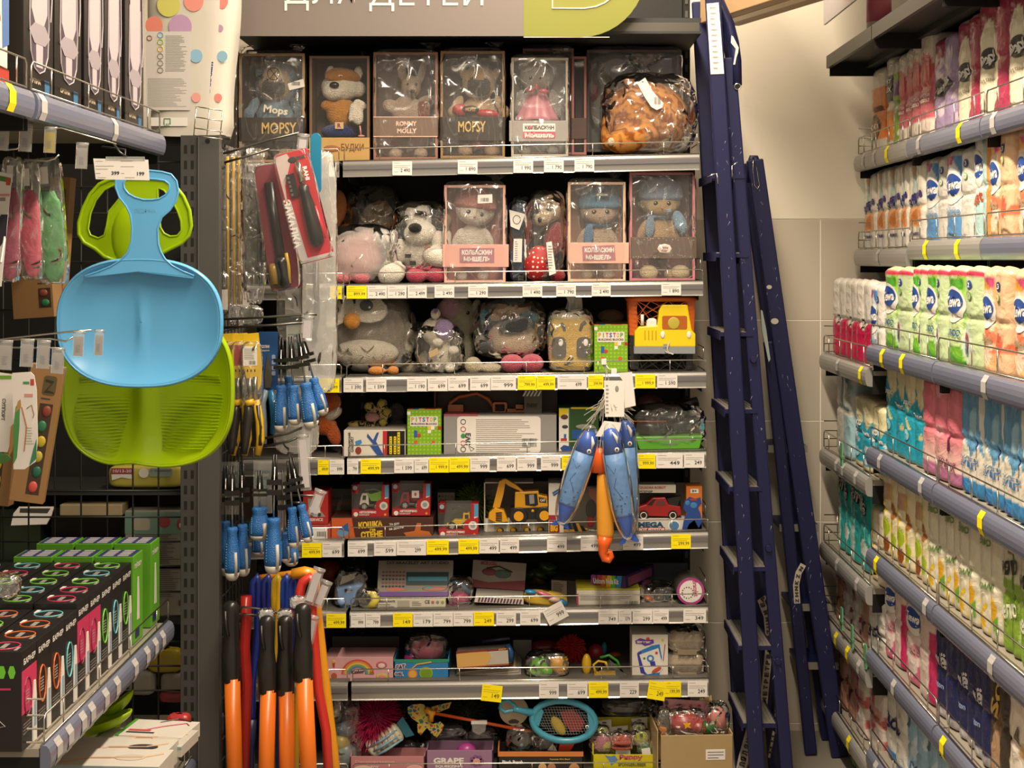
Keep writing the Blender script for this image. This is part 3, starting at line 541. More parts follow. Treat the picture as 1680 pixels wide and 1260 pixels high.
bag(t,536,682,480,R2(600)-1,-12,120,seed=31,amp=.05,ex=.7,m=film('thin_film',.02,1.3,scale=12,strength=.8,crease_glint=.09),knot=(678,560,16,30))
t=T('plush_bunny','round cream plush with pink ear patch behind the lavender one','plush toy',752,R2(752)-8,4.25)
b=t.mb(); b.ell(748,20,522,38,32,38,plush('#c2bba0')); b.ell(750,20,575,30,28,34,plush('#b8af97')); b.ell(783,0,500,8,8,10,plush('#c2bba0')); t.part(b,'body',vox=VX)
b=t.mb(); b.ell(738,-6,505,18,12,20,plush('#cf9fb0'),rot=20); t.part(b,'ear_patch',vox=VX)
b=t.mb(); eye(b,768,513,3,-10); t.part(b,'eye')
t=T('plush_unicorn','small lavender and cream plush in a clear bag with a cardboard tag','plush toy',722,R2(722),4.13)
CRm=plush('#d9cfba'); b=t.mb(); b.ell(716,26,546,28,22,25,CRm,rot=30); b.ell(714,8,515,9,7,10,CRm,rot=20); b.ell(722,26,586,22,20,26,CRm); t.part(b,'body',vox=VX)
b=t.mb(); b.ell(728,10,541,17,16,18,plush('#9a85b0'),rot=-10); t.part(b,'patch',vox=VX)
b=t.mb()
for x,y in ((718,562),(744,575),(714,601),(738,604)): b.ell(x,4,y,10,9,8,plush('#e6dfd2'))
t.part(b,'paws',vox=VX)
b=t.mb(); b.prism([(714,506),(719,508),(716,514),(711,512)],-1,2,prn('#6a4088')); b.prism([(704,577),(718,570),(721,580),(706,586)],-9,-8,card('#b39874')); t.part(b,'tag')
bag(t,680,760,532,R2(722)-1,-7,66,seed=33,amp=.2)
t=T('plush_pig','grey pink plush foot between the owl and the lavender plush','plush toy',682,R2(682),4.2); b=t.mb(); b.ell(672,10,R2(672)-12,22,16,11,plush('#a89c8c')); b.ell(696,14,R2(690)-20,12,14,19,plush('#8a4a48')); t.part(b,'foot',vox=VX)
t=T('plush_doll','sideways plush doll with light blue cap in a crinkled bag','plush toy',840,R2(840),4.15)
b=t.mb(); b.ell(842,30,560,44,34,34,plush('#cdb49a'),rot=10); t.part(b,'body',vox=VX)
b=t.mb(); b.ell(812,22,514,26,20,14,plush('#c9a585'),rot=-8); b.ell(838,30,506,34,24,16,plush('#d0b79a')); t.part(b,'head',vox=VX)
b=t.mb(); b.ell(797,18,516,13,16,18,plush('#1f86a6')); b.ell(868,20,522,18,14,12,plush('#5a93ab')); t.part(b,'cap',vox=VX)
b=t.mb(); b.ell(846,-4,534,30,10,14,plush('#46484c'),rot=-14); b.ell(796,2,570,12,8,10,plush('#2f3238')); b.ell(842,12,492,20,12,9,plush('#231d1a')); t.part(b,'hair_and_gloves',vox=VX)
bag(t,775,898,490,R2(840)-22,-12,96,seed=35,amp=.18)
t=T('plush_bunny','cream plush foot and paw under the bagged doll','plush toy',800,R2(800),4.16); b=t.mb(); b.ell(806,6,R2(806)-9,20,16,9,plush('#c9bda2')); b.ell(776,8,R2(776)-14,15,14,15,plush('#b3a795')); t.part(b,'foot',vox=VX)
t=T('plush_pig','pair of round pink plush shoes left of the bee plush','plush toy',858,R2(858),4.11)
for x in (840,873):
    b=t.mb(); b.ell(x,14,R2(x)-16,20,17,16,plush('#c25a6c')); t.part(b,'shoe',vox=VX)
t=T('plush_bee','square yellow plush with big dark eyes in a knotted bag','plush toy',936,R2(936),4.11)
b=t.mb(); b.prism(rrect(901,972,522,R2(936),14,6),4,66,plush('#d9b04a')); t.part(b,'body',bev=.02,)
b=t.mb(); b.ell(936,34,520,34,26,14,plush('#e6dcc0')); t.part(b,'fluffy_top',vox=VX)
b=t.mb()
for x in (917,958): b.prism(rrect(x-12,x+12,553,588,9,5),1,5,prn('#39342e'))
t.part(b,'eye')
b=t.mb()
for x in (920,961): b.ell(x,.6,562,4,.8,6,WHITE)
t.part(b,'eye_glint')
b=t.mb(); b.tube([(926,6,543),(925,4,535),(920,4,531)],3,prn('#3e3a35'),8); b.tube([(952,6,543),(955,4,533),(961,4,528)],3,prn('#3e3a35'),8); b.tube([(930,.5,595),(936,0,597),(941,.5,595)],.6,INK,5); b.box(958,958.8,1.5,2,594,611,prn('#9a7a2a')); t.part(b,'antenna')
bag(t,898,975,506,R2(936)-1,-3,74,seed=37,amp=.07,ex=.35,m=film('bee_bag',.12,1.),name='knotted_bag',knot=None)
b=t.mb(); MK=MILK
def neck(u,v):
    q=2*PI*u; cx=936+10*v+4*math.sin(v*5); cy=518-52*v; r=(24-34*v+40*v*v)*(1+.3*math.sin(q*6+v*9))*.62
    return (cx+r*math.cos(q),30+(-36*v)+r*.6*math.sin(q),cy-4*math.sin(q*3)*v)
b.surf(neck,48,16,MK,closeu=True); t.part(b,'bag_neck',recalc=False)
BC=['#7fae24','#78a820']
def blocks(label,x0,x1,y0,y1,Y,rz=0,dep=24):
    t=T('toy_box',label,'toy box',(x0+x1)/2,y1,Y,rz=rz); w=x1-x0; h=y1-y0
    b=t.mb(); b.box(x0,x1,0,dep,y0,y1,card('#7cab22')); t.part(b,'carton',bev=.0008)
    b=t.mb(); nx=9; st=w/nx; gm=prn('#96c43a')
    for i in range(nx):
        for j in range(int(h/st)):
            x=x0+st*(i+.5); y=y0+st*(j+.6); b.disc(x,y,st*.28,st*.28,-.35,0,gm,n=8)
    t.part(b,'stud_print')
    b=t.mb(); X=lambda f:x0+w*f; Yy=lambda f:y0+h*f
    b.box(X(.09),X(.9),-.8,-.4,Yy(.145),Yy(.36),WHITE)
    for i,(ch,c) in enumerate(zip('PITSTOP',['#c9952c','#8aa82a','#c2452c','#2f6aa8','#b8402c','#d0a22c','#5a9a3a'])):
        a=X(.12+i*.109); b.text(ch,a+(w*.025 if ch=='I' else 0),a+w*(.085 if ch!='I' else .06),Yy(.165),Yy(.265),-1,prn(c),off=.04)
    b.text('BUILDING BLOCKS',X(.12),X(.87),Yy(.285),Yy(.33),-1,prn('#5a3a2c'),off=.04)
    q=w*.1
    for (fx,fy,ww,hh,c) in ((0,.04,1,1,'#e6e2da'),(.2,.45,1,2,'#2c5aa0'),(.3,.52,1,1,'#b8402c'),(.6,.36,1,1,'#e0b840'),(.7,.36,1,1,'#e6e2da'),(.6,.44,1,1,'#e6e2da'),(.9,.36,1,1,'#a83a24'),(.2,.67,1,1,'#c9583a'),(.72,.67,1,1,'#c9583a')): b.box(X(fx),X(fx)+q*ww,-.7,-.3,Yy(fy),Yy(fy)+q*hh,prn(c))
    t.part(b,'printed_front')
    b=t.mb(); rn=random.Random(3)
    for i in range(6): b.box(x0+w*i/6,x0+w*(i+1)/6,1,dep-1,y0-.5,y0-.1,prn(['#c9583a','#3a7ab8','#e0b840','#d0583a','#c9583a','#e0a040'][i]))
    t.part(b,'printed_top')
    return t
blocks('green building blocks box right of the square bee plush',975,1030,533,R2(1002),4.11)
t=T('toy_box','brown toy box lying behind the green blocks box','toy box',995,R2(995),4.22); b=t.mb(); b.box(978,1030,0,60,528,R2(995)-1,card('#5a3f30')); t.part(b,'carton'); b=t.mb(); b.ell(1003,20,520,22,18,12,plush('#7a5a38')); t.part(b,'soft_toy')
# sand bucket basket with truck
t=T('toy_basket','orange mesh basket packed with a yellow toy truck','toy basket',1088,R2(1088),4.10)
OR=plas('#d4641c')
b=t.mb(); rim=rrect(1032,1142,0,70,14,5)
b.tube([(x,d+2,492+abs(x-1088)*-.02) for x,d in rim],4,OR,8,closed=True); t.part(b,'rim')
b=t.mb(); 
def side(u,v,c):  # basket wall, tapering
    i=u*len(rim); a=rim[int(i)%len(rim)]; n_=rim[(int(i)+1)%len(rim)]; f=i-int(i); x=a[0]+(n_[0]-a[0])*f; d=a[1]+(n_[1]-a[1])*f
    return (1088+(x-1088)*(1-.08*v),36+(d-36)*(1-.12*v)+1,494+(R2(1088)-497)*v)
NN=64
for k in range(NN):
    for s_ in (1,-1):
        b.tube([side((k/NN+s_*v*.12)%1,v,0) for v in (0,.25,.5)],.55,OR,3,caps=False)
t.part(b,'orange_mesh_wall')['kind']='stuff'
b=t.mb(); DG=plas('#2c2c2a')
for k in range(NN):
    for s_ in (1,-1):
        b.tube([side((k/NN+s_*(.06+v*.12))%1,v,0) for v in (.5,.75,1)],.55,DG,3,caps=False)
t.part(b,'dark_mesh_wall')['kind']='stuff'
b=t.mb(); b.box(1046,1130,10,60,R2(1088)-3,R2(1088),plas('#3a3835')); t.part(b,'base')
t=T('toy_truck','yellow toy truck with white engine tied on the orange basket','toy truck',1092,580,4.085)
TY=plas('#e0c412'); b=t.mb()
b.prism([(1041,569),(1041,545),(1048,536),(1078,534),(1081,510),(1086,500),(1128,500),(1131,520),(1135,542),(1141,548),(1141,569)],-3,20,TY); t.part(b,'body',bev=.003)
b=t.mb(); b.prism(rrect(1086,1127,518,540,3),-3.6,-3,prn('#a8571c')); b.ell(1105,-3.8,530,10,.8,10,prn('#b0a23a')); t.part(b,'windscreen')
b=t.mb(); b.tube([(1054,4,534),(1054,4,516)],2.8,WHITE,10); b.box(1061,1077,0,14,526,535,WHITE); b.ell(1070,6,526,8,6,4,WHITE); t.part(b,'engine')
b=t.mb()
for x in (1058,1064,1070,1076): b.box(x-1,x+1,-3.6,-2.8,542,557,prn('#b8960c'))
t.part(b,'grille_slots')
b=t.mb()
for x in (1087,1130): b.ell(x,-3.5,549,3.6,1.2,6,WHITE)
t.part(b,'headlight')
b=t.mb(); b.box(1040,1140,-4,20,568.5,580,plas('#85898c')); b.box(1088,1094,-5,-3,564,570,plas('#85898c')); t.part(b,'bumper')
b=t.mb(); b.tube([(1098,-6,560),(1094,-6,572),(1097,-6,580),(1090,-6,576),(1104,-6,581)],.9,mat('#cfcabc',.4),5); t.part(b,'tie')
# ================= fourth toy shelf =================
R3=lambda x:rowy(3,x)
t=T('plush_fish','orange and white plush fish behind the screwdrivers on fourth toy shelf','plush toy',540,R3(540),4.15)
b=t.mb(); b.ell(536,16,662,22,20,26,plush('#c65f24')); b.ell(530,14,700,22,18,16,plush('#d0c5b4')); b.ell(546,6,712,12,10,22,plush('#cc6424'),rot=-20); t.part(b,'body',vox=VX)
b=t.mb(); b.ell(546,10,680,17,14,9,plush('#d9d0c2'),rot=-35); t.part(b,'fin',vox=VX)
t=T('plush_leopard','small cream plush with black spots lying on the airplane box','plush toy',628,705,4.2)
LS=bpy.data.materials.new('spotted_fur'); LS.use_nodes=True; nt=LS.node_tree; bs=nt.nodes['Principled BSDF']; bs.inputs['Roughness'].default_value=.95
tc=nt.nodes.new('ShaderNodeTexCoord'); no=nt.nodes.new('ShaderNodeTexNoise'); no.inputs['Scale'].default_value=95; rp=nt.nodes.new('ShaderNodeValToRGB'); rp.color_ramp.elements[0].color=lin('#1c1712'); rp.color_ramp.elements[0].position=.45; rp.color_ramp.elements[1].color=lin('#c3ab72'); rp.color_ramp.elements[1].position=.52
nt.links.new(tc.outputs['Object'],no.inputs['Vector']); nt.links.new(no.outputs['Fac'],rp.inputs[0]); nt.links.new(rp.outputs[0],bs.inputs['Base Color'])
b=t.mb(); b.ell(616,20,684,20,16,18,LS); b.ell(585,14,698,18,12,7,LS)
for x,y in ((605,668),(626,663),(634,678),(628,694),(606,698)): b.ell(x,8,y,9,9,9,LS)
t.part(b,'body',vox=.003)
b=t.mb(); b.ell(611,-3,684,12,8,8,plush('#c98f8c')); 
for x,y in ((604,666),(626,661),(634,676),(628,693)): b.ell(x,1,y,6,5,6,plush('#c9b64e'))
t.part(b,'muzzle_and_pads')
t=T('plush_leopard','second spotted plush in a clear bag half hidden in the dark','plush toy',652,720,4.32); b=t.mb(); b.ell(650,10,678,14,14,16,plush('#8a8078')); b.ell(650,10,704,14,14,20,LS); t.part(b,'body',vox=VX)
t=T('toy_box','white flat box with a blue airplane, red and black stripes','toy box',615,R3(615),4.11)
b=t.mb(); b.box(564,665,0,90,706,R3(615),card('#d5cfc4')); t.part(b,'carton',bev=.001)
b=t.mb(); b.box(628,635,-.5,0,707,R3(632),prn('#b8282c')); b.box(635,664,-.5,0,707,R3(650),prn('#16130f'))
for x,y in ((639,716),(646,716),(652,709)): b.box(x,x+4.2,-.9,-.5,y,745,prn('#e0c61c')); lines(b,x+1,x+3.4,y+1,744,7,-1.1,INK)
BL=prn('#2e4f94'); b.prism([(603,711),(612,722),(618,710),(622,709),(617,724),(628,744),(631,747),(622,746),(612,728),(602,716)],-.9,-.4,BL); b.prism([(607,731),(618,727),(626,747),(620,748)],-.8,-.4,BL); b.prism([(583,724),(592,721),(594,726),(588,731),(584,730)],-.8,-.4,prn('#3c86b8')); b.disc(588,739,5,6,-.8,-.4,prn('#8a3a30'))
b.text('ПАССАЖИРСКИЙ',554,592,726.5,731,-.8,INK,rot=-90,off=.03); b.text('САМОЛЕТ',565.5,590.5,726.5,731,-.8,INK,rot=-90,off=.03); t.part(b,'printed_front')
blocks('green building blocks box left of the long grey carton',668,724,672,R3(696),4.11)
t=T('toy_box','long grey toy carton turned back to front with text panel','toy box',818,R3(818),4.11)
b=t.mb(); b.box(728,913,0,70,681,R3(818),card('#8c8a88')); b.box(728,784,-.3,60,680,683,prn('#9a4a50')); t.part(b,'carton',bev=.001)
b=t.mb(); b.prism(rrect(750,887,683,743,6),-.6,-.2,WHITE); lines(b,781,883,687,742,17,-.9,prn('#9a958e'),3,.35); b.text('ЕАС',758,778,716,725,-1,INK,rot=90,off=.05); barcode(b,857,880,719,733,-1)
for k,(y,c) in enumerate(((692,'#4a4a46'),(704,'#b8544a'),(715,'#3c8a4c'),(727,'#b8544a'),(737,'#4a4a46'))):
    b.tube([(760+4*math.cos(i*.52),-1,y+4*math.sin(i*.52)) for i in range(12)],.6,prn(c),4,closed=True) if k!=2 else b.disc(760,y,4,4,-1.1,-.6,prn(c))
b.tube([(773,-1,740),(769,-1,731),(778,-1,736)],.5,INK,4,closed=True); t.part(b,'printed_label')
t=T('toy_box','dark open-window box with an orange digger on the grey carton','toy box',822,681,4.16)
b=t.mb(); b.box(715,915,36,40,640,680,card('#3b302a')); b.box(715,915,0,40,679,681,card('#3b302a')); b.box(712,715,0,40,640,680,card('#4a2a24')); b.box(860,889,-1,0,640,678,card('#5c554e')); t.part(b,'carton')
b=t.mb()
for k in range(5): b.prism([(862+k*6,641),(865+k*6,641),(860+k*6,650),(857+k*6,650)],-1.6,-1,WHITE)
b.text('new',864,882,661,669,-1.6,prn('#2c2824'),off=.05); t.part(b,'printed_flap')
t=T('toy_excavator','orange toy excavator inside the dark box above the grey carton','toy excavator',775,679,4.19)
OE=plas('#b8632a'); b=t.mb(); b.tube([(736,6,676),(738,6,662),(752,6,652),(782,6,646),(800,6,655),(812,6,672)],3.4,OE,6,flat=1); b.box(735,760,0,14,664,677,OE); t.part(b,'arm')
b=t.mb(); b.ring(rrect(808,832,660,678,4),rrect(812,828,663,675,2),0,12,OE); b.box(830,862,0,16,671,679,OE); b.box(846,858,0,16,664,673,OE); t.part(b,'cab')
b=t.mb(); b.text('CATERPILLAR',768,790,650,655,2,INK); t.part(b,'lettering',recalc=False)
t=T('toy_box','construction blocks box with yellow corner behind the hanging fish','toy box',948,R3(948),4.13)
b=t.mb(); b.box(917,982,0,60,669,R3(948),card('#3f6b3c')); t.part(b,'carton',bev=.001)
b=t.mb(); b.box(917,933,-.5,0,670,R3(925),WHITE); b.prism([(917,670),(933,670),(932,678),(917,684)],-.9,-.5,prn('#e0c21c')); b.box(935,981,-.5,0,671,R3(950),prn('#2b4d24')); b.box(937,980,-.7,-.4,668,671,prn('#c9b020'))
b.ell(926,-1,684,6,.5,4,prn('#5a3a28')); b.ell(927,-1,700,5,.5,3,prn('#3c3c3c')); b.box(925,929,-1,-.5,712,719,prn('#3a62a8')); b.box(920,930,-1,-.5,719,725,prn('#a83a2c')); b.prism([(919,735),(925,730),(938,733),(936,741),(924,743)],-1,-.5,prn('#2c4a8a')); b.prism([(938,705),(980,705),(980,722),(938,720)],-1,-.6,prn('#24508c')); b.ell(960,-1,700,16,.5,4,prn('#8a8a84')); t.part(b,'printed_front')
t=T('toy_set','clear bagged set with black tubes on a bright green tray','toy set',1098,R3(1098),4.11)
b=t.mb(); b.prism([(1042,R3(1042)-24),(1154,R3(1154)-24),(1148,R3(1150)-2),(1050,R3(1050)-2)],4,70,plas('#5aa32c')); t.part(b,'green_tray',bev=.003)
b=t.mb(); b.tube([(1040,20,702),(1100,20,706)],13,plas('#1c1a18'),14); b.tube([(1096,20,705),(1152,30,690)],8,plas('#211f1d'),12); b.tube([(1036,40,682),(1104,44,674),(1150,50,664)],9,plas('#191715'),10); t.part(b,'black_tube')
b=t.mb(); b.ell(1070,60,672,24,12,22,plas('#4c2622')); b.tube([(1036,6,692),(1094,6,692)],1.4,plas('#8a4a34'),6); t.part(b,'red_ball')
bag(t,1034,1162,664,R3(1098)-1,-2,80,seed=41,amp=.14)
# ================= fifth toy shelf =================
R4=lambda x:rowy(4,x)
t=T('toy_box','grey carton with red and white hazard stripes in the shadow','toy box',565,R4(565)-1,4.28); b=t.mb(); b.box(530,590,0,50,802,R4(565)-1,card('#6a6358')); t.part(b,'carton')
b=t.mb()
for k in range(9): b.prism([(534+k*5,826-k*.4),(537+k*5,826-k*.4),(535+k*5,831-k*.4),(532+k*5,831-k*.4)],-.5,0,prn('#b05a48'))
barcode(b,545,560,815,820,-.5); b.text('000',564,576,812,819,-.5,INK); t.part(b,'printed_front')
t=T('toy_box','red window box with white truck left edge of the fifth shelf','toy box',518,860,4.10); b=t.mb(); b.box(497,538,0,50,806,860,card('#a82a28')); t.part(b,'carton',bev=.001)
b=t.mb(); b.prism([(505,818),(524,818),(526,838),(534,848),(507,848)],-.6,-.1,prn('#8a8780')); b.prism([(508,832),(524,832),(526,843),(508,843)],-1,-.6,WHITE); b.disc(512,844,3,3,-1.3,-.8,INK); b.disc(524,844,3,3,-1.3,-.8,INK); b.text('SERVICE',508,530,850,855,-.8,WHITE); t.part(b,'printed_front')
t=T('toy_box','pink-red carton with barcode lying under the red truck box','toy box',516,R4(516),4.10); b=t.mb(); b.box(492,542,0,60,861,R4(516),card('#a04a46')); t.part(b,'carton',bev=.001); b=t.mb(); b.box(513,537,-.5,0,867,R4(520)-2,WHITE); barcode(b,520,535,872,880,-.8); t.part(b,'sticker')
t=T('toy_box','long brown and orange game box with yellow lettering','toy box',626,R4(626),4.11)
b=t.mb(); b.box(543,711,0,70,849,R4(626),card('#4a2a22')); t.part(b,'carton',bev=.001)
b=t.mb(); b.prism([(544,850),(577,850),(583,R4(580)-1),(544,R4(545)-1)],-.5,0,prn('#c25a2c')); b.prism([(556,868),(571,857),(572,872)],-.9,-.5,prn('#2c5a9a')); b.disc(562,874,9,7,-.8,-.5,prn('#6a8ab0')); YL=prn('#d8b42c')
b.text('КОШКА',588,628,855,866,-1,YL,rot=-4,off=.06); b.text('на',607,616,867,872,-1,YL,off=.05); b.text('СТЕНЕ',592,628,871,882,-1,YL,rot=-4,off=.06); b.text('Уо доо',639,655,857,862,-1,WHITE,rot=-8); b.text('за дости',638,662,865,869,-1,WHITE,rot=-8)
b.prism([(662,874),(680,871),(684,858),(691,858),(690,870),(704,872),(708,878),(690,881),(668,881)],-.8,-.4,prn('#b8622c')); t.part(b,'printed_front',recalc=False)
def truckbox(label,x0,x1,y0,y1,Y,kind):
    t=T('toy_truck_box',label,'toy box',(x0+x1)/2,y1,Y); w=x1-x0;h=y1-y0; X=lambda f:x0+w*f; Q=lambda f:y0+h*f
    b=t.mb(); R_=card('#a8262a'); b.box(x0,x1,28,30,y0,y1,card('#5b5c58')); b.box(x0,x1,0,30,Q(.8),y1,R_); b.box(x0,X(.17),0,30,y0,Q(.28),R_); b.prism([(X(.82),y0),(x1,y0),(x1,y1),(X(.6),y1),(X(.66),Q(.55)),(X(.8),Q(.45))],-.3,30,R_); b.box(X(.89),x1-.2,-.6,0,y0+1,Q(.4),prn('#4a92b8')); t.part(b,'carton',bev=.0008)
    b=t.mb(); b.box(x0,X(.02),0,30,y0,y1,PANE); b.add([(x0,0,y0),(x1,0,y0),(x1,0,Q(.8)),(x0,0,Q(.8))],[(0,1,2,3)],PANE); t.part(b,'window_film')
    b=t.mb(); b.disc(X(.09),Q(.1),w*.06,w*.06,-.6,-.1,prn('#8a9aa8')); b.disc(X(.86),Q(.66),w*.11,w*.11,-1,-.4,prn('#c9c5bc')); b.disc(X(.86),Q(.66),w*.06,w*.06,-1.3,-.9,prn('#8e9498')); b.disc(X(.11),Q(.92),w*.06,w*.06,-.8,-.2,WHITE); b.text('АВТОСЕРВИС',X(.2),X(.66),Q(.82),Q(.89),-.7,WHITE,off=.05); b.text('ИНЕРЦИЯ',X(.2),X(.48),Q(.91),Q(.97),-.7,prn('#c9b8b0'),off=.05); b.disc(X(.9),Q(.93),2,2,-.8,-.2,prn('#d8902c')); b.prism([(x1-.1,Q(.4)),(X(.89),Q(.45)),(X(.89),Q(.4))],-.5,-.1,WHITE); t.part(b,'printed_front')
    v=T('toy_truck',label.replace('box with a ','toy ').replace('window ','').replace('small red ','small '),'toy truck',(x0+x1)/2,Q(.74),Y+.012)
    if kind=='dump': c1,c2='#d8d4c8','#6ea32c'
    elif kind=='mixer': c1,c2='#8e1c20','#8e1c20'
    else: c1,c2='#c9a81c','#c9a81c'
    m1,m2=plas(c1),plas(c2); b=v.mb(); b.box(X(.2),X(.8),2,16,Q(.62),Q(.69),plas('#55504a') if kind!='loader' else m1)
    if kind=='loader': b.prism([(X(.28),Q(.62)),(X(.4),Q(.5)),(X(.6),Q(.5)),(X(.62),Q(.3)),(X(.78),Q(.3)),(X(.8),Q(.62))],2,16,m1)
    else: b.prism([(X(.2),Q(.64)),(X(.24),Q(.4)),(X(.28),Q(.28)),(X(.44),Q(.28)),(X(.46),Q(.64))],2,18,m1)
    v.part(b,'cab',bev=.001)
    b=v.mb()
    if kind=='dump': b.prism([(X(.38),Q(.24)),(X(.5),Q(.3)),(X(.8),Q(.2)),(X(.8),Q(.52)),(X(.52),Q(.52))],1,18,m2); b.tube([(X(.34),6,Q(.2)),(X(.6),6,Q(.16)),(X(.8),6,Q(.24))],1.2,plas('#7d8a7c'),6); v.part(b,'tipper',bev=.001)
    elif kind=='mixer': b.ell(X(.62),9,Q(.44),w*.2,9,h*.18,m2); v.part(b,'drum'); b=v.mb(); b.prism([(X(.52),Q(.22)),(X(.71),Q(.22)),(X(.71),Q(.44)),(X(.52),Q(.44))],-2.5,-2,PAPER); b.disc(X(.615),Q(.33),2,3,-2.9,-2.5,prn('#b8474a')); v.part(b,'sticker')
    else: b.tube([(X(.72),6,Q(.3)),(X(.5),6,Q(.1)),(X(.34),6,Q(.2))],1.1,plas('#55554c'),6); v.part(b,'arm')
    b=v.mb(); b.prism([(X(.3),Q(.34)),(X(.39),Q(.34)),(X(.38),Q(.48)),(X(.28),Q(.48))],1.2,1.8,plas('#2c2c2c')) if kind!='loader' else b.box(X(.66),X(.75),1.2,1.8,Q(.34),Q(.46),plas('#2c2c2c')); v.part(b,'window')
    for fx in (.34,.68):
        b=v.mb(); b.disc(X(fx),Q(.68),w*.1,w*.1,-1,6,plas('#1c1c1c'),n=18); b.disc(X(fx),Q(.68),w*.065,w*.065,-1.6,-.6,plas('#a9a69c'),n=12); o=v.part(b,'wheel')
        b=v.mb()
        for k in range(5): a=k*2*PI/5; b.prism([(X(fx)+w*.06*math.cos(a+.35),Q(.68)+w*.06*math.sin(a+.35)),(X(fx)+w*.02*math.cos(a+.6),Q(.68)+w*.02*math.sin(a+.6)),(X(fx)+w*.06*math.cos(a+.85),Q(.68)+w*.06*math.sin(a+.85))],-1.9,-1.5,plas('#3a3a38'))
        v.part(b,'wheel_spokes',o)
truckbox('red window box with a white and green dump truck',577,638,795,848,4.12,'dump')
truckbox('red window box with a dark red mixer truck',643,706,793,846,4.12,'mixer')
truckbox('small red window box with a yellow loader',719,785,826,R4(752),4.11,'loader')
t=T('toy_box','beige carton with round symbols behind the yellow loader box','toy box',732,R4(732)-2,4.25); b=t.mb(); b.box(718,746,0,40,808,R4(732)-2,card('#8a8378')); t.part(b,'carton'); b=t.mb()
for k,c in enumerate(('#3a3a38','#8a5a50','#3a7a4a','#a05a4c','#6a6a64')): b.disc(721+k*5.2,814,2.1,2.1,-.5,0,prn(c),n=10)
for k in range(3): b.box(722+k*4,725+k*4,-.5,0,819,824,prn('#5a564e'))
t.part(b,'printed_front')
def urchin(name,label,x,y,base,r,c,c2,Y,n=420,seed=2,thin=1.,floor=None):
    t=T(name,label,'spiky ball',x,base,Y); b=t.mb(); b.ell(x,r*.7,y,r*.68,r*.6,r*.68,mat(c2,.5)); t.part(b,'core')
    b=t.mb(); m=mat(c,.4); g=PI*(3-5**.5); rn=random.Random(seed)
    for i in range(n):
        zz=1-2*(i+.5)/n; rr=math.sqrt(1-zz*zz); a=i*g; v=Vector((rr*math.cos(a),rr*math.sin(a),zz)); 
        if v.y>.5: continue
        c0=Vector((x,r*.7,y)); s=v+Vector((rn.uniform(-.1,.1),0,rn.uniform(-.1,.1)+.08)); yy=lambda q:min(q,(base-.5))
        p=[c0+v*r*.6,c0+s*r*.85,c0+(s+Vector((0,0,.05)))*r*1.05]; b.tube([(q.x,q.y,yy(q.z)) for q in p],[1.5*thin,1.1*thin,.4*thin],m,4)
    o=t.part(b,'spikes'); o['kind']='stuff'; return t
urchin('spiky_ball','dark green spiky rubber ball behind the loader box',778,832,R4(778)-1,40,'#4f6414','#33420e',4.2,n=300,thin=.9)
# box with excavator toy
t=T('toy_box','open grey toy carton behind the yellow excavator','toy box',852,R4(852),4.16); b=t.mb(); b.box(794,908,40,44,796,R4(852),card('#6d6259')); b.box(794,796,0,44,792,R4(800),card('#c9c2b6')); b.box(796,875,0,44,791,793,card('#c9c2b6')); b.prism([(796,850),(905,848),(905,R4(905)-1),(796,R4(796)-1)],-8,0,card('#c9c2b4')); t.part(b,'carton')
b=t.mb()
for k in range(5):
    x=811+k*22; b.box(x,x+19,-8.6,-8,R4(x)-20,R4(x)-2,prn('#a8a092')); b.disc(x+10,R4(x)-10,6,5,-9,-8.5,prn('#2c2c2a')); b.ell(x+9,-9.2,R4(x)-11,4,.4,3,prn('#d8a41c')); b.box(x+3,x+8,-9,-8.6,R4(x)-17,R4(x)-12,prn('#d8a41c'))
t.part(b,'printed_front')
t=T('toy_excavator','yellow toy wheeled excavator with black cab base and raised arm','toy excavator',858,856,4.12)
EY=plas('#d89a16'); KB=plas('#1b1a19')
b=t.mb(); b.prism([(844,835),(845,808),(884,806),(884,812),(898,815),(899,832),(870,834)],2,26,EY); t.part(b,'cab',bev=.002)
b=t.mb(); b.prism([(861,811),(881,810),(883,828),(878,831),(862,829)],1.2,3,KB); b.prism([(868,812),(876,811),(877,826),(869,827)],.6,1.4,prn('#8e8f8c')); b.prism([(884,816),(896,818),(896,825),(885,824)],1,2.2,KB); b.text('CAT',886,895,818.5,823,.6,WHITE,off=.04); t.part(b,'cab_window',recalc=False)
b=t.mb(); b.prism([(838,834),(900,832),(900,846),(885,852),(846,852),(836,846)],0,28,KB); b.ell(874,-1,838,2.4,1,2.4,EY); t.part(b,'chassis',bev=.002)
b=t.mb(); b.prism([(858,822),(852,806),(834,798),(822,788),(829,786),(846,796),(862,810),(866,820)],6,16,EY); t.part(b,'boom',bev=.001)
b=t.mb(); b.prism([(819,790),(830,787),(826,812),(820,834),(808,834),(812,818)],5,15,EY); t.part(b,'stick',bev=.001)
b=t.mb(); b.prism([(802,842),(812,833),(827,838),(834,856),(816,859),(801,852)],0,20,EY); t.part(b,'bucket',bev=.002)
b=t.mb()
for k in range(5): b.prism([(813,841+k*3),(823,840+k*3.4),(824,842+k*3.4),(814,843+k*3)],-.6,0,KB)
t.part(b,'bucket_slots')
for x in (851,893):
    b=t.mb(); b.disc(x,R4(x)-32,15,14,-3,12,KB,n=26); o=t.part(b,'wheel',bev=.002); b=t.mb(); b.disc(x,R4(x)-32,8,8,-4,-2,EY,n=20); t.part(b,'hub',o)
t=T('toy_box','tall white and red toy box left of the hanging fish','toy box',912,R4(912),4.11); b=t.mb(); b.box(900,925,0,60,793,R4(912),card('#d0cbc2')); t.part(b,'carton',bev=.001)
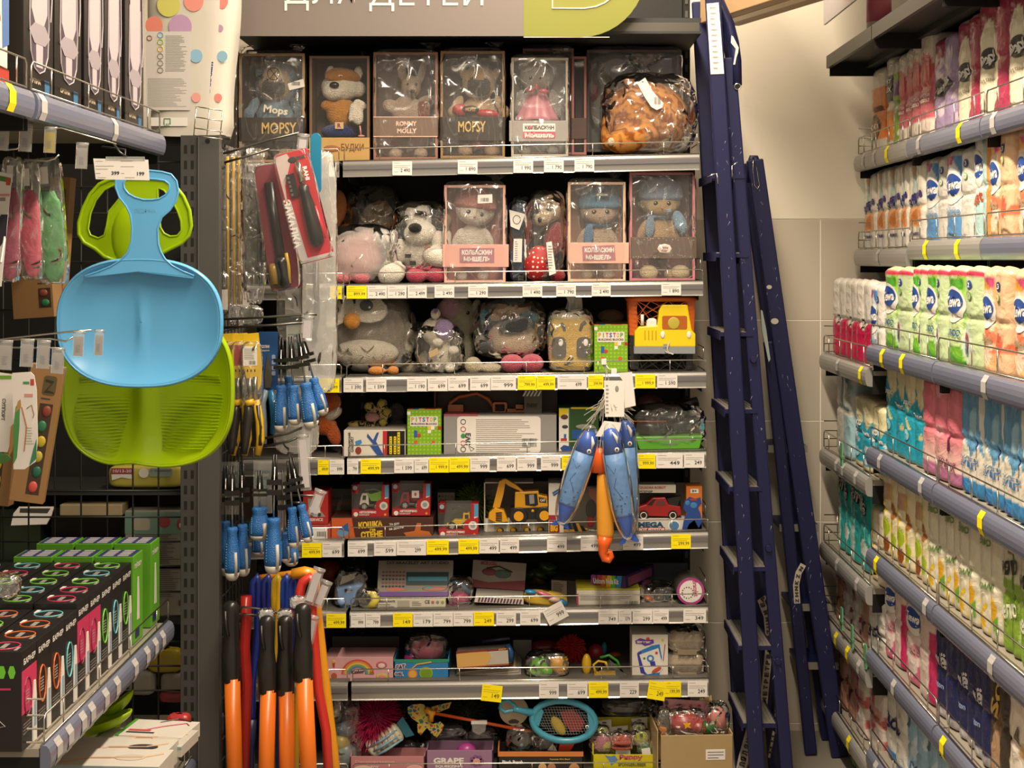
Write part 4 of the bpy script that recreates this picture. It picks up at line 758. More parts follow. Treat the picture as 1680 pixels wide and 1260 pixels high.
b=t.mb(); b.prism([(906,808),(918,801),(919,803),(907,811)],-.6,0,prn('#2c5a94')); b.prism([(907,812),(919,804),(919,807),(909,814)],-.6,0,prn('#2c5a94')); b.box(900,925,-.6,0,845,853,prn('#8e2a2c')); b.box(901,918,-.7,-.1,854,R4(910)-1,prn('#7a1c1c')); b.text('BIG',903,915,860,872,-1.2,prn('#d8a01c'),off=.06); t.part(b,'printed_front')
t=T('robot_box','dark robot toy box with speckled red figure behind hanging fish','toy box',985,R4(985),4.12); b=t.mb(); b.box(926,1044,0,60,797,R4(985),card('#2f2f3c')); t.part(b,'carton',bev=.001)
b=t.mb(); b.prism([(942,802),(968,798),(985,802),(984,R4(984)-3),(940,R4(940)-3),(936,R4(936)-20)],-.5,0,prn('#5a564e')); b.box(920,944,-.9,-.4,R4(930)-8,R4(930)-1,prn('#c9952c'))
b.prism([(966,800),(976,803),(983,817),(978,830),(966,812)],-1,-.5,prn('#8a5a4c')); b.ell(970,-1,835,9,.5,16,prn('#3c3a38')); b.ell(969,-1,856,6,.5,9,prn('#8e2420'))
for k in range(5): b.prism([(938+k*7,R4(938)-22+k*4),(942+k*7,R4(938)-22+k*4),(950+k*7,R4(938)-1),(944+k*7,R4(938)-1)],-1,-.6,prn('#d8982c' if k%2 else '#1c1a18'))
b.text('DIMENSION',962,990,R4(970)-7,R4(970)-2,-1,WHITE,off=.04); t.part(b,'printed_front',recalc=False)
t=T('toy_car_box','open front robot car box with blue robot on orange side','toy box',1095,R4(1095),4.11)
b=t.mb(); b.box(1045,1152,34,36,797,R4(1095),card('#4a4640')); b.box(1045,1152,0,36,R4(1095)-21,R4(1095),card('#c5c0b8')); b.box(1045,1109,2,36,796,809,card('#c0bbb0')); b.box(1126,1152,0,36,798,R4(1140),card('#c9722c')); t.part(b,'carton',bev=.0008)
b=t.mb(); b.text('QUADRA ROBOT',1049,1093,798,803,1.4,prn('#a8502c'),off=.04); b.text('PITSTOP',1049,1071,805,808.5,1.4,INK,off=.04); b.text('MEGA',1047,1089,R4(1068)-17,R4(1068)-8,-.5,prn('#1e4a6c'),off=.06); b.box(1047,1091,-.4,-.1,R4(1068)-8,R4(1068)-1,prn('#a8342c')); b.text('BOT PITSTOP',1048,1090,R4(1068)-7,R4(1068)-2,-.7,WHITE,off=.05); b.disc(1106,R4(1106)-10,10,9,-.5,-.1,WHITE); b.disc(1106,R4(1106)-10,8,7,-.8,-.4,prn('#4a7aa8')); b.box(1133,1146,-.5,-.1,802,809,WHITE); b.text('3+',1135,1143,803.5,807.5,-.8,INK,off=.05); t.part(b,'printed_front')
b=t.mb(); RBm=prn('#24458c'); b.prism([(1123,822),(1131,815),(1140,818),(1149,816),(1151,826),(1145,832),(1149,842),(1152,856),(1146,866),(1139,853),(1130,860),(1126,R4(1126)-2),(1119,R4(1120)-4),(1122,852),(1127,842),(1121,834)],-1,-.4,RBm); b.ell(1138,-1.2,829,6,.5,5,prn('#3c7ab0')); b.ell(1128,-1.2,825,4,.5,4,prn('#3c7ab0')); b.box(1132,1143,-1.3,-1,818,821,prn('#a83a2c')); t.part(b,'robot_print')
t=T('toy_car','red toy coupe standing in the open robot car box','toy car',1082,R4(1082)-21,4.115)
b=t.mb(); y=R4(1082)-24; b.prism([(1046,y-2),(1046,y-16),(1060,y-20),(1071,y-31),(1092,y-32),(1098,y-20),(1117,y-17),(1119,y-4),(1110,y)],4,28,plas('#9a1c1e')); t.part(b,'body',bev=.002)
b=t.mb(); b.prism([(1062,y-20),(1072,y-29),(1076,y-29),(1070,y-19)],3.3,4.2,KB); b.prism([(1076,y-20),(1080,y-26),(1090,y-27),(1092,y-20)],3.3,4.2,prn('#5a3a38')); b.prism([(1095,y-30),(1118,y-34),(1112,y-18),(1098,y-20)],5,20,KB); t.part(b,'windows')
for x in (1056,1104):
    b=t.mb(); b.disc(x,y-3,8,8,1,8,KB,n=20); b.tube([(x+5*math.cos(i*.45),.6,y-3+5*math.sin(i*.45)) for i in range(14)],.7,WHITE,4,closed=True); t.part(b,'wheel')
# ================= sixth toy shelf =================
R5=lambda x:rowy(5,x)
t=T('toy_ball','red and black ball behind the light blue star toy','ball',540,R5(540)-1,4.28); b=t.mb(); b.ell(537,20,945,22,20,22,mat('#8c2c1c',.5,var=.5,bs=160)); b.ell(537,20,975,20,18,22,mat('#5a2418',.6)); t.part(b,'ball')
t=T('plush_star','light blue star shaped toy in a bag','toy',573,R5(573),4.11); LB=mat('#6f93c4',.4); b=t.mb(); b.prism([(548,968),(562,964),(585,960),(596,961),(585,972),(580,990),(572,R5(572)-2),(558,R5(558)-2),(551,985)],4,24,LB); t.part(b,'body',bev=.006); b=t.mb(); b.ell(560,0,987,7,6,7,mat('#84a6d0',.3)); t.part(b,'snout'); b=t.mb(); b.prism([(560,948),(584,942),(580,952),(556,962)],10,11,card('#8a8270')); t.part(b,'tag'); bag(t,545,602,936,R5(573)-1,-2,50,seed=51,amp=.2)
t=T('toy_moon','pale yellow crescent toy in a bag','toy',604,R5(604),4.10); b=t.mb(); b.tube([(602,8,973),(611,6,976),(616,4,984),(612,2,992),(602,2,R5(604)-4)],[3,6,8,7,2],mat('#cfc04c',.4),12); t.part(b,'body'); bag(t,588,622,968,R5(604)-1,-3,30,seed=52,amp=.2)
t=T('craft_box','tilted bracelet craft kit box with blue window and purple edge','craft box',680,R5(680)-17,4.13,rx=-28)
b=t.mb(); b.box(618,742,0,12,918,978,card('#8f8a80')); t.part(b,'carton',bev=.001)
b=t.mb(); b.box(618,742,-.6,0,971,978,prn('#5c2c8a')); b.box(665,735,-.6,0,938,960,prn('#1c3c48')); b.box(668,733,-1,-.4,946,953,prn('#3c8aa0')); b.text('DIY BRACELET ART STUDIO',632,735,920,925,-.7,INK,off=.03); b.box(633,664,-.6,0,927,935,prn('#8e8478')); b.box(684,740,-.6,0,927,934,prn('#8e8478')); 
for k in range(5): 
    y=938+k*6; c=('#7a5048','#7a3a40','#2c2442','#a83a3c','#1c1c1c')[k]
    for i in range(7): b.disc(627+i*5.6,y,2.2,1.6,-.7,-.1,prn(c),n=8)
b.prism([(630,966),(650,963),(668,968),(640,970)],-.7,-.2,prn('#c96a5c')); b.ell(712,-.4,966,20,.5,4,prn('#b8746c')); b.ell(702,-.6,964,8,.5,2,prn('#4aa0a0')); t.part(b,'printed_front',recalc=False)
t=T('craft_box','flat white craft carton with CE marks under the bracelet kit','craft box',672,R5(672),4.11); b=t.mb(); b.box(612,731,0,70,983,R5(672),card('#c9c3b5')); t.part(b,'carton',bev=.001); b=t.mb(); b.text('(RESAOURANTE',622,648,985,989,-.6,INK,off=.03); lines(b,622,648,990,R5(640)-1,3,-.6); b.box(652,672,-.5,-.1,985,996,prn('#a8a294')); lines(b,676,692,986,994,3,-.6); b.text('CE',697,705,984.5,990,-.7,INK); 
for k in range(3): b.disc(710+k*8,988,2.5,2.5,-.6,-.1,prn(('#b86a5c','#8a8678','#8aa02c')[k]),n=12)
t.part(b,'printed_front',recalc=False)
t=T('toy_car','pink plastic toy dome in packaging right of the bracelet kit','toy',752,R5(752),4.12); b=t.mb(); b.ell(752,16,985,18,14,12,plas('#b03a6c')); b.box(735,770,4,30,R5(752)-6,R5(752),plas('#c9507c')); b.tube([(738,20,955),(755,14,962),(772,10,975)],4,plas('#2c5a7a'),6); t.part(b,'body'); bag(t,733,776,950,R5(752)-1,-3,44,seed=54,amp=.18)
t=T('craft_box','tilted dark red and white box with a beetle picture','craft box',815,978,4.2,rx=-18,ry=4); b=t.mb(); b.box(772,860,0,14,922,966,card('#8e857c')); t.part(b,'carton'); b=t.mb(); b.prism([(772,953),(800,957),(860,950),(860,966),(772,966)],-.6,0,prn('#7a1c24')); b.ell(800,-.6,940,12,.5,6,prn('#6a2a2c')); b.ell(822,-.6,942,14,.5,7,prn('#3c5a50')); b.tube([(795,-.8,934),(815,-.8,930),(838,-.8,938)],1,prn('#2c2420'),4); b.text('MICROCELL',785,812,923,929,-.7,prn('#8e2a30'),off=.04); t.part(b,'printed_front',recalc=False)
t=T('craft_box','white and purple slotted box with rounded grille edge','craft box',820,R5(820),4.11); b=t.mb(); b.prism([(780,978),(859,983),(859,R5(859)-6),(778,R5(778)-11)],0,60,prn('#cfc7ba')); t.part(b,'carton',bev=.001); b=t.mb()
for k in range(14): x=784+k*5.2; b.prism([(x+2,979.5+k*.3),(x+5,979.5+k*.3),(x+2.5,987+k*.3),(x-.5,987+k*.3)],-.6,0,prn('#5c3a58'))
t.part(b,'slots')
t=T('candy_pack','colourful crinkled foil pack in front of the dark boxes','candy pack',893,R5(893),4.105,ry=6); CPm=[mat('#2c7ab0',.3),mat('#c9a83c',.3),mat('#b85a7c',.3)]
b=t.mb(); b.surf(bagfn(857,930,972,R5(893)-1,0,26,60,.2,.7),30,16,CPm[1],closeu=True); t.part(b,'pack',recalc=False)
b=t.mb(); b.ell(868,2,974,10,6,4,CPm[0]); b.ell(893,0,976,16,5,4,CPm[2],rot=14); b.ell(922,1,986,9,6,6,CPm[0],rot=30); b.ell(908,-1,982,10,5,5,mat('#d0b0a0',.3)); t.part(b,'printed_front')
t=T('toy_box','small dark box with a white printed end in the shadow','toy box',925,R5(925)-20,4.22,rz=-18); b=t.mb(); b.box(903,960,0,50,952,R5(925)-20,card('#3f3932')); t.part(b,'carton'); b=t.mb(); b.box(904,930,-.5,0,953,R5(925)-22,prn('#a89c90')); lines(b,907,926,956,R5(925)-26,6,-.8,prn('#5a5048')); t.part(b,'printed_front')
t=T('craft_box','rainbow striped nail art kit box laid at an angle','craft box',995,964,4.14,rz=-30,ry=-4)
b=t.mb(); b.box(968,1030,0,110,944,964,card('#3a2456')); t.part(b,'carton',bev=.001); b=t.mb()
for k,c in enumerate(('#7a3c7c','#a83c50','#c96a2c','#d0b02c','#4aa03c','#2c7ab0')): b.prism([(968+k*9,944),(980+k*9,944),(976+k*9,964),(966+k*9,964)],-.5,0,prn(c))
b.text('Unicorn Nails Kit',972,1018,949,958,-1,WHITE,off=.04); t.part(b,'printed_front',recalc=False)
b=t.mb(); b.add([(1030.4,10,948),(1030.4,100,948),(1030.4,100,962),(1030.4,10,962)],[(0,1,2,3)],prn('#8a4a6c')); t.part(b,'side_print')
t=T('craft_box','low white carton with barcode supporting the nail kit','craft box',998,R5(998),4.11); b=t.mb(); b.box(946,1050,0,70,969,R5(998),card('#c9c4b8')); b.box(946,1050,2,70,966,969,card('#a8a02c')); t.part(b,'carton',bev=.001); b=t.mb(); lines(b,952,1040,975,985,4,-.5); barcode(b,1033,1047,986,993,-.5); b.disc(1028,989,3,3,-.5,0,prn('#b0a89c')); b.box(946,949,-.6,0,974,R5(950)-1,prn('#a83a50')); t.part(b,'printed_front')
t=T('toy_set','clear bag of small orange and dark toys left of the round tin','toy set',1080,R5(1080),4.13); b=t.mb(); b.ell(1064,10,985,8,8,6,plas('#b85a2c')); b.ell(1082,12,984,9,8,6,plas('#4a463c')); b.ell(1100,12,982,8,8,9,plas('#3c4a50')); b.box(1053,1108,2,40,R5(1080)-8,R5(1080),prn('#a8a090')); t.part(b,'contents'); bag(t,1050,1110,960,R5(1080)-1,-4,60,seed=57,amp=.15)
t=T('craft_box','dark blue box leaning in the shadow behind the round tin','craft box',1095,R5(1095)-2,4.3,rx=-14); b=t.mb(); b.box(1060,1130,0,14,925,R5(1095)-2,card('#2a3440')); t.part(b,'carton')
t=T('round_tin','round tin with magenta rim lying on its side','tin',1133,R5(1133),4.10); b=t.mb(); b.disc(1133,970,23,22.5,0,60,plas('#5a5650'),n=36); t.part(b,'tin',bev=.002); b=t.mb(); b.disc(1133,970,22.5,22,-1.5,0,plas('#a83c84'),n=36); b.disc(1133,970,18.5,18,-2,-1.2,WHITE,n=36); t.part(b,'lid')
b=t.mb(); b.text('Bracelet',1128,1154,961,969,-2.4,prn('#b03a6a'),rot=85)
for k in range(14): a=k*.45; b.disc(1128+9*math.cos(a),972+9*math.sin(a),1.1,1.1,-2.4,-2,INK if k%3 else prn('#b03a4c'),n=6)
t.part(b,'printed_front',recalc=False)
t=T('toy_bag','dark green leafy toys in the shadow of the sixth shelf','toy bag',900,R5(900)-22,4.32); b=t.mb(); rn=random.Random(9)
for k in range(9): b.ell(868+rn.uniform(0,70),10+rn.uniform(0,12),945+rn.uniform(-12,12),14,9,7,plas(rn.choice(['#344a20','#4a5a24','#5a4a20','#4a2a28'])),rot=rn.uniform(-40,40))
t.part(b,'contents')
# ================= seventh toy shelf =================
R6=lambda x:rowy(6,x)
t=T('craft_box','pink box with a rainbow on the seventh toy shelf','craft box',589,R6(589),4.11); b=t.mb(); b.box(533,645,0,60,1078,R6(589),card('#cf9ea2')); t.part(b,'carton',bev=.001)
b=t.mb()
for k,c in enumerate(('#c0504a','#d08a3c','#d8b04a','#6a9a6a','#5a7aa0')):
    r0=27-k*3; pts=[(587+r0*math.cos(rad(a)),R6(589)-12-r0*math.sin(rad(a))*.9) for a in range(0,181,15)]+[(587+(r0-3)*math.cos(rad(a)),R6(589)-12-(r0-3)*math.sin(rad(a))*.9) for a in range(180,-1,-15)]
    b.prism(pts,-.5,0,prn(c))
b.prism([(545,1085),(550,1085),(549,1095),(546,1095)],-.5,0,prn('#b83c34')); b.ell(547.5,-.4,1085,3,.4,3,prn('#e0b83c')); b.ell(626,-.3,1091,9,.4,6,prn('#b85a6c')); b.ell(626,-.6,1092,6,.4,4,prn('#d8c0b8')); b.disc(548,1109,5,5,-.5,0,prn('#a8583c')); b.ell(628,-.4,1110,11,.4,5,prn('#b8b05a')); b.ell(627,-.7,1111,6,.4,4,prn('#d07a80')); b.text('Color',576,598,1099,1105,-.6,INK,rot=-4,off=.05); b.text('Art',606,612,1100,1107,-.6,INK); t.part(b,'printed_front',recalc=False)
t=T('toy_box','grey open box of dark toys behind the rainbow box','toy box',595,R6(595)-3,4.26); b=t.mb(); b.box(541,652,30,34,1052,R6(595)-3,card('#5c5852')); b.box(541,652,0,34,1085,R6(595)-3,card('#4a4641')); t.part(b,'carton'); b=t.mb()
for x in (562,590,622): b.ell(x,10,1078,18,12,12,mat('#2a2825',.35))
t.part(b,'contents')
t=T('display_box','blue display box with Cat lettering, orange and lime fruit','display box',692,R6(692),4.11); b=t.mb(); BB=card('#2f7ab4'); b.box(646,737,0,2,1082,R6(692),BB); b.box(646,648,0,60,1080,R6(692),BB); b.box(735,737,0,60,1078,R6(692),BB); b.box(646,737,0,60,R6(692)-2,R6(692),BB); t.part(b,'carton',bev=.0006)
b=t.mb(); b.prism([(646,1082),(737,1081),(737,1086),(690,1088),(646,1085)],-.5,0,prn('#2c8a6a')); b.text('CAT',648,666,1089,1099,-.8,WHITE,rot=-6,off=.12); b.text('CAT',649,665,1090,1098,-1.1,prn('#5a2c5c'),rot=-6,off=.04); b.text('OCEL',647,662,1102,1109,-.8,WHITE,off=.12); b.text('OCEL',648,661,1103,1108,-1.1,prn('#5a2c5c'),off=.04); b.disc(677,1106,8,8,-.6,0,prn('#c9782c')); b.disc(677,1106,6,6,-.9,-.4,prn('#d8a050')); b.disc(699,1104,11,10,-.6,0,prn('#8aa82c')); b.disc(699,1104,9,8,-.9,-.4,prn('#6e9420')); b.tube([(676,-.5,1097),(684,-.5,1090),(708,-.5,1086)],1.2,prn('#d8a050'),5); t.part(b,'printed_front',recalc=False)
t=T('toy_pig','shiny pink toy pig in the blue Cat display box','toy',702,1085,4.16); PGm=plas('#b8687c'); b=t.mb(); b.ell(700,10,1068,28,18,18,PGm); b.ell(680,6,1062,6,5,11,PGm,rot=10); t.part(b,'body',vox=.003); b=t.mb(); b.ell(676,4,1080,14,8,8,plas('#b0387c')); t.part(b,'trim'); bag(t,664,736,1043,1089,-6,34,seed=61,amp=.15)
rn=random.Random(5)
for k in range(7):
    t=T('booklet','%s thin card booklet of the leaning pile on the seventh shelf, counted from below'%ordn(k),'booklet',798+k*2,R6(798)-2-k*3.6,4.12+.004*k,ry=-3-k*.9,group='leaning card booklets'); b=t.mb(); b.box(742+k*2,858-k*3,0,90,R6(798)-4.5-k*3.6,R6(798)-2-k*3.6,prn(rn.choice(['#b5aa9a','#8a6a4a','#a8a298','#6a3a34','#9a8c78']))); t.part(b,'cover')
t=T('booklet_pack','gold and silver fronted pack on the booklet pile','booklet pack',790,1092,4.10,ry=-4); b=t.mb(); b.box(750,835,0,40,1070,1092,mat('#c0bab0',.25,metal=.4)); t.part(b,'pack',bev=.001); b=t.mb(); b.prism([(750,1070),(800,1068),(808,1079),(798,1092),(750,1092)],-.5,0,prn('#c9a05a')); b.box(750,835,-.7,0,1066,1069,prn('#7a2c24')); b.text('ЮСТ',820,832,1066,1069,-1,prn('#d8a23c'),off=.05); b.box(750,835,-.6,0,1092,1094,prn('#a04a3c')); t.part(b,'printed_front',recalc=False)
t=T('toy_magnet','blue tubular toy lying on the booklet pile','toy',838,1080,4.11); b=t.mb(); b.tube([(832,8,1060),(838,4,1070),(838,4,1085)],5,plas('#1f4a7c'),10); b.tube([(790,30,1060),(836,20,1052)],3,plas('#2a2a44'),8); t.part(b,'body')
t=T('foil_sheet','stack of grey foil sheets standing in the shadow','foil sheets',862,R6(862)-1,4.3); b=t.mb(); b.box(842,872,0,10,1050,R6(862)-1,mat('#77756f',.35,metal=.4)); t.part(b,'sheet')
t=T('toy_slime','bag with a lime green and a yellow speckled toy','toy bag',890,R6(890),4.10); b=t.mb(); b.ell(884,14,1096,14,12,13,mat('#5aa01c',.25)); b.ell(878,12,1107,16,10,6,mat('#5aa01c',.25)); b.ell(893,12,1082,6,6,6,mat('#5aa01c',.25)); b.ell(898,10,1104,10,9,8,mat('#5aa01c',.25)); t.part(b,'green_toy',vox=.003)
b=t.mb(); b.ell(916,14,1094,14,12,14,mat('#c99020',.4,var=.4,bs=200)); b.ell(908,10,1086,6,5,6,mat('#c99020',.4,var=.4,bs=200)); b.ell(922,10,1104,9,8,7,mat('#c99020',.4,var=.4,bs=200)); t.part(b,'yellow_toy',vox=.003); bag(t,862,934,1072,R6(890)-1,-5,40,seed=63,amp=.18)
urchin('spiky_ball','red knobbly ball in the middle of the seventh shelf',937,1068,R6(937)-1,24,'#a82a26','#8e201e',4.24,n=260,thin=1.6)
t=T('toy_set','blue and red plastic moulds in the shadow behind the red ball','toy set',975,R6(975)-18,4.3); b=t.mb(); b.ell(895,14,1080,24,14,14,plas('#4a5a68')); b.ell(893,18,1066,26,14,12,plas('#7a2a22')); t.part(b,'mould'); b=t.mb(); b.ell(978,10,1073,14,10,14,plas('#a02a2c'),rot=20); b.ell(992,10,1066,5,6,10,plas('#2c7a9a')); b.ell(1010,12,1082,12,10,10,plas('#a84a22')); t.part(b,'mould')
t=T('toy_set','yellow and green cutter set under a clear cover','toy set',985,R6(985),4.11); b=t.mb(); b.ell(963,14,1094,8,8,18,plas('#c9a01c')); b.tube([(977,6,R6(980)-8),(974,6,1092),(982,6,1086),(994,6,1088),(998,6,1100)],2,plas('#d0a81c'),6); b.tube([(985,12,1082),(1000,12,1078),(1014,12,1088),(1018,12,1098)],2.2,plas('#3a8a3c'),6); b.box(975,1010,2,20,R6(990)-8,R6(990)-2,plas('#c9a01c')); t.part(b,'cutter')
b=t.mb(); b.add([(972,-2,R6(972)-4),(1000,-4,1085),(1032,-2,R6(1030)-2),(1000,20,1080)],[(0,1,2),(0,3,1),(1,3,2)],FILM); t.part(b,'clear_cover',recalc=False)
b=t.mb(); b.box(940,1032,0,50,R6(985)-2,R6(985),card('#b0aa98')); t.part(b,'backing_card')
t=T('craft_box','white upright box with painted mug picture and purple logo','craft box',1067,R6(1067),4.11); b=t.mb(); b.box(1037,1096,0,60,1041,R6(1067),card('#dcd6cc')); t.part(b,'carton',bev=.001)
b=t.mb(); Q='#3b3a9c'; b.prism([(1042,1051),(1050,1047),(1062,1050),(1072,1049),(1073,1055),(1066,1058),(1058,1060),(1053,1057),(1043,1056)],-.5,0,prn('#6a3a9c')); b.text('Моя чашка',1045,1068,1050.5,1055,-.9,WHITE,off=.04); b.ell(1063,-.6,1048,3,.4,2.5,prn('#c9442c')); b.prism([(1046,1070),(1056,1065),(1070,1059),(1082,1057),(1086,1078),(1082,1108),(1070,1110),(1056,1106),(1050,1090)],-.5,0,prn('#2c7abf')); b.prism([(1045,1072),(1052,1068),(1054,1090),(1060,1106),(1051,1104)],-.6,0,prn(Q)); b.prism([(1049,1074),(1080,1063),(1088,1096),(1082,1103),(1062,1106),(1058,1102)],-1,-.4,WHITE)
b.disc(1067,1080,6,6,-1.3,-.9,prn('#3a7abf')); b.disc(1067,1080,3,3,-1.6,-1.2,WHITE); b.prism([(1066,1086),(1074,1084),(1076,1092),(1068,1094)],-1.3,-.9,prn(Q)); b.disc(1057,1080,2,2,-1.3,-.9,prn('#3c8a3c')); b.disc(1077,1071,2.4,2.4,-1.3,-.9,prn('#c9442c')); b.ell(1077,-1.2,1099,9,.4,3.5,prn('#b8503c'),rot=-30); b.tube([(1091,-.6,1057),(1088,-.6,1084)],.7,prn('#8a2c5c'),5); b.disc(1087,1050,2,2.6,-.6,0,prn('#d8c02c')); t.part(b,'printed_front',recalc=False)
for k,(yb,lab) in enumerate(((R6(1128),'grey paper egg carton in film, lower of the pair'),(R6(1128)-38,'grey paper egg carton in film, on top of the other'))):
    t=T('egg_carton',lab,'egg carton',1128,yb,4.11,group='stacked egg cartons'); EG=mat('#a89880',.9,bump=.5,bs=260,var=.06); b=t.mb()
    def eg(u,v,yb=yb):
        q=2*PI*u; c,s_=math.cos(q),math.sin(q); sq=lambda a:math.copysign(abs(a)**.45,a)
        w,hh=((22,0),(25,-3),(30,-19),(31,-20),(31,-22),(29,-24),(26,-36),(18,-39),(0,-39))[min(8,int(v*8.01))]
        lob=1-.10*(abs(math.cos(2*q))**3)*(1 if v<.5 else .5); return (1128+w*sq(c)*lob,34+w*1.0*sq(s_)*lob,yb+hh)
    b.surf(eg,40,9,EG,closeu=True); t.part(b,'carton',solid=.002)
    b=t.mb(); b.box(1112,1143,0,3,yb-8,yb,mat('#8e806a',.9)); t.part(b,'cup_gap'); bag(t,1096,1160,yb-41,yb-.5,0,68,seed=70+k,amp=.05,ex=.5)
# ================= bottom toy shelf =================
R7=lambda x:rowy(7,x)
t=T('toy_bag','small pastel toys in clear bags at the left end of bottom shelf','toy bag',560,R7(560),4.12); b=t.mb(); b.ell(556,24,1226,16,12,14,plas('#b8a85a')); b.ell(562,24,1246,22,14,20,plas('#8a9a9c')); b.ell(566,26,1204,24,14,12,plas('#5a6a80')); b.ell(548,24,1170,10,10,12,plas('#a89c90')); t.part(b,'contents'); bag(t,536,596,1150,R7(560)-1,0,60,seed=81,amp=.22); bag(t,534,560,1142,1180,0,30,seed=82,amp=.2)
urchin('spiky_ball','large magenta spiky rubber ball on the bottom toy shelf',612,1192,1246,47,'#a8204c','#8a163c',4.13,n=900,thin=.8)
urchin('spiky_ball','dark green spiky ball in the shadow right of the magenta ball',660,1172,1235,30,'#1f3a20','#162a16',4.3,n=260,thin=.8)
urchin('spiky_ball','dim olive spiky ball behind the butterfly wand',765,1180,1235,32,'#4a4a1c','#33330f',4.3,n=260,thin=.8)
t=T('squishy_toy','striped cream and pale blue squishy cake toy','toy',645,1240,4.12,ry=-32); b=t.mb(); cr=plas('#cfc9b4'); bl=plas('#7fa3b4')
for k in range(6): b.ell(618+k*10,14,1214,7.5,14,17,cr)
t.part(b,'body',vox=.003); b=t.mb()
for y in (1208,1217,1226): b.tube([(614,4 if y==1217 else 3,y),(640,-1,y),(672,3,y)],[1.5,2.6,1.5],bl,6)
t.part(b,'stripe'); b=t.mb(); b.prism([(676,1200),(690,1196),(690,1232),(676,1228)],10,12,prn('#2a6a80')); t.part(b,'bow')
BFm=bpy.data.materials.new('butterfly_pattern'); BFm.use_nodes=True; nt=BFm.node_tree; bs=nt.nodes['Principled BSDF']; bs.inputs['Roughness'].default_value=.5
tc=nt.nodes.new('ShaderNodeTexCoord'); vo=nt.nodes.new('ShaderNodeTexVoronoi'); vo.inputs['Scale'].default_value=95; vd=nt.nodes.new('ShaderNodeTexVoronoi'); vd.feature='DISTANCE_TO_EDGE'; vd.inputs['Scale'].default_value=95
rp=nt.nodes.new('ShaderNodeValToRGB'); rp.color_ramp.interpolation='CONSTANT'; e=rp.color_ramp.elements; e[0].color=lin('#a83a22'); e[1].position=.35; e[1].color=lin('#2c6a5c'); q=e.new(.6); q.color=lin('#a8a03c'); q=e.new(.8); q.color=lin('#2c4a80')
r2=nt.nodes.new('ShaderNodeValToRGB'); r2.color_ramp.interpolation='CONSTANT'; r2.color_ramp.elements[1].position=.12; mx=nt.nodes.new('ShaderNodeMix'); mx.data_type='RGBA'; mx.inputs[6].default_value=lin('#b8a440'); sp=nt.nodes.new('ShaderNodeSeparateColor')
nt.links.new(tc.outputs['Object'],vo.inputs['Vector']); nt.links.new(tc.outputs['Object'],vd.inputs['Vector']); nt.links.new(vo.outputs['Color'],sp.inputs[0]); nt.links.new(sp.outputs[0],rp.inputs[0]); nt.links.new(vd.outputs['Distance'],r2.inputs[0]); nt.links.new(r2.outputs[0],mx.inputs[0]); nt.links.new(rp.outputs[0],mx.inputs[7]); nt.links.new(mx.outputs[2],bs.inputs['Base Color'])
t=T('butterfly_wand','mosaic patterned butterfly on a long orange stick','toy wand',700,1214,4.11); b=t.mb()
b.prism([(668,1163),(674,1159),(686,1157),(694,1158),(700,1164),(704,1180),(700,1192),(688,1190),(676,1182),(669,1173)],8,10,BFm); t.part(b,'wing'); b=t.mb(); b.prism([(684,1190),(700,1184),(710,1190),(722,1186),(728,1192),(724,1202),(716,1212),(708,1206),(700,1196),(690,1208),(685,1204)],6,8,BFm); t.part(b,'wing')
b=t.mb(); b.prism([(700,1166),(722,1160),(740,1156),(736,1166),(712,1176)],14,16,BFm); t.part(b,'wing'); b=t.mb(); b.tube([(698,4,1164),(708,3,1172),(706,4,1184)],5,plas('#c98a1c'),10); t.part(b,'body'); b=t.mb(); b.tube([(702,4,1169),(714,2,1171)],4,plas('#c9861c'),10); b.tube([(712,3,1171),(870,6,1202)],2.6,plas('#b8481c'),10); t.part(b,'stick'); b=t.mb(); b.box(773,799,-1,6,1183,1188,PAPER); b.prism([(774,1188),(798,1188),(796,1200),(785,1206),(775,1200)],0,1,TAGP); t.part(b,'tag')
t=T('net_toy','light blue plastic fish scoop net with a yellow and red fish inside','toy net',900,1218,4.08); SB=plas('#3f8ea8')
b=t.mb(); o=[(925+52*math.cos(i*.2618)*(1+.0*i),4,1184+33*math.sin(i*.2618)+0.06*(52*math.cos(i*.2618))) for i in range(24)]; b.tube(o,5.5,SB,10,closed=True); b.prism([(962,1163),(976,1176),(980,1190),(972,1200),(958,1210),(966,1188)],0,10,SB); t.part(b,'rim')
b=t.mb(); b.tube([(876,5,1172),(850,5,1166),(842,5,1164)],[7,5,6],SB,10); b.tube([(840,5,1167),(828,5,1170),(820,5,1163),(822,5,1153),(834,5,1150),(843,5,1158),(850,5,1166)],3.4,SB,8,closed=True); b.prism([(868,1170),(886,1160),(892,1168),(884,1192),(874,1186)],1,8,SB); t.part(b,'handle')
b=t.mb(); b.ell(963,-4,1191,3,1,3,WHITE,n=12,k=6); b.ell(963,-5,1191,1.6,.8,1.8,INK,n=10,k=6); t.part(b,'eye'); b=t.mb()
NETM=mat('#8a8e8c',.5)
for k in range(-9,10): b.tube([(925+k*4.6-8,6,1184-24*math.sqrt(max(0,1-(k/10)**2))),(925+k*4.6+8,6,1184+24*math.sqrt(max(0,1-(k/10)**2)))],.3,NETM,3)
for k in range(-5,6): w_=44*math.sqrt(max(0,1-(k/6)**2)); b.tube([(925-w_,6,1184+k*4.4),(925+w_,6,1184+k*4.4)],.3,NETM,3)
o=t.part(b,'net'); o['kind']='stuff'
t=T('toy_fish','small yellow toy fish and red fish in the blue scoop net','toy',920,1206,4.10); b=t.mb(); b.ell(916,4,1192,9,5,18,plas('#c9a81c'),rot=-34); t.part(b,'yellow_fish'); b=t.mb(); b.prism([(918,1170),(940,1166),(952,1176),(960,1188),(954,1200),(938,1204),(926,1190)],6,14,plas('#9a2424')); t.part(b,'red_fish',bev=.002)
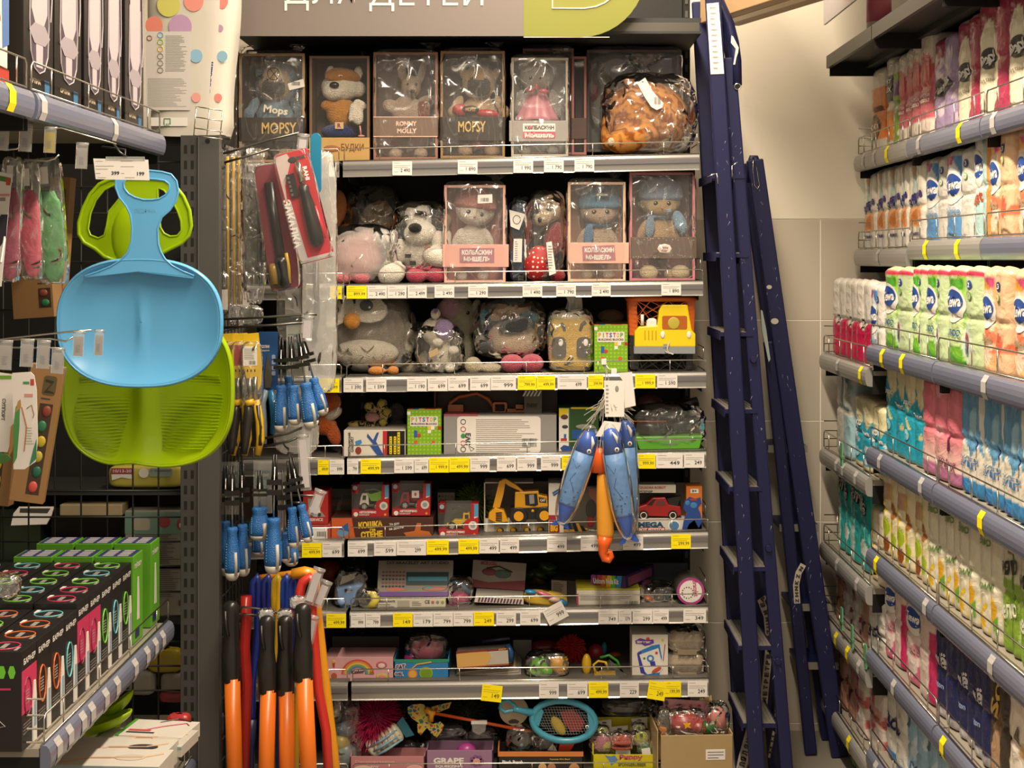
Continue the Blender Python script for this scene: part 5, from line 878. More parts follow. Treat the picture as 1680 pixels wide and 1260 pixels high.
t=T('tag_card','round cream hang tag behind the blue net handle','hang tag',843,1190,4.13); b=t.mb(); b.disc(843,1166,24,24,0,1,mat('#b8a68c',.6,var=.08),n=32); b.prism([(834,1183),(840,1180),(846,1180),(852,1183),(850,1187),(836,1187)],-.4,.2,INK); t.part(b,'tag')
def openbox(name,label,x0,x1,y0,Y,c,dep=60,back=0,side=None):
    yb=R7((x0+x1)/2); t=T(name,label,'display box',(x0+x1)/2,yb,Y); m=card(c); b=t.mb(); b.box(x0,x1,0,2,y0,yb,m); b.box(x0,x0+2,0,dep,y0-back*.4,yb,m); b.box(x1-2,x1,0,dep,y0-back*.4,yb,m); b.box(x0,x1,dep-2,dep,y0-back,yb,m); b.box(x0,x1,0,dep,yb-2,yb,m); t.part(b,'carton',bev=.0006); return t
t=openbox('display_box','pink display box lettered Decompression on the bottom shelf',574,697,1241,4.095,'#b87c80',44); b=t.mb(); b.text('Decompression',583,647,1247,1253,-.5,prn('#d8a09a'),off=.03); b.text('TOY',608,622,1256,1262,-.5,prn('#e0c8bc'),off=.04); b.ell(596,-.3,1262,16,.4,6,prn('#d0b09c')); b.ell(680,-.3,1262,14,.4,7,prn('#d0a098')); t.part(b,'lettering',recalc=False)
t=openbox('display_box','mauve display box lettered Grape squeezing on the bottom shelf',699,809,1231,4.093,'#93708e',50); b=t.mb(); b.text('GRAPE',711,761,1243,1253,-.5,WHITE,off=.05); b.text('SQUEEZING',714,759,1255,1260,-.5,WHITE,off=.04)
for k in range(7): a=k*.9; b.disc(782+8*math.cos(a),1248+6*math.sin(a),4,4,-.5,0,prn('#7a5080'),n=10)
b.disc(782,1249,6,5,-.8,-.3,prn('#c99a86')); t.part(b,'lettering',recalc=False)
t=T('toy_dome','pink dome sticking out of the mauve display box','toy',765,1236,4.12); b=t.mb(); b.ell(765,16,1236,16,12,12,plas('#b84a9a')); t.part(b,'body')
for k,(x,y,c) in enumerate(((660,1236,'#2a2430'),(735,1210,'#3a2c3c'),(790,1216,'#26242a'),(720,1232,'#4a4640'))):
    t=T('toy_bag',['dark beaded toys in film behind the pink display box','dim purple balloon toy behind the grape box','black toys in crinkled film behind the orange rod','grey wrapped toy inside the mauve box'][k],'toy bag',x,R7(x)-12,4.2); b=t.mb(); b.ell(x,16,y,28,16,18,plas(c)); b.ell(x-10,10,y+12,20,12,12,plas('#221f22')); t.part(b,'contents'); bag(t,x-32,x+32,y-22,y+26,-6,36,seed=90+k,amp=.2)
t=openbox('display_box','orange rimmed black display box with printed faces',817,957,1233,4.09,'#2c2622',50); b=t.mb(); b.box(817,957,-.6,0,1233,1241,prn('#c97a3c')); b.box(817,819,-.4,40,1228,1234,prn('#c97a3c')); b.text('Pinch Punch',824,858,1247,1253,-.7,WHITE,off=.04); b.text('Squeeze Mini Band',902,935,1244,1247,-.7,prn('#d8b060')); b.ell(942,-.4,1262,9,.4,10,prn('#b8865a')); b.ell(905,-.4,1260,7,.4,8,prn('#a8785a')); b.ell(890,-.4,1260,7,.4,8,prn('#c9a06a')); t.part(b,'lettering',recalc=False)
t=T('toy_bag','round dark squeeze toys in crinkled film inside the black box','toy bag',850,1236,4.12); b=t.mb(); b.ell(855,16,1222,18,14,16,plas('#3a3836')); b.ell(890,16,1224,18,14,14,plas('#35322f')); b.ell(856,1,1223,3,2,3,plas('#4a7a9a')); b.prism([(918,1222),(928,1214),(944,1218),(936,1232),(916,1232)],0,6,plas('#b83c28')); b.prism([(898,1230),(907,1219),(914,1231)],-3,-2,WHITE); t.part(b,'contents'); bag(t,830,878,1190,1238,-8,36,seed=95,amp=.22); bag(t,872,915,1204,1238,-6,36,seed=96,amp=.2)
t=openbox('display_box','yellow display box of plush fruit with blue bone mascot print',972,1078,1238,4.085,'#c2b81c',70,back=40); b=t.mb(); b.prism([(992,1239),(1002,1241),(1008,1239),(1014,1246),(1008,1251),(1003,1256),(998,1246)],-.5,0,prn('#5a82b0')); b.text('Рирру',1016,1054,1238,1248,-.6,prn('#b0445c'),off=.05); b.text('SPONGERUBBER',1014,1060,1251,1257,-.6,prn('#5a5a1c'),off=.03); t.part(b,'lettering',recalc=False)
for k,(x,y,c,r,l) in enumerate(((986,1223,'#b86a80',17,'pink and yellow bagged plush fruit, left front of the yellow box'),(1020,1222,'#c04a2c',17,'orange red burger shaped plush in the yellow box'),(1052,1214,'#b0b02c',13,'lime plush fruit in film, right in the yellow box'),(988,1204,'#a8a81c',10,'small lime plush half behind the pink one'),(1048,1200,'#a0a030',10,'yellow green plush at the back right of the yellow box'),(1058,1230,'#3a8a1c',12,'green plush with white label in front right corner'))):
    t=T('plush_fruit',l,'plush toy',x,y+r,4.10+.02*(k in(3,4))); b=t.mb(); b.ell(x,12,y,r,12,r*.85,plush(c)); t.part(b,'body'); b=t.mb()
    if k==0: b.ell(x+8,8,y+3,9,9,9,plush('#b8a83c'))
    elif k==1: b.ell(x,0,y-4,17,12,2.5,plush('#a8381c')); b.ell(x,0,y+4,17,12,2.5,plush('#a8381c')); b.box(x-10,x+14,-2,4,y+8,y+15,PAPER)
    else: b.prism([(x-6,y-2),(x+8,y-4),(x+10,y+8),(x-4,y+10)],-3,-2,PAPER) if k==5 else b.ell(x,-1,y-r*.7,3,3,2,plush('#4a6a1c'))
    t.part(b,'detail'); bag(t,x-r-3,x+r+3,y-r-2,y+r,-2,26,seed=100+k,amp=.2)
t=T('header_card','grey header cards of bagged plush standing behind the fruit toys','header card',1040,1190,4.16)
for x0,x1,y0,y1 in ((980,1003,1180,1200),(1003,1030,1190,1212),(1036,1062,1176,1198)):
    b=t.mb(); b.prism([(x0,y0+3),(x1,y0),(x1,y1),(x0,y1)],0,1,prn('#a8a298')); b.ell((x0+x1)/2,-.3,y0+6,4,.5,2,INK); t.part(b,'card')
t=T('cardboard_box','open brown cardboard box with a white sticker on bottom shelf','cardboard box',1142,1276,4.0,rz=3); CB=card('#a08a62'); b=t.mb(); b.box(1084,1203,0,2,1206,1276,CB); b.box(1078,1080,2,90,1198,1276,CB); b.box(1201,1203,0,90,1204,1276,CB); b.box(1080,1203,88,90,1204,1276,CB); t.part(b,'carton',bev=.001); b=t.mb(); b.prism([(1158,1164),(1178,1159),(1182,1206),(1160,1204)],60,62,CB); t.part(b,'flap'); b=t.mb(); b.box(1158,1190,-.5,0,1230,1247,PAPER); lines(b,1161,1188,1232,1246,3,-.8,INK,2,.2); t.part(b,'sticker')
t=T('toy_bag','red tinsel toys in crinkled bags filling the brown box','toy bag',1140,1212,4.03); b=t.mb(); b.ell(1128,30,1196,30,20,18,mat('#8a1418',.3)); b.ell(1150,24,1200,20,16,12,mat('#8a1c20',.3)); b.ell(1164,24,1200,16,14,12,plas('#1f6a30')); b.prism([(1082,1195),(1094,1197),(1098,1212),(1084,1209)],6,10,plas('#c9781c')); b.ell(1182,26,1188,14,12,20,plas('#b86a64')); b.prism([(1126,1184),(1129,1188),(1133,1187),(1131,1191),(1134,1195),(1128,1193),(1124,1196),(1124,1191),(1121,1187),(1125,1188)],0,3,plas('#d8a01c')); t.part(b,'contents'); bag(t,1098,1160,1168,1214,2,50,seed=110,amp=.22,ex=.5); bag(t,1160,1200,1160,1210,6,50,seed=111,amp=.22); bag(t,1078,1104,1166,1212,2,40,seed=112,amp=.2)
t=T('header_card','pink header card with berries standing behind the red tinsel','header card',1122,1176,4.1,ry=4); b=t.mb(); b.prism([(1085,1148),(1158,1148),(1158,1176),(1110,1172),(1088,1164)],0,1,prn('#a8747c')); t.part(b,'card'); b=t.mb(); b.prism([(1108,1157),(1114,1155),(1120,1157),(1120,1160),(1108,1160)],-.5,0,INK)
for x,y,c in ((1132,1158,'#8a2430'),(1146,1157,'#8a2430'),(1140,1164,'#3a6a34'),(1148,1166,'#2c4a2c')): b.disc(x,y,3,3,-.5,0,prn(c),n=12)
b.ell(1092,-.3,1155,3,.4,4,INK,rot=-30); t.part(b,'printed_front')
t=T('toy_bag','black crinkled bag hanging in shadow over the fruit plush','toy bag',1020,1180,4.2); bag(t,985,1080,1148,1182,0,50,seed=115,amp=.2,m=FILM); b=t.mb(); b.ell(1030,24,1166,40,18,14,plas('#1f2820')); t.part(b,'contents')
# ================= bath toys hanging from the third shelf rail =================
FB,FD=mat('#5a84b8',.45,bump=.25,bs=70,kind='voronoi'),plas('#2450a8')
def fishtoy(label,x0,y0,x1,y1,w,Y,headc=FD):
    L=math.hypot(x1-x0,y1-y0); a=math.degrees(math.atan2(-(x1-x0),y1-y0))
    t=T('dive_fish',label,'bath toy',x0,y0,Y,ry=a,group='blue fish bath toys hanging in a bunch'); h=w/2
    b=t.mb(); b.lathe(x0,y0,[(h*.3,0),(h*.7,4),(h*.95,14),(h,L*.22)],headc,20,flat=.75); t.part(b,'head')
    b=t.mb(); b.lathe(x0,y0,[(h,L*.22),(h*1.06,L*.35),(h*1.08,L*.5),(h*.98,L*.62),(h*.82,L*.74),(h*.78,L*.76)],FB,20,flat=.75); t.part(b,'body')
    b=t.mb(); b.lathe(x0,y0,[(h*.78,L*.76),(h*.5,L*.86),(h*.28,L*.93)],FD,16,flat=.7); b.prism([(x0-2,y0+L*.88),(x0+3,y0+L*.88),(x0+h*.95,y0+L),(x0+h*.35,y0+L*.98),(x0,y0+L*.94),(x0-h*.35,y0+L*.99),(x0-h*.9,y0+L)],-2,2,FD); t.part(b,'tail',bev=.001)
    b=t.mb(); b.ell(x0+h*.3,-h*.68,y0+L*.185,4,2,4,WHITE,n=12,k=8); b.ell(x0+h*.3,-h*.68-2,y0+L*.185,1.8,1,2.4,INK,n=10,k=6); t.part(b,'eye')
    b=t.mb(); b.tube([(x0+h*.15,-h*.74,y0+6),(x0+h*.42,-h*.72,y0+16),(x0+h*.45,-h*.70,y0+26)],[1,3,.8],WHITE,8); t.part(b,'mouth')
    b=t.mb(); dm=prn('#2c4f8c'); rn=random.Random(int(x0))
    for i in range(16):
        u=rn.uniform(-.7,.5); v=rn.uniform(.45,.74); b.ell(x0+h*u,-h*.75*math.sqrt(1-u*u)-.2,y0+L*v,1.8,.6,1.1,dm,n=8,k=4)
    b.tube([(x0-h*.8,-h*.5,y0+L*.3),(x0-h*.3,-h*.76,y0+L*.38),(x0-h*.1,-h*.8,y0+L*.34)],.8,dm,5); b.tube([(x0-h*.2,-h*.78,y0+L*.42),(x0-h*.5,-h*.7,y0+L*.5),(x0+h*.1,-h*.8,y0+L*.6)],.8,dm,5); t.part(b,'scale_print')
    bag(t,x0-h-3,x0+h+3,y0-10,y0+L*.97,-h*1.0,h*1.0,seed=int(x0)%37,amp=.04,ex=.85,m=PANE)
    return t
fishtoy('blue fish bath toy tilted to the left of the orange seahorse',970,708,918,866,38,3.93)
fishtoy('blue fish bath toy with its eye towards the right edge of the bunch',1026,690,1033,888,34,3.97)
fishtoy('blue fish bath toy in front between seahorse and right fish',1000,702,1032,892,36,3.90)
t=T('dive_seahorse','orange seahorse bath toy with a curled tail hanging between fish','bath toy',993,720,3.93); OM=mat('#d8932c',.45,bump=.15,bs=60); OD=plas('#dc5c18')
b=t.mb(); b.lathe(984,735,[(6,0),(11,8),(14,40)],OD,18,flat=.75); t.part(b,'head'); b=t.mb(); b.lathe(993,775,[(10,0),(13.5,6),(14.5,40),(14,100),(13,108)],OM,20,flat=.75); t.part(b,'body')
b=t.mb(); b.tube([(993,0,880),(991,0,895),(989,0,908),(992,0,917),(999,0,919),(1003,0,913),(1001,0,906),(996,0,906),(994,0,911),(998,0,913)],[13,10,7,6,5.5,5,4.4,3.6,2.8,1.6],OD,12); t.part(b,'curled_tail'); b=t.mb(); b.tube([(984,0,737),(990,2,680),(994,-4,600)],.8,WHITE,5); t.part(b,'string')
t=T('hang_tag_bunch','bunch of strings and paper tags tied on the third shelf rail','hang tags',992,592,3.93)
b=t.mb(); sm=mat('#b8b4a8',.5); rn=random.Random(8)
for i in range(46):
    x=rn.uniform(-1,1); s_=rn.choice((-1,1)); b.tube([(998,-10,640+rn.uniform(-6,6)),(998+s_*rn.uniform(4,18),-10-rn.uniform(0,10),662+rn.uniform(-8,8)),(998+s_*rn.uniform(12,44),-8,690+rn.uniform(-26,18))],.4,sm,4)
for i in range(10): b.tube([(990+rn.uniform(-3,3),-12,596),(998,-12,620),(994+rn.uniform(-12,12),-8,650+rn.uniform(0,50))],.5,sm,4)
t.part(b,'string')['kind']='stuff'
b=t.mb(); b.box(986,994,-16,-8,588,597,WHITE); b.box(1002,1011,-16,-8,604,612,WHITE); b.tube([(990,-12,594),(998,-14,604),(1006,-12,607)],1,WHITE,6); t.part(b,'plastic_clip')
for pts,d,ln in (([(990,623),(1023,623),(1023,682),(992,682)],-18,1),([(1012,611),(1036,609),(1042,664),(1024,668),(1022,625)],-15,0),([(990,688),(1018,691),(1012,716),(976,713)],-22,0)):
    b=t.mb(); b.prism(pts,d,d+.6,PAPER if not ln else WHITE); t.part(b,'paper_tag')
b=t.mb(); lines(b,993,998,628,678,8,-18.6,GREYI); b.ell(1011,-18.5,636,3,.4,5,GREYI); t.part(b,'tag_print')
# ================= ladders =================
NV=mat('#181b42',.42,spec=.35,bump=.05,bs=20,var=.08); AL=mat('#827e76',.4,metal=.25); SCR=mat('#94929a',.6)
def LP(x,y,Y): v=P(x,y,Y); return (v.x,v.y,v.z)
def ladder(label,Y,dep,fr,bk,treads,wpx,nm):
    base=P(fr[2],fr[3],Y); base.z=0
    t=T('step_ladder',label,'ladder',0,0,1,loc=(base.x,Y+dep/2,0),metric=True)
    off=Vector(t.o.location); L=lambda p:(Vector(p)-off)
    def stile(x0,y0,x1,y1,YY,w,th,name='stile'):
        a=P(x0,y0,YY); c=P(x1,y1,YY); a-=off;c-=off; d=(c-a).normalized(); u=Vector((-d.z,0,d.x)); hw=w/2
        if c.z<.012: c=a+d*((a.z-.004)/-d.z)
        b=MB(); vs=[]
        for p in (a,c):
            for sx in (-1,1):
                for sy in (-1,1): vs.append(tuple(p+u*hw*sx+Vector((0,th*sy/2,0))))
        b.add(vs,[(0,1,3,2),(4,6,7,5),(0,4,5,1),(2,3,7,6),(0,2,6,4),(1,5,7,3)],NV); return build(b,name,t.o,bev=.004)
    return t,stile,off
# ladder A
tA,st,off=ladder('dark blue metal step ladder leaning folded beside the toy rack',3.97,.42,(1169,0,1246,1290),None,None,25,'')
def Xat(x0,y0,x1,y1,y): return x0+(x1-x0)*(y-y0)/(y1-y0)
A1=(1168,-30,1246,1330); A2=(1196,95,1296,1330)
st(*A1,3.97,.042,.022); 
a=P(A1[0],A1[1],3.97); 
def same(line,Y0,Y1): # same world X,Z at another depth
    p=P(line[0],line[1],Y0); q=P(line[2],line[3],Y0); f=lambda v:(CX+v.x*F/Y1,CY-(v.z-H)*F/Y1); return f(p)+f(q)
st(*same(A1,3.97,4.28),4.28,.042,.022)
st(*A2,4.0,.034,.022); st(*same(A2,4.0,4.24),4.24,.034,.022)
b=MB(); b.tube([tuple(P(x,y,4.0)-off) for x,y in ((1176,-10),(1186,16),(1196,40),(1203,70),(1207,100),(1208,140))],[.012,.014,.015,.016,.016,.016],NV,10); build(b,'handle_bow',tA.o); b=MB(); b.tube([tuple(P(x,y,4.2)-off) for x,y in ((1172,0),(1190,40),(1198,100))],.014,NV,8); build(b,'handle_bow',tA.o)
for yy in (285,415,545,672,800,932,1062,1190):
    x=Xat(*A1,yy)+1; c=P(x,yy,3.97)-off; b=MB(); zz=c.z; x0=c.x-.030; x1=c.x+.058
    b.box(x0,x1,-.19,.09,zz-.004,zz,AL)
    for k in range(8): b.box(x0+.002+k*.011,x0+.008+k*.011,-.188,.088,zz,zz+.002,AL)
    o=build(b,'tread',tA.o); b=MB(); b.box(x0-.003,x0,-.19,.09,zz-.022,zz+.002,NV); b.box(x1,x1+.004,-.19,.09,zz-.03,zz+.002,NV); b.box(x0,x1,-.194,-.19,zz-.012,zz-.001,NV); build(b,'tread_lip',o)
for yy in (900,1085,590): 
    x=Xat(*A2,yy); b=MB(); c=P(x,yy,3.985)-off; b.add(*[[ (c.x+.010*math.cos(q*.5236)*r,c.y-dd,c.z+.010*math.sin(q*.5236)*r) for dd,r in ((0,1),(.006,.8)) for q in range(12)],[tuple(range(12)),tuple(range(12,24))]+[(i,(i+1)%12,(i+1)%12+12,i+12) for i in range(12)]],NV); build(b,'bolt',tA.o)
b=MB(); c0=[tuple(P(x,y,3.957)-off) for x,y in ((1159,6),(1179,4),(1188,121),(1166,122))]; b.add(c0,[(0,1,2,3)],PAPER); o=build(b,'instruction_sticker',tA.o)
b=MB(); rn=random.Random(2)
for k in range(12):
    y=12+k*9; xx=Xat(1161,6,1168,122,y); p=[tuple(P(x_,y_,3.955)-off) for x_,y_ in ((xx+3,y),(xx+3+rn.uniform(6,14),y),(xx+10,y+1.5),(xx+3,y+1.5))]; b.add(p,[(0,1,2,3)],GREYI)
build(b,'sticker_print',o)
def scr(tt,off,line,Y,n,seed,y0,y1,hw=9):
    b=MB(); rn=random.Random(seed)
    for i in range(n):
        y=rn.uniform(y0,y1); x=Xat(*line,y)+rn.uniform(-hw,hw); l=rn.uniform(2,9); a=rn.uniform(-.6,.6)+PI/2; w=rn.uniform(.4,1.2)
        p=[(x,y),(x+w,y+.5),(x+w*.5+l*math.cos(a),y+l*math.sin(a))]; b.add([tuple(P(q[0],q[1],Y)-off) for q in p],[(0,1,2)],SCR)
    o=build(b,'scratches',tt.o); o['kind']='stuff'
scr(tA,off,A1,3.957,34,3,200,1200); scr(tA,off,A2,3.987,38,4,200,1150)
b=MB(); pp=[(1200,58),(1203,60),(1206,66),(1212,78),(1211,86),(1208,95),(1206,106),(1203,106),(1206,88),(1207,80),(1199,70)]; b.add([tuple(P(x,y,3.98)-off) for x,y in pp],[tuple(range(len(pp)))],mat('#cfc9c0',.6)); build(b,'chipped_paint',tA.o)
b=MB(); pp=[(1205+5*math.cos(q*.5236)*1.0+5,142+5*math.sin(q*.5236)) for q in range(12)]; b.add([tuple(P(x,y,3.985)-off) for x,y in pp],[tuple(range(12))],BLACK); b.tube([tuple(P(x,y,3.984)-off) for x,y in pp],.0014,WIRE,6,closed=True); build(b,'rivet_hole',tA.o)
b=MB()
for (x0,y0,x1,y1) in ((1160,290,1176,284),(1176,284,1178,302),(1201,272,1210,266),(1201,272,1201,290)): b.tube([tuple(P(x0,y0,3.955)-off),tuple(P(x1,y1,3.955)-off)],.0014,WIRE,6)
build(b,'worn_edge',tA.o)
# ladder B
tB,st2,offB=ladder('scratched dark blue step ladder leaning to the left of the paper shelves',4.42,.2,(1250,300,1380,1245),None,None,25,'')
B1=(1238,262,1378,1244); B2=(1262,560,1330,1234)
st2(*B1,4.40,.05,.02); st2(*B2,4.42,.036,.02); st2(*same(B1,4.40,4.56),4.56,.045,.02)
b=MB(); b.tube([tuple(P(x,y,4.40)-offB) for x,y in ((1231,300),(1231,268),(1234,258),(1239,258),(1245,275),(1250,305))],.010,NV,8); build(b,'rounded_top',tB.o)
b=MB(); b.tube([tuple(P(x,y,4.385)-offB) for x,y in ((1235,280),(1238,305),(1243,310),(1246,304),(1241,275),(1236,262))],.0013,WIRE,6,closed=True); build(b,'slot_edge',tB.o)
for yy in (735,866,998,1095):
    x=Xat(*B1,yy); c=P(x,yy,4.40)-offB; b=MB(); b.box(c.x-.075,c.x+.045,-.07,.10,c.z-.012,c.z,NV); b.box(c.x-.075,c.x+.045,-.072,-.070,c.z-.02,c.z+.002,AL); build(b,'tread',tB.o)
scr(tB,offB,B1,4.387,50,5,300,1230,hw=12); scr(tB,offB,B2,4.405,14,6,600,1200,8)
b=MB()
for (x,y,r) in ((1262,471,3.5),(1271,527,5)): b.add([tuple(P(x+r*1.3*math.cos(q*.628),y+r*math.sin(q*.628),4.386)-offB) for q in range(10)],[tuple(range(10))],mat('#b0aca4',.5))
build(b,'paint_chip',tB.o)
b=MB(); pp=[(1248,508),(1251,510),(1257,540),(1262,575),(1264,590),(1261,594),(1256,570),(1250,540)]; b.add([tuple(P(x,y,4.35)-off*0-offB) for x,y in pp],[tuple(range(len(pp)))],mat('#a9b8b2',.3)); build(b,'bent_metal_strip',tB.o)
# printed tape hanging between the ladders
t=T('tape_strap','black and grey lettered strap tangled between the ladders','strap',1262,1250,4.2); KT=mat('#26241f',.5); WT=prn('#a8a094')
def strap(pts,w,txt,nm):
    b=t.mb(); n=len(pts)
    vs=[];
    for i,(x,y,d) in enumerate(pts):
        x2,y2,_=pts[min(i+1,n-1)]; x1,y1,_=pts[max(0,i-1)]; l=math.hypot(x2-x1,y2-y1); nx,ny=-(y2-y1)/l,(x2-x1)/l; vs+=[(x+nx*w,d,y+ny*w),(x-nx*w,d,y-ny*w)]
    b.add(vs,[(2*i,2*i+2,2*i+3,2*i+1) for i in range(n-1)],WT if w>4 else KT); o=t.part(b,nm,solid=.001,recalc=False)
    b=t.mb()
    for i in range(n-1):
        x0,y0,d0=pts[i]; x1,y1,_=pts[i+1]; l=math.hypot(x1-x0,y1-y0); a=math.degrees(math.atan2(y1-y0,x1-x0)); k=max(1,int(l/9))
        for j in range(k): f=(j+.5)/k; cx,cy=x0+(x1-x0)*f,y0+(y1-y0)*f; b.text(txt[(i*3+j)%len(txt)],cx-3.6,cx+3.6,cy-w*.6,cy+w*.6,d0-1.5,KT if w>4 else WT,rot=a,off=.05)
    t.part(b,'lettering',o,recalc=False)
strap([(1206,1275,-30),(1216,1230,-30),(1228,1190,-26),(1240,1150,-20)],8,'ИТУЛЯЦ','strap'); strap([(1218,1290,-10),(1236,1230,-10),(1250,1170,-8),(1256,1110,-6),(1262,1050,-4),(1258,1010,-4),(1248,985,-4),(1262,972,-4),(1266,1000,-2)],6,'UMETPIZ','strap'); strap([(1262,1245,4),(1272,1190,4),(1276,1120,4),(1266,1060,4)],3,'IXIX','strap'); strap([(1308,990,0),(1306,960,0),(1310,940,0),(1318,926,0)],5,'ZHNK','strap')
b=t.mb(); b.tube([(1240,0,1140),(1252,0,1165),(1268,0,1180),(1284,0,1188)],5,KT,8); t.part(b,'black_cable')
# ================= side aisles =================
def SP(px,py,X): Y=X*F/(px-CX); return Vector((X,Y,H-(py-CY)/F*Y))
def Yof(px,X): return X*F/(px-CX)
def side_shelf(label,X,Ya,Yb,z,sgn,tags=(),back=.45,rail=True,cover=GREYP,fh=.05,endguard=False,dark=False,group='shelves of the paper aisle'):
    """shelf running along the aisle; z=top of board; sgn=+1 shelves right of the aisle"""
    Ya+=.004;Yb-=.004; t=T('shelf',label,'shelf',0,0,1,loc=(X,(Ya+Yb)/2,z-.05),metric=True,group=group); h=(Yb-Ya)/2
    b=t.mb(); b.box(*sorted((sgn*.006,sgn*back)),-h,h,.03,.045,DARK if dark else mat('#8d867a',.45,bump=.03,bs=30)); t.part(b,'board')
    if dark:
        b=t.mb(); b.box(*sorted((0,sgn*.012)),-h,h,.012,.05,mat('#2b2a28',.4)); t.part(b,'front_edge'); 
        for q in (.12,.28):
            b=t.mb(); b.box(*sorted((sgn*q,sgn*(q+.03))),-h,h,.012,.03,DARK); t.part(b,'stiffener')
        for q in (-1,1):
            b=t.mb(); b.box(*sorted((sgn*.01,sgn*back)),min(q*h,q*(h-.003)),max(q*h,q*(h-.003)),-.012,.045,BLACK); t.part(b,'bracket')
        return t
    b=t.mb(); pr=[(0,.052),(-.008,.050),(-.0125,.045),(-.0155,.037),(-.0165,.027),(-.0155,.016),(-.0135,.008),(-.010,.002),(0,0),(.004,.0),(.004,.052)]; n=len(pr)
    b.add([(sgn*x,y,zz) for y in (-h,h) for x,zz in pr],[tuple(range(n)),tuple(range(2*n-1,n-1,-1))]+[(i,(i+1)%n,(i+1)%n+n,i+n) for i in range(n)],cover); t.part(b,'price_rail')
    b=t.mb(); xx=-sgn*.002
    b.tube([(xx,-h+.004,.056),(xx,-h+.004,.056+fh-.008),(xx,-h+.012,.056+fh),(xx,h-.012,.056+fh),(xx,h-.004,.056+fh-.008),(xx,h-.004,.056)],.0019,WIRE,6); b.tube([(xx,-h+.004,.056),(xx,h-.004,.056)],.0019,WIRE,6)
    for k in range(4): b.tube([(xx,-h+2*h*(k+.5)/4,.056),(xx,-h+2*h*(k+.5)/4,.056+fh)],.0016,WIRE,6)
    if endguard:
        for zz in (.056,.056+fh*.5,.056+fh,.056+fh*1.6): b.tube([(xx,endguard*(h-.004),zz),(sgn*(back-.1),endguard*(h-.004),zz)],.0018,WIRE,6)
        b.tube([(sgn*.04,endguard*(h-.004),.056),(sgn*.04,endguard*(h-.004),.056+fh*1.6)],.0018,WIRE,6)
    t.part(b,'wire_guard')
    for (px,c) in tags:
        Y=Yof(px,X)-t.o.location.y
        if abs(Y)>h-.012: continue
        b=t.mb(); w=.016; b.add([(sgn*x-sgn*.0012,Y+s_*w,zz) for s_ in (-1,1) for x,zz in ((-.008,.0505),(-.0160,.037),(-.0160,.016),(-.0105,.002))],[(0,1,5,4),(1,2,6,5),(2,3,7,6)],YEL if c=='y' else mat('#aeabaa',.5)); t.part(b,'price_tag')
    for q in (-1,1):
        b=t.mb(); b.box(*sorted((sgn*.004,sgn*back)),q*(h-.002)-.0015,q*(h-.002)+.0015,-.02,.03,BLACK); t.part(b,'bracket')
    return t
XR1,XR2=1.028,.92
Yf,Ym,Yn,Ye=4.58,3.945,3.295,2.62
LV=['top','second','third','fourth','fifth','sixth','seventh']
rname='%s paper-goods shelf, %s bay'
tg=[(1424,'w'),(1442,'w'),(1463,'y'),(1516,'w'),(1583,'y'),(1640,'w')]
def bays(lv,X,zf,zn,tags,endg=True,ff=.05):
    side_shelf(rname%(lv,'bay against the tiled wall'.replace('bay ','')),X,Ym,Yf,zf,1,tags,endguard=1,fh=ff)
    side_shelf(rname%(lv,'middle'),X,Yn,Ym,zn,1,tags,fh=ff,cover=BLUEP)
    side_shelf(rname%(lv,'near'),X,Ye,Yn,zn,1,tags,fh=ff,cover=BLUEP)
side_shelf('dark empty top shelf of the paper aisle by the wall',XR2+.0,Ym,4.55,2.13,1,dark=True,back=.5)
side_shelf('dark top shelf of the paper aisle, middle bay',XR2+.0,Yn,Ym,2.13,1,dark=True,back=.5)
side_shelf('dark top shelf of the paper aisle, near bay',XR2+.0,Ye,Yn,2.13,1,dark=True,back=.5)
Z1=1.822
bays('top stocked',XR1,Z1,Z1,tg)
Z2f,Z2n=1.528,1.547
side_shelf(rname%('second','far wall'),XR1,Ym,Yf,Z2f,1,[(1448,'w')],endguard=1)
side_shelf(rname%('second','middle'),XR1,Yn,Ym-.01,Z2n,1,[(1527,'y'),(1580,'y')]); side_shelf(rname%('second','near'),XR1,Ye,Yn,Z2n,1,[],cover=BLUEP)
ZS=[(1.205,1.268),(.908,.993),(.615,.720),(.392,.449),(.14,.18)]
TS=[[(1382,'w'),(1420,'y'),(1456,'y'),(1489,'y'),(1627,'w')],[(1380,'w'),(1391,'w'),(1412,'w'),(1452,'w'),(1521,'w'),(1621,'y')],[(1381,'w'),(1414,'w'),(1446,'y'),(1528,'w'),(1638,'w')],[(1379,'y'),(1398,'y'),(1417,'w'),(1475,'w'),(1557,'y')],[(1400,'y'),(1445,'w')]]
for i,(a,c) in enumerate(ZS): bays(LV[i+2],XR2,a,c,TS[i])
# back posts of the paper aisle
t=T('shelving_frame','dark metal frame standing behind the paper goods','shelving',0,0,1,loc=(1.48,3.6,0),metric=True)
b=t.mb(); b.box(.0,.02,-1.0,1.0,0,2.5,DARK); t.part(b,'back_panel')
for y in (Yf-3.6,Ym-3.6,Yn-3.6): b=t.mb(); b.box(-.03,0,y-.02,y+.02,0,2.5,DARK); t.part(b,'upright')
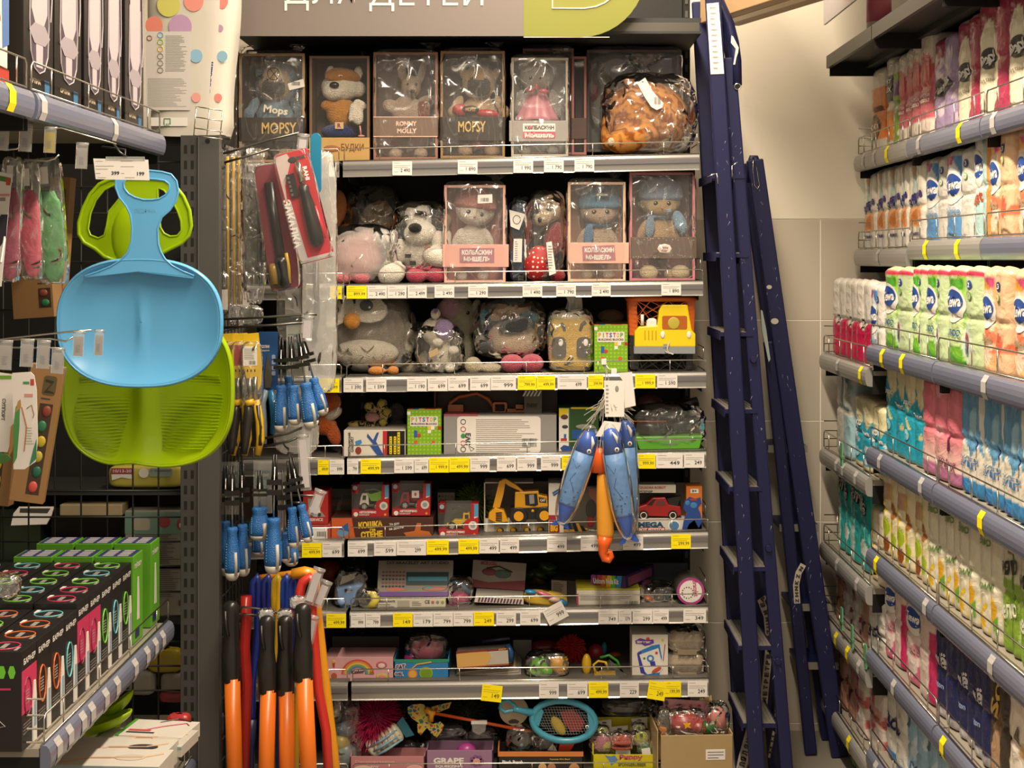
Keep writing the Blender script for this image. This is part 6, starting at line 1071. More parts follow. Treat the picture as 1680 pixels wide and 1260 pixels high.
# ---- soft packs with printed fronts ----
import numpy as np
VC=bpy.data.materials.new('printed_plastic_pack'); VC.use_nodes=True; nt=VC.node_tree; bs=nt.nodes['Principled BSDF']; bs.inputs['Roughness'].default_value=.27; bs.inputs['Specular IOR Level'].default_value=.55
at=nt.nodes.new('ShaderNodeVertexColor'); at.layer_name='Col'; nt.links.new(at.outputs[0],bs.inputs['Base Color'])
tc=nt.nodes.new('ShaderNodeTexCoord'); n=nt.nodes.new('ShaderNodeTexNoise'); n.inputs['Scale'].default_value=22; n.inputs['Detail'].default_value=3; n.inputs['Distortion'].default_value=1.5; bp=nt.nodes.new('ShaderNodeBump'); bp.inputs['Strength'].default_value=.5; bp.inputs['Distance'].default_value=.01
nt.links.new(tc.outputs['Object'],n.inputs['Vector']); nt.links.new(n.outputs['Fac'],bp.inputs['Height']); nt.links.new(bp.outputs['Normal'],bs.inputs['Normal'])
def paint(layers,u,v):
    c=np.zeros(u.shape+(3,))
    for L in layers:
        k=L[0]; col=np.array(lin(L[-1])[:3])
        if k=='all': m=np.ones(u.shape)
        elif k=='r': m=((u>=L[1])&(u<=L[2])&(v>=L[3])&(v<=L[4])).astype(float)
        elif k=='e': m=((((u-L[1])/L[3])**2+((v-L[2])/L[4])**2)<1).astype(float)
        elif k=='g': m=np.clip((v-L[1])/(L[2]-L[1]),0,1)          # vertical gradient of the print
        elif k=='n': rs=np.sin(u*L[1]+np.sin(v*L[2])*2)*np.sin(v*L[2]*1.3+u*3); m=((rs>L[3])&(v>=L[4])&(v<=L[5])).astype(float)
        elif k=='s': m=((np.sin(u*L[1]*6.283)>L[2])&(v>=L[3])&(v<=L[4])).astype(float)
        elif k=='d': m=((v<L[1]+L[2]*u)&(v>L[3])).astype(float)   # below a slanting line
        elif k=='w': m=((v<L[1]+L[2]*np.sin(u*L[3]))&(v>L[4])).astype(float)
        c=c*(1-m[...,None])+col*m[...,None]
    return c
PK={}
def packproto(kind,w,h,dep,cols,layers,texts,lump=.012,seed=0,mid=True):
    nu=16*cols+1; nz=44; rn=random.Random(seed); conv=None
    us=np.linspace(0,1,nu)
    def bul(u): return lump*(1-abs(math.sin(PI*u*cols))**.55)
    def sf(u,v):
        pin=(.006*math.exp(-((v-.5)/.02)**2) if mid else 0); tw=.0022*noise.noise(Vector((u*6+seed,v*7,seed)))+.0016*noise.noise(Vector((u*17+seed,v*15,seed)))
        return bul(min(1,max(0,u)))+pin+tw
    loop=[(-w/2+w*u,bul(u),u) for u in us]+[(w/2-.002,dep*.3,1),(w/2,dep*.6,1),(w/2-.006,dep,1),(-w/2+.006,dep,0),(-w/2,dep*.6,0),(-w/2+.002,dep*.3,0)]
    nl=len(loop); vs=[];uu=[];vv=[]
    for j in range(nz):
        v=j/(nz-1); e=min(v,1-v); sh=1-.05*max(0,1-e/.05)**2; pin=(.006*math.exp(-((v-.5)/.02)**2) if mid else 0)
        for i,(x,y,u) in enumerate(loop):
            tw=.0022*noise.noise(Vector((u*6+seed,v*7,seed)))+.0016*noise.noise(Vector((u*17+seed,v*15,seed)))
            lift=(0 if v<.9 else .007*(abs(math.sin(PI*u*cols))**.5)*(v-.9)/.1)
            yy=y+pin+tw+(.02*max(0,1-(1-v)/.05)**2 if y<dep/2 else 0)+(.008*max(0,1-v/.04)**2 if y<dep/2 else 0)
            vs.append((x*sh+tw*.5,yy,h*v+lift)); uu.append(u); vv.append(v)
    fs=[]
    for j in range(nz-1):
        for i in range(nl): a=j*nl+i; b_=j*nl+(i+1)%nl; fs.append((a,b_,b_+nl,a+nl))
    L=len(vs); vs+=[(0,dep/2,h-.004),(0,dep/2,0)]; uu+=[.5,.5]; vv+=[1.,0.]
    for i in range(nl): fs.append((L-0,(nz-1)*nl+i,(nz-1)*nl+(i+1)%nl)); fs.append((L+1,(i+1)%nl,i))
    me=bpy.data.meshes.new('pack'); me.from_pydata(vs,[],fs); me.materials.append(VC); me.polygons.foreach_set('use_smooth',[True]*len(fs))
    ca=me.color_attributes.new('Col','FLOAT_COLOR','POINT'); c=paint(layers,np.array(uu),np.array(vv)); c=np.concatenate([c,np.ones((len(uu),1))],1); ca.data.foreach_set('color',c.ravel().astype(np.float32)); me.update()
    tm=None
    if texts:
        b=MB()
        for q in texts:
            if q[0]=='T': _,s,u0,u1,v0,v1,col,rot=q; b.text(s,-w/2+w*u0,-w/2+w*u1,h*v0,h*v1,-.0028,prn(col),rot=rot,off=.03,zs=1,bend=lambda x,z:sf(x/w+.5,z/h))
            else:
                _,u,v,ru,rv,col=q; lay=.0016+.0006*sum(1 for z in texts[:texts.index(q)] if z[0]=='O' and abs(z[1]-u)<.05); vs_=[(-w/2+w*u,sf(u,v)-lay,h*v)]; fs_=[(0,k+1,(k+1)%24+1) for k in range(24)]
                for g_ in (.25,.5,.75,1):
                    for k in range(24): a_,c_=u+ru*g_*math.cos(k*.2618),v+rv*g_*math.sin(k*.2618); vs_.append((-w/2+w*a_,sf(a_,c_)-lay,h*c_))
                for g_ in range(3): fs_+=[(1+g_*24+k,1+g_*24+(k+1)%24,25+g_*24+(k+1)%24,25+g_*24+k) for k in range(24)]
                b.add(vs_,fs_,prn(col),True)
        tm=b
    return me,tm,w
def getpack(kind,**k):
    if kind not in PK: me,tm,w=packproto(kind,**k); o2=None; PK[kind]=[me,tm,w,None]
    return PK[kind]
NB='#2a4a94'
def logo(u,v,r,rv,txt='Zewa'): return [('O',u,v,r,rv,'#ddd8d2'),('O',u,v+rv*.16,r*.86,rv*.66,NB),('T',txt,u-r*.75,u+r*.75,v-rv*.16,v+rv*.46,'#e8e4e0',4)]
DEF={
 'green':dict(w=.2,h=.215,dep=.12,cols=2,layers=[('all','#bccfa2'),('r',0,.48,0,.93,'#8fbe4e'),('e',.25,.5,.2,.45,'#c3dba0'),('r',0,.46,.78,.9,'#4f9a2c'),('r',0,.46,0,.2,'#6aa832'),('d',.16,-.2,0,'#4c942a'),('e',.6,.25,.17,.22,'#c9d8c4'),('r',0,1,.91,.975,'#c43a56')],texts=logo(.25,.63,.25,.19)+[('T','ПЛЮС',.04,.42,.30,.37,'#2a5a94',0),('O',.72,.84,.08,.045,NB),('T','2',.69,.75,.815,.865,'#e8e4e0',0),('O',.72,.73,.07,.045,'#7fae5c'),('O',.72,.73,.055,.035,'#bccfa2'),('O',.6,.25,.1,.11,'#b0405c'),('O',.6,.21,.08,.08,'#7a9ab8')]),
 'peach':dict(w=.2,h=.215,dep=.12,cols=2,layers=[('all','#dcb894'),('r',0,.5,0,.9,'#d8a878'),('e',.25,.5,.21,.44,'#e2ccb4'),('r',.03,.46,.82,.93,'#c94a7c'),('d',1.0,-.5,.8,'#d89a3c'),('n',9,14,.35,.2,.45,'#d87a5a'),('e',.72,.3,.14,.10,'#d4634c'),('e',.1,.3,.12,.08,'#d4735c')],texts=logo(.25,.6,.24,.17)+[('T','Deluxe',.05,.42,.30,.38,'#a89070',0),('O',.74,.84,.08,.045,'#3a3c74'),('T','3',.71,.77,.815,.865,'#e8e4e0',0),('O',.74,.73,.07,.045,'#8aa850'),('O',.74,.73,.055,.035,'#dcb894'),('T','4',.68,.74,.07,.13,'#6a5a4a',0)]),
 'blue':dict(w=.2,h=.225,dep=.12,cols=2,layers=[('all','#d4cfc8'),('r',0,.55,0,.95,'#4f86c0'),('e',.27,.48,.24,.42,'#d0d4d8'),('r',.04,.3,.86,.95,'#b8386c'),('r',0,.5,0,.28,'#5a90c4'),('n',8,9,.3,.0,.2,'#8fb4d0')],texts=logo(.28,.6,.26,.19)+[('T','Deluxe',.03,.48,.3,.38,'#7a98b8',0),('O',.76,.84,.08,.045,NB),('T','3',.73,.79,.815,.865,'#e8e4e0',0),('O',.76,.7,.06,.04,'#7fae5c'),('O',.76,.7,.045,.03,'#d4cfc8')]),
 'teal_zewa':dict(w=.2,h=.25,dep=.12,cols=2,layers=[('all','#a9c8c8'),('g',.75,1,'#2c7a80'),('e',.3,.65,.28,.3,'#d4d4cc'),('r',.85,1,0,1,'#c98a4c')],texts=logo(.3,.66,.24,.17)+[('T','Just',.05,.5,.3,.45,'#b04a2c',10)]),
 'soft':dict(w=.15,h=.245,dep=.12,cols=2,layers=[('all','#ddd4c6'),('s',3,.55,.35,1,'#a8b8b4'),('r',0,.12,0,1,'#7fb4b8'),('r',.2,.9,.26,.5,'#d89a68'),('e',.5,.38,.2,.09,'#b87038'),('e',.5,.92,.18,.07,'#b09474'),('r',.2,.9,.0,.2,'#cfccc8')],texts=[('T','Soffione',.08,.95,.54,.66,'#3c3474',14),('T','Premium',.2,.85,.17,.22,'#4a4478',0)]),
 'napkin':dict(w=.085,h=.27,dep=.1,cols=1,layers=[('all','#d8ccbe'),('r',0,1,.2,.72,'#c0606c'),('e',.6,.66,.42,.16,'#b83a44'),('r',0,1,0,.18,'#d4c8ba'),('s',6,.3,.02,.14,'#c8b8b0')],texts=[('T','САЛФЕТКИ',.12,.9,.4,.435,'#e8dcd4',0),('T','УНИВЕРСАЛ',.12,.9,.35,.385,'#e8dcd4',0)]),
 'orange':dict(w=.14,h=.27,dep=.12,cols=1,layers=[('all','#d0cabc'),('r',0,1,.18,.78,'#d4762c'),('e',.35,.32,.42,.16,'#26201c'),('e',.35,.32,.3,.11,'#8a5a34')],texts=[('T','SUPER',.3,.9,.5,.56,'#3a2418',0),('T','ВЛАГА',.1,.7,.3,.36,'#d8d0c4',0)]),
 'justlux':dict(w=.07,h=.275,dep=.1,cols=1,layers=[('all','#cfc9bc'),('r',0,1,.1,.42,'#d4822c'),('r',0,1,.52,.8,'#2a2724')],texts=[('T','JUST',.12,.9,.7,.76,'#e0dcd4',0),('T','LUX',.12,.9,.62,.68,'#e0dcd4',0)]),
 'greenstrip':dict(w=.05,h=.26,dep=.1,cols=1,layers=[('all','#7f9a38'),('r',0,1,.6,.75,'#6a4a74'),('r',0,1,.85,1,'#c0bcb0'),('n',9,20,.3,0,.5,'#c4c8b8')],texts=[]),
 'papia':dict(w=.17,h=.27,dep=.12,cols=2,layers=[('all','#9c3450'),('g',.1,-.2,'#b8566c'),('n',7,9,.72,.05,.9,'#8a2842'),('e',.42,.42,.34,.42,'#d4cdb4'),('r',0,1,.965,1,'#ccc2b4'),('e',.8,.84,.09,.07,'#c98a94')],texts=[('O',.42,.52,.24,.09,'#262a30'),('T','Papia',.2,.66,.46,.58,'#d8d8d4',14),('T','PLATINUM',.2,.64,.33,.355,'#8a7a6a',0)]),
 'papiav':dict(w=.17,h=.25,dep=.12,cols=2,layers=[('all','#8e2f50'),('d',.55,.6,0,'#9a86ac'),('n',8,9,.4,0,.8,'#c9b8c9'),('e',.2,.8,.1,.08,'#d0b8a0')],texts=[('O',.5,.5,.4,.1,'#262a30'),('T','Papia',.15,.85,.43,.56,'#d8d8d4',16)]),
 'crimson':dict(w=.15,h=.235,dep=.12,cols=2,layers=[('all','#cfc9c0'),('n',20,3,.9,.45,1,'#b0aca4'),('w',.45,.06,9,0,'#b01c46'),('n',7,6,.6,0,.36,'#8e1438'),('r',.4,.6,.42,.55,'#26201f')],texts=[('T','Да',.42,.58,.44,.52,'#d8d0c8',0)]),
 'cream':dict(w=.16,h=.2,dep=.12,cols=2,layers=[('all','#d0c69e'),('w',.72,.12,12.5,0.0,'#2596b0'),('n',11,13,.7,.1,.6,'#d0dce0'),('r',0,1,0,.08,'#c9c09a')],texts=[('T','КЛАСС',.1,.45,.6,.68,'#e0e4e4',0),('T','НЕЖНАЯ',.55,.92,.5,.56,'#e0e4e4',0),('O',.3,.22,.1,.07,'#8ac4d0')]),
 'creamtall':dict(w=.16,h=.255,dep=.12,cols=2,layers=[('all','#d0c69e'),('w',.72,.12,12.5,0.0,'#2596b0'),('n',11,13,.75,.3,.8,'#d0cc8c')],texts=[('T','Плюс',.06,.42,.62,.68,'#e0e4e4',0),('T','Плюс',.56,.92,.5,.56,'#e0e4e4',0),('O',.25,.3,.1,.06,'#8ac4d0')]),
 'silver':dict(w=.13,h=.26,dep=.12,cols=2,layers=[('all','#b0b0a4'),('n',6,8,.5,.3,.8,'#94a8a4'),('r',.5,1,0,.45,'#94b4bc'),('r',.1,.3,.78,.98,'#4a7a94')],texts=[('T','Полотенца',.3,.95,.5,.56,'#4a7080',0),('O',.85,.85,.1,.06,'#4a86a8')]),
 'pink':dict(w=.2,h=.235,dep=.12,cols=3,layers=[('all','#cf6f80'),('g',.5,.15,'#d8c0b4'),('r',0,1,0,.14,'#a86a8c'),('n',7,5,.72,.3,1,'#dc9aa4'),('n',12,3,.8,0,.4,'#9c5a7c')],texts=[('T','ТУАЛЕТНАЯ',.5,.95,.22,.25,'#7a3050',0),('T','БУМАГА',.5,.95,.16,.21,'#7a3050',0),('O',.78,.42,.05,.08,'#6a2444')]),
 'bluep':dict(w=.2,h=.24,dep=.12,cols=3,layers=[('all','#5a8eb4'),('n',6,4,.1,.55,1,'#8ab0c4'),('n',9,2,.62,.0,1,'#cfccc0'),('w',.42,.08,10,.15,'#cfcabc'),('r',0,1,0,.16,'#3a7cb0'),('n',7,6,.6,0,.3,'#28589c')],texts=[('T','ТУАЛЕТНАЯ',.08,.9,.32,.35,'#5a7898',0),('T','БУМАГА',.08,.8,.25,.31,'#3a68a0',0),('O',.75,.45,.07,.09,'#24489a')]),
 'familia':dict(w=.16,h=.26,dep=.12,cols=2,layers=[('all','#2f9a98'),('s',4,.93,0,.65,'#8ad0c8'),('n',9,4,.78,.0,.6,'#5ab8b0'),('r',.05,.3,0,.4,'#c9d8d0'),('e',.75,.25,.16,.08,'#d4dcd8')],texts=[('T','Familia',.1,.92,.66,.82,'#26241f',-14),('T','Familia',.08,.9,.675,.835,'#e8e6e0',-14)]),
 'yellowwhite':dict(w=.1,h=.2,dep=.1,cols=2,layers=[('all','#cfc6ac'),('r',0,.3,0,1,'#d8b82c'),('n',14,9,.8,0,1,'#a8a894')],texts=[]),
 'leaf':dict(w=.12,h=.235,dep=.11,cols=2,layers=[('all','#d4caa8'),('s',2,.2,0,.8,'#dcb814'),('e',.3,.32,.16,.1,'#9ab020'),('e',.3,.12,.15,.09,'#8a4a20'),('e',.75,.52,.15,.1,'#a06a3c'),('e',.78,.2,.14,.1,'#9ab020'),('r',.1,.5,.62,.8,'#b89474')],texts=[]),
 'dande':dict(w=.15,h=.235,dep=.11,cols=2,layers=[('all','#cfc9b4'),('n',11,9,.5,0,.24,'#6a9a34'),('n',14,12,.62,0,.34,'#dcb81c'),('e',.72,.3,.17,.1,'#dca81c'),('e',.22,.12,.14,.08,'#e0b41c')],texts=[('T','РОМАШКА',.1,.8,.42,.48,'#5a7a3c',8),('T','Био',.15,.5,.8,.88,'#6a8a4a',0),('O',.5,.5,.0001,.0001,'#5a8a3c')]),
 'yarn':dict(w=.13,h=.235,dep=.11,cols=2,layers=[('all','#7c9c34'),('r',0,1,.62,1,'#c0bca8'),('r',.6,.75,0,1,'#5a7a24'),('r',.35,.6,.82,.92,'#8a4a2c'),('n',9,8,.75,.1,.55,'#a8c070')],texts=[('T','мягко',.08,.92,.66,.78,'#2a2a24',10),('T','зелено',.1,.9,.3,.42,'#d0d4bc',12)]),
 'pinkzewa':dict(w=.22,h=.245,dep=.12,cols=2,layers=[('all','#d8c4bc'),('r',0,.5,0,1,'#cf6a8a'),('e',.32,.55,.22,.46,'#dcccc8'),('n',9,7,.45,.1,.42,'#cf8e98'),('r',.88,1,0,.7,'#b8285c')],texts=logo(.34,.66,.23,.15)+[('T','Luxe',.14,.5,.34,.42,'#b08a8c',0)]),
 'navy':dict(w=.19,h=.225,dep=.12,cols=2,layers=[('all','#1e2450'),('n',5,4,.6,.2,1,'#2c3466'),('r',0,1,0,.1,'#b0acb0'),('r',.5,.62,.1,.7,'#b09a90')],texts=[('T','melё',.06,.5,.5,.66,'#d0ccd0',0),('T','kotton',.08,.45,.3,.36,'#8a98c0',0)]),
 'dark':dict(w=.17,h=.22,dep=.12,cols=2,layers=[('all','#3a322a'),('n',6,5,.2,0,.7,'#6a5038'),('e',.4,.2,.2,.2,'#a8886a')],texts=[('T','Soft',.1,.8,.7,.86,'#c09a50',70)]),
 'gold4':dict(w=.2,h=.22,dep=.12,cols=2,layers=[('all','#d8cfc0'),('r',0,.12,0,1,'#a8824c'),('n',7,5,.7,0,.6,'#c9a87c')],texts=[('T','4',.3,.42,.5,.68,'#6a5a4a',0)]),
 'white_s':dict(w=.16,h=.2,dep=.12,cols=2,layers=[('all','#cfccc4'),('r',0,1,0,.12,'#3c7ab8'),('n',12,6,.85,.1,.9,'#a8a8a0')],texts=[('T','Soft',.15,.8,.4,.6,'#2c3060',10)]),
 'skyblue':dict(w=.17,h=.2,dep=.12,cols=2,layers=[('all','#8fb4cc'),('n',8,5,.4,.3,.9,'#b8ccd4'),('r',0,1,0,.2,'#4a8ac0')],texts=[('T','2',.15,.3,.7,.85,'#5a7080',0),('T','Софт',.3,.8,.2,.34,'#4a4a70',0)]),
 'wetwipe':dict(w=.09,h=.14,dep=.1,cols=1,layers=[('all','#b8a8a0'),('n',9,8,.3,0,1,'#7a3a4c'),('r',.3,.8,.3,.7,'#cfc9c0')],texts=[],),
 'redlight':dict(w=.12,h=.17,dep=.1,cols=1,layers=[('all','#d0c4ba'),('n',8,6,.3,.1,.9,'#b85a58'),('r',.2,.9,.45,.7,'#c8988c')],texts=[('T','Бинт',.15,.85,.5,.62,'#8a3434',0)]),
 'greenbag':dict(w=.14,h=.16,dep=.1,cols=1,layers=[('all','#3f6a38'),('n',8,6,.3,0,1,'#8aa060')],texts=[]),
 'flesh':dict(w=.12,h=.16,dep=.1,cols=1,layers=[('all','#a87c66'),('n',8,6,.3,0,.7,'#5a3028'),('r',.1,.5,.6,.9,'#c9b8a8')],texts=[]),
}
for k_ in DEF: DEF[k_]=dict(DEF[k_]); DEF[k_]['seed']=len(k_)*3+ord(k_[0])
DESC={'green':'green and white two-ply toilet paper pack','peach':'peach toilet paper pack with blue oval logo','blue':'blue and white three-ply toilet paper pack','teal_zewa':'taller teal and white toilet paper pack','soft':'white pack with light blue stripes and orange picture','napkin':'rosy napkin tube with white band','orange':'white and orange wipes pack','justlux':'black and orange wipes pack','greenstrip':'thin olive green pack','papia':'deep pink pack with cream leaf and black logo','papiav':'pink and violet pack with black logo','crimson':'white towel pack with crimson lower half','cream':'cream and turquoise toilet paper pack','creamtall':'tall cream and turquoise toilet paper pack','silver':'silvery grey paper towel pack','pink':'pink toilet paper pack with pale lower half','bluep':'blue toilet paper pack with white swirls','familia':'teal wave patterned paper towel pack','yellowwhite':'yellow and white thin pack','leaf':'white pack with yellow stripes and brown and green leaves','dande':'white pack with yellow dandelions','yarn':'olive green pack with white top','pinkzewa':'large pink pack with blue oval logo','navy':'navy blue paper pack with white lettering','dark':'dark brown pack with gold lettering','gold4':'white pack with gold edge and number four','white_s':'white pack with blue foot and script lettering','skyblue':'sky blue paper pack','wetwipe':'small wine red and white wipes pack','redlight':'pale pack with red print','greenbag':'dark green bag pack','flesh':'brown and beige bagged pack'}
ptext={}
def place(kind,X,px0,px1,z,sname,idx,hs=1.,rows=1,jit=0):
    me,tm,w,_=getpack(kind,**DEF[kind]); Y0,Y1_=Yof(px1,X),Yof(px0,X); yc=(Y0+Y1_)/2; sw=(Y1_-Y0)*.985/w; rn=random.Random(int(px0*3+z*100))
    o=bpy.data.objects.new('paper_pack',None); COL.objects.link(o); o.empty_display_size=.02; o.location=(X+rn.uniform(0,.008),yc,z); o.rotation_euler=(0,0,rad(-90+rn.uniform(-3,3)))
    o['label']='%s, %s from wall, %s paper shelf'%(DESC[kind],ordn(idx),sname); o['category']='paper pack'; o['group']='packs on the %s paper shelf'%sname
    c=bpy.data.objects.new('wrapper',me); COL.objects.link(c); c.parent=o; c.scale=(sw,1,hs)
    if tm is not None:
        if kind not in ptext: ptext[kind]=build(tm,'printed_lettering',o,recalc=False); q=ptext[kind]
        else: q=ptext[kind].copy(); COL.objects.link(q); q.parent=o
        q.scale=(sw,1,hs)
    return o
def fill(sname,X,z,lst,hs=1.):
    for i,(k,a,b_,*r) in enumerate(lst): place(k,X,a,b_,z if callable(z)==False else z(a),sname,i,hs=(r[0] if r else hs))
XF1=XR1+.022; XF2=XR2+.022
Z1s=Z1-.004
fill('top stocked',XF1,Z1s,[('orange',1424,1444,.97),('justlux',1449,1460),('greenstrip',1460,1468),('napkin',1468,1479,.98),('napkin',1479,1491),('napkin',1491,1505,1.03),('napkin',1505,1522,1.05),('papiav',1522,1560),('papia',1560,1600,.98),('papia',1602,1645,1.02),('papia',1646,1695,1.02),('papia',1696,1760)])
f2=lambda a: Z2f-.004 if a<1500 else Z2n-.004
fill('second',XF1,f2,[('soft',1411,1431,.98),('soft',1433,1449),('soft',1450,1474),('soft',1475,1486),('soft',1487,1513,.98),('blue',1513,1548,.98),('blue',1549,1594,1.0),('teal_zewa',1594,1618,1.02),('peach',1618,1657,1.12),('peach',1658,1706,1.12)])
g=lambda i:(lambda a: (ZS[i][0] if a<1430 else ZS[i][1])-.004)
fill('third',XF2,g(0),[('crimson',1361,1380),('crimson',1380,1403),('crimson',1403,1424),('blue',1424,1445,1.0),('green',1446,1490,.98),('green',1492,1512),('green',1512,1548),('green',1550,1604),('peach',1605,1652),('peach',1653,1710)])
fill('fourth',XF2,g(1),[('silver',1367,1394,1.1),('cream',1396,1428,1.0),('cream',1428,1446,.95),('creamtall',1446,1478,.98),('creamtall',1478,1508,.92),('pink',1508,1570,.96),('bluep',1571,1606),('bluep',1607,1640),('bluep',1640,1680),('bluep',1681,1730)])
fill('fifth',XF2,g(2),[('familia',1370,1388,1.05),('familia',1388,1421,1.02),('yellowwhite',1421,1444),('leaf',1446,1468,1.02),('leaf',1469,1492),('leaf',1492,1517),('dande',1518,1545),('dande',1545,1568),('dande',1568,1600),('dande',1600,1636),('yarn',1636,1665,1.02),('yarn',1666,1700)])
fill('sixth',XF2,g(3),[('flesh',1366,1376,.9),('wetwipe',1376,1390,1.1),('wetwipe',1392,1405,1.1),('flesh',1406,1420,1.),('white_s',1420,1446,.9),('pinkzewa',1446,1476,.98),('pinkzewa',1477,1529),('navy',1530,1564,1.02),('navy',1566,1592,1.02),('navy',1592,1620,1.02),('dark',1622,1648,1.1),('gold4',1649,1700)])
fill('seventh',XF2,g(4),[('flesh',1372,1384,1.1),('flesh',1384,1398,1.1),('redlight',1398,1416,1.1),('redlight',1416,1442,1.1),('white_s',1443,1480,1.1),('skyblue',1481,1509,1.1),('skyblue',1510,1548,1.1),('navy',1550,1600,.8),('dark',1602,1660,.8)])
fill('eighth',XF2,lambda a:-.0+.004,[('greenbag',1384,1400,.8),('greenbag',1402,1424,.8)])
t=T('kitchen_roll','round pink and white roll standing on the dark top shelf','paper roll',1430,20,4.0,rz=0,loc=(1.03,Yof(1442,1.03),2.178),metric=True); b=t.mb()
for (r0,z0,z1,c) in ((.036,0,.2,'#d8ccc0'),(.0363,.02,.1,'#c8687c')): b.add([(r0*math.cos(q*.3),r0*math.sin(q*.3),zz) for zz in (z0,z1) for q in range(21)],[tuple(range(21)),tuple(range(21,42))]+[(i,(i+1)%21,(i+1)%21+21,i+21) for i in range(21)],prn(c),True)
t.part(b,'roll')
t=T('hanging_sign','pale grey blank back of a sign hanging over the paper aisle','sign',0,0,1,loc=(.9,4.2,2.218),metric=True); b=t.mb(); b.box(0,.006,-.9,.29,0,.5,mat('#b5aeb0',.5)); t.part(b,'sign_panel'); b=t.mb()
for y in (-.5,.2): b.tube([(.003,y,.5),(.003,y,1.08)],.002,BLKW,6)
t.part(b,'hanger')
# green tag clips on the lower right rails
for k,(px,py) in enumerate(((1381,1022),(1398,1052),(1420,1084),(1381,752))):
    v=SP(px,py,XR2-.014); t=T('sale_clip',['green plastic clip nearest the ladder on the sixth right rail','middle green plastic clip on the sixth right rail','right green plastic clip on the sixth right rail','small leafy green clip on the fourth right rail'][k],'clip',0,0,1,loc=v,metric=True); b=t.mb(); b.box(-.002,.002,-.012,.012,-.02,.045,mat('#5f9a72',.3)); b.box(-.004,.004,-.014,.014,.0,.006,mat('#4a7a50',.3)); t.part(b,'clip')
# ================= left aisle =================
XL=-.90; lg='shelves of the left aisle'
def YL(px,X=XL): return X*F/(px-CX)
ZL1=.300+1.5-.0; 
zTop=H+(.30-.0)*0; 
def zat(px,py,X=XL): return H-(py-CY)/F*YL(px,X)
z1=zat(255,222)+.003; z2=zat(270,1026)+.003
LTG1=[(58,'w'),(178,'w')]
side_shelf('upper left shelf with white lamp boxes, far bay',XL,YL(47),YL(262),z1,-1,LTG1,cover=BLUEP,group=lg)
side_shelf('upper left shelf, bay nearest the viewer',XL,YL(-120),YL(44),z1,-1,[(5,'y')],cover=BLUEP,group=lg)
side_shelf('lower left shelf carrying black and green filter boxes',XL,YL(68),YL(276),z2,-1,[(84,'w'),(103,'w'),(125,'w'),(140,'w'),(163,'w'),(182,'w'),(212,'w'),(232,'w'),(246,'w'),(258,'w')],cover=BLUEP,endguard=-1,fh=.05,group=lg)
z3=zat(360,1175,-.86)
side_shelf('bottom left shelf with white bow-set boxes',-.86,YL(300,-.86),YL(364,-.86),z3,-1,[(330,'w'),(345,'w')],cover=BLUEP,group=lg,back=.4)
# post, panel and grid
PY=3.70
t=T('grid_panel','black wire grid panel hooked between dark grey posts behind the sleds','wire grid',150,1320,PY+.06); GRm=mat('#1c1c1b',.5)
b=t.mb()
for x in (5,47,90,133,176,218,260): b.tube([(x,0,225),(x,0,1330)],1.5,GRm,6); t.part(b,'wire_upright'); b=t.mb()
for y in (266,307,350,390,430,508,590,680,805,848,888,928,970,1010,1052,1092,1132): b.tube([(-60,-2,y),(300,-2,y)],1.6,GRm,6); t.part(b,'cross_wire'); b=t.mb()
b.box(-60,300,-3,6,222,238,DARK); b.box(-60,300,-2,4,805,812,DARK); t.part(b,'top_bar')
t=T('rack_post','tall dark grey slotted post and side panel beside the sleds','post',330,1395,PY); b=t.mb(); PG=mat('#403f3e',.5,spec=.4)
b.box(296,326,0,20,222,1400,PG); t.part(b,'slotted_post',bev=.001)
slot=None
b=t.mb()
for k in range(39):
    for x in (302,313): b.box(x,x+5,-.4,.4,256+k*25.4-18,256+k*25.4-4,mat('#0c0c0c',.8))
o=t.part(b,'slots'); o['kind']='stuff'
b=t.mb(); b.box(327,361,-6,14,222,1400,mat('#474644',.45)); b.box(326,327.4,-6,0,222,1400,mat('#6a6864',.4)); t.part(b,'flat_post',bev=.001); b=t.mb(); b.disc(342,232,4,4,-6.6,-6,BLACK,n=14); t.part(b,'hole')
t=T('side_panel','dark side grid where the tool hooks are fixed','wire grid',0,0,1,loc=(-.80,3.9,0),metric=True); b=t.mb()
for k in range(8): y=-.16+k*.045; b.tube([(0,y,.0),(0,y,1.8)],.003,GRm,6)
for k in range(34): b.tube([(0,-.17,.04+k*.053),(0,.17,.04+k*.053)],.0025,GRm,6)
b.box(-.01,.0,-.19,.17,1.78,1.8,mat('#6a6965',.4)); t.part(b,'grid')
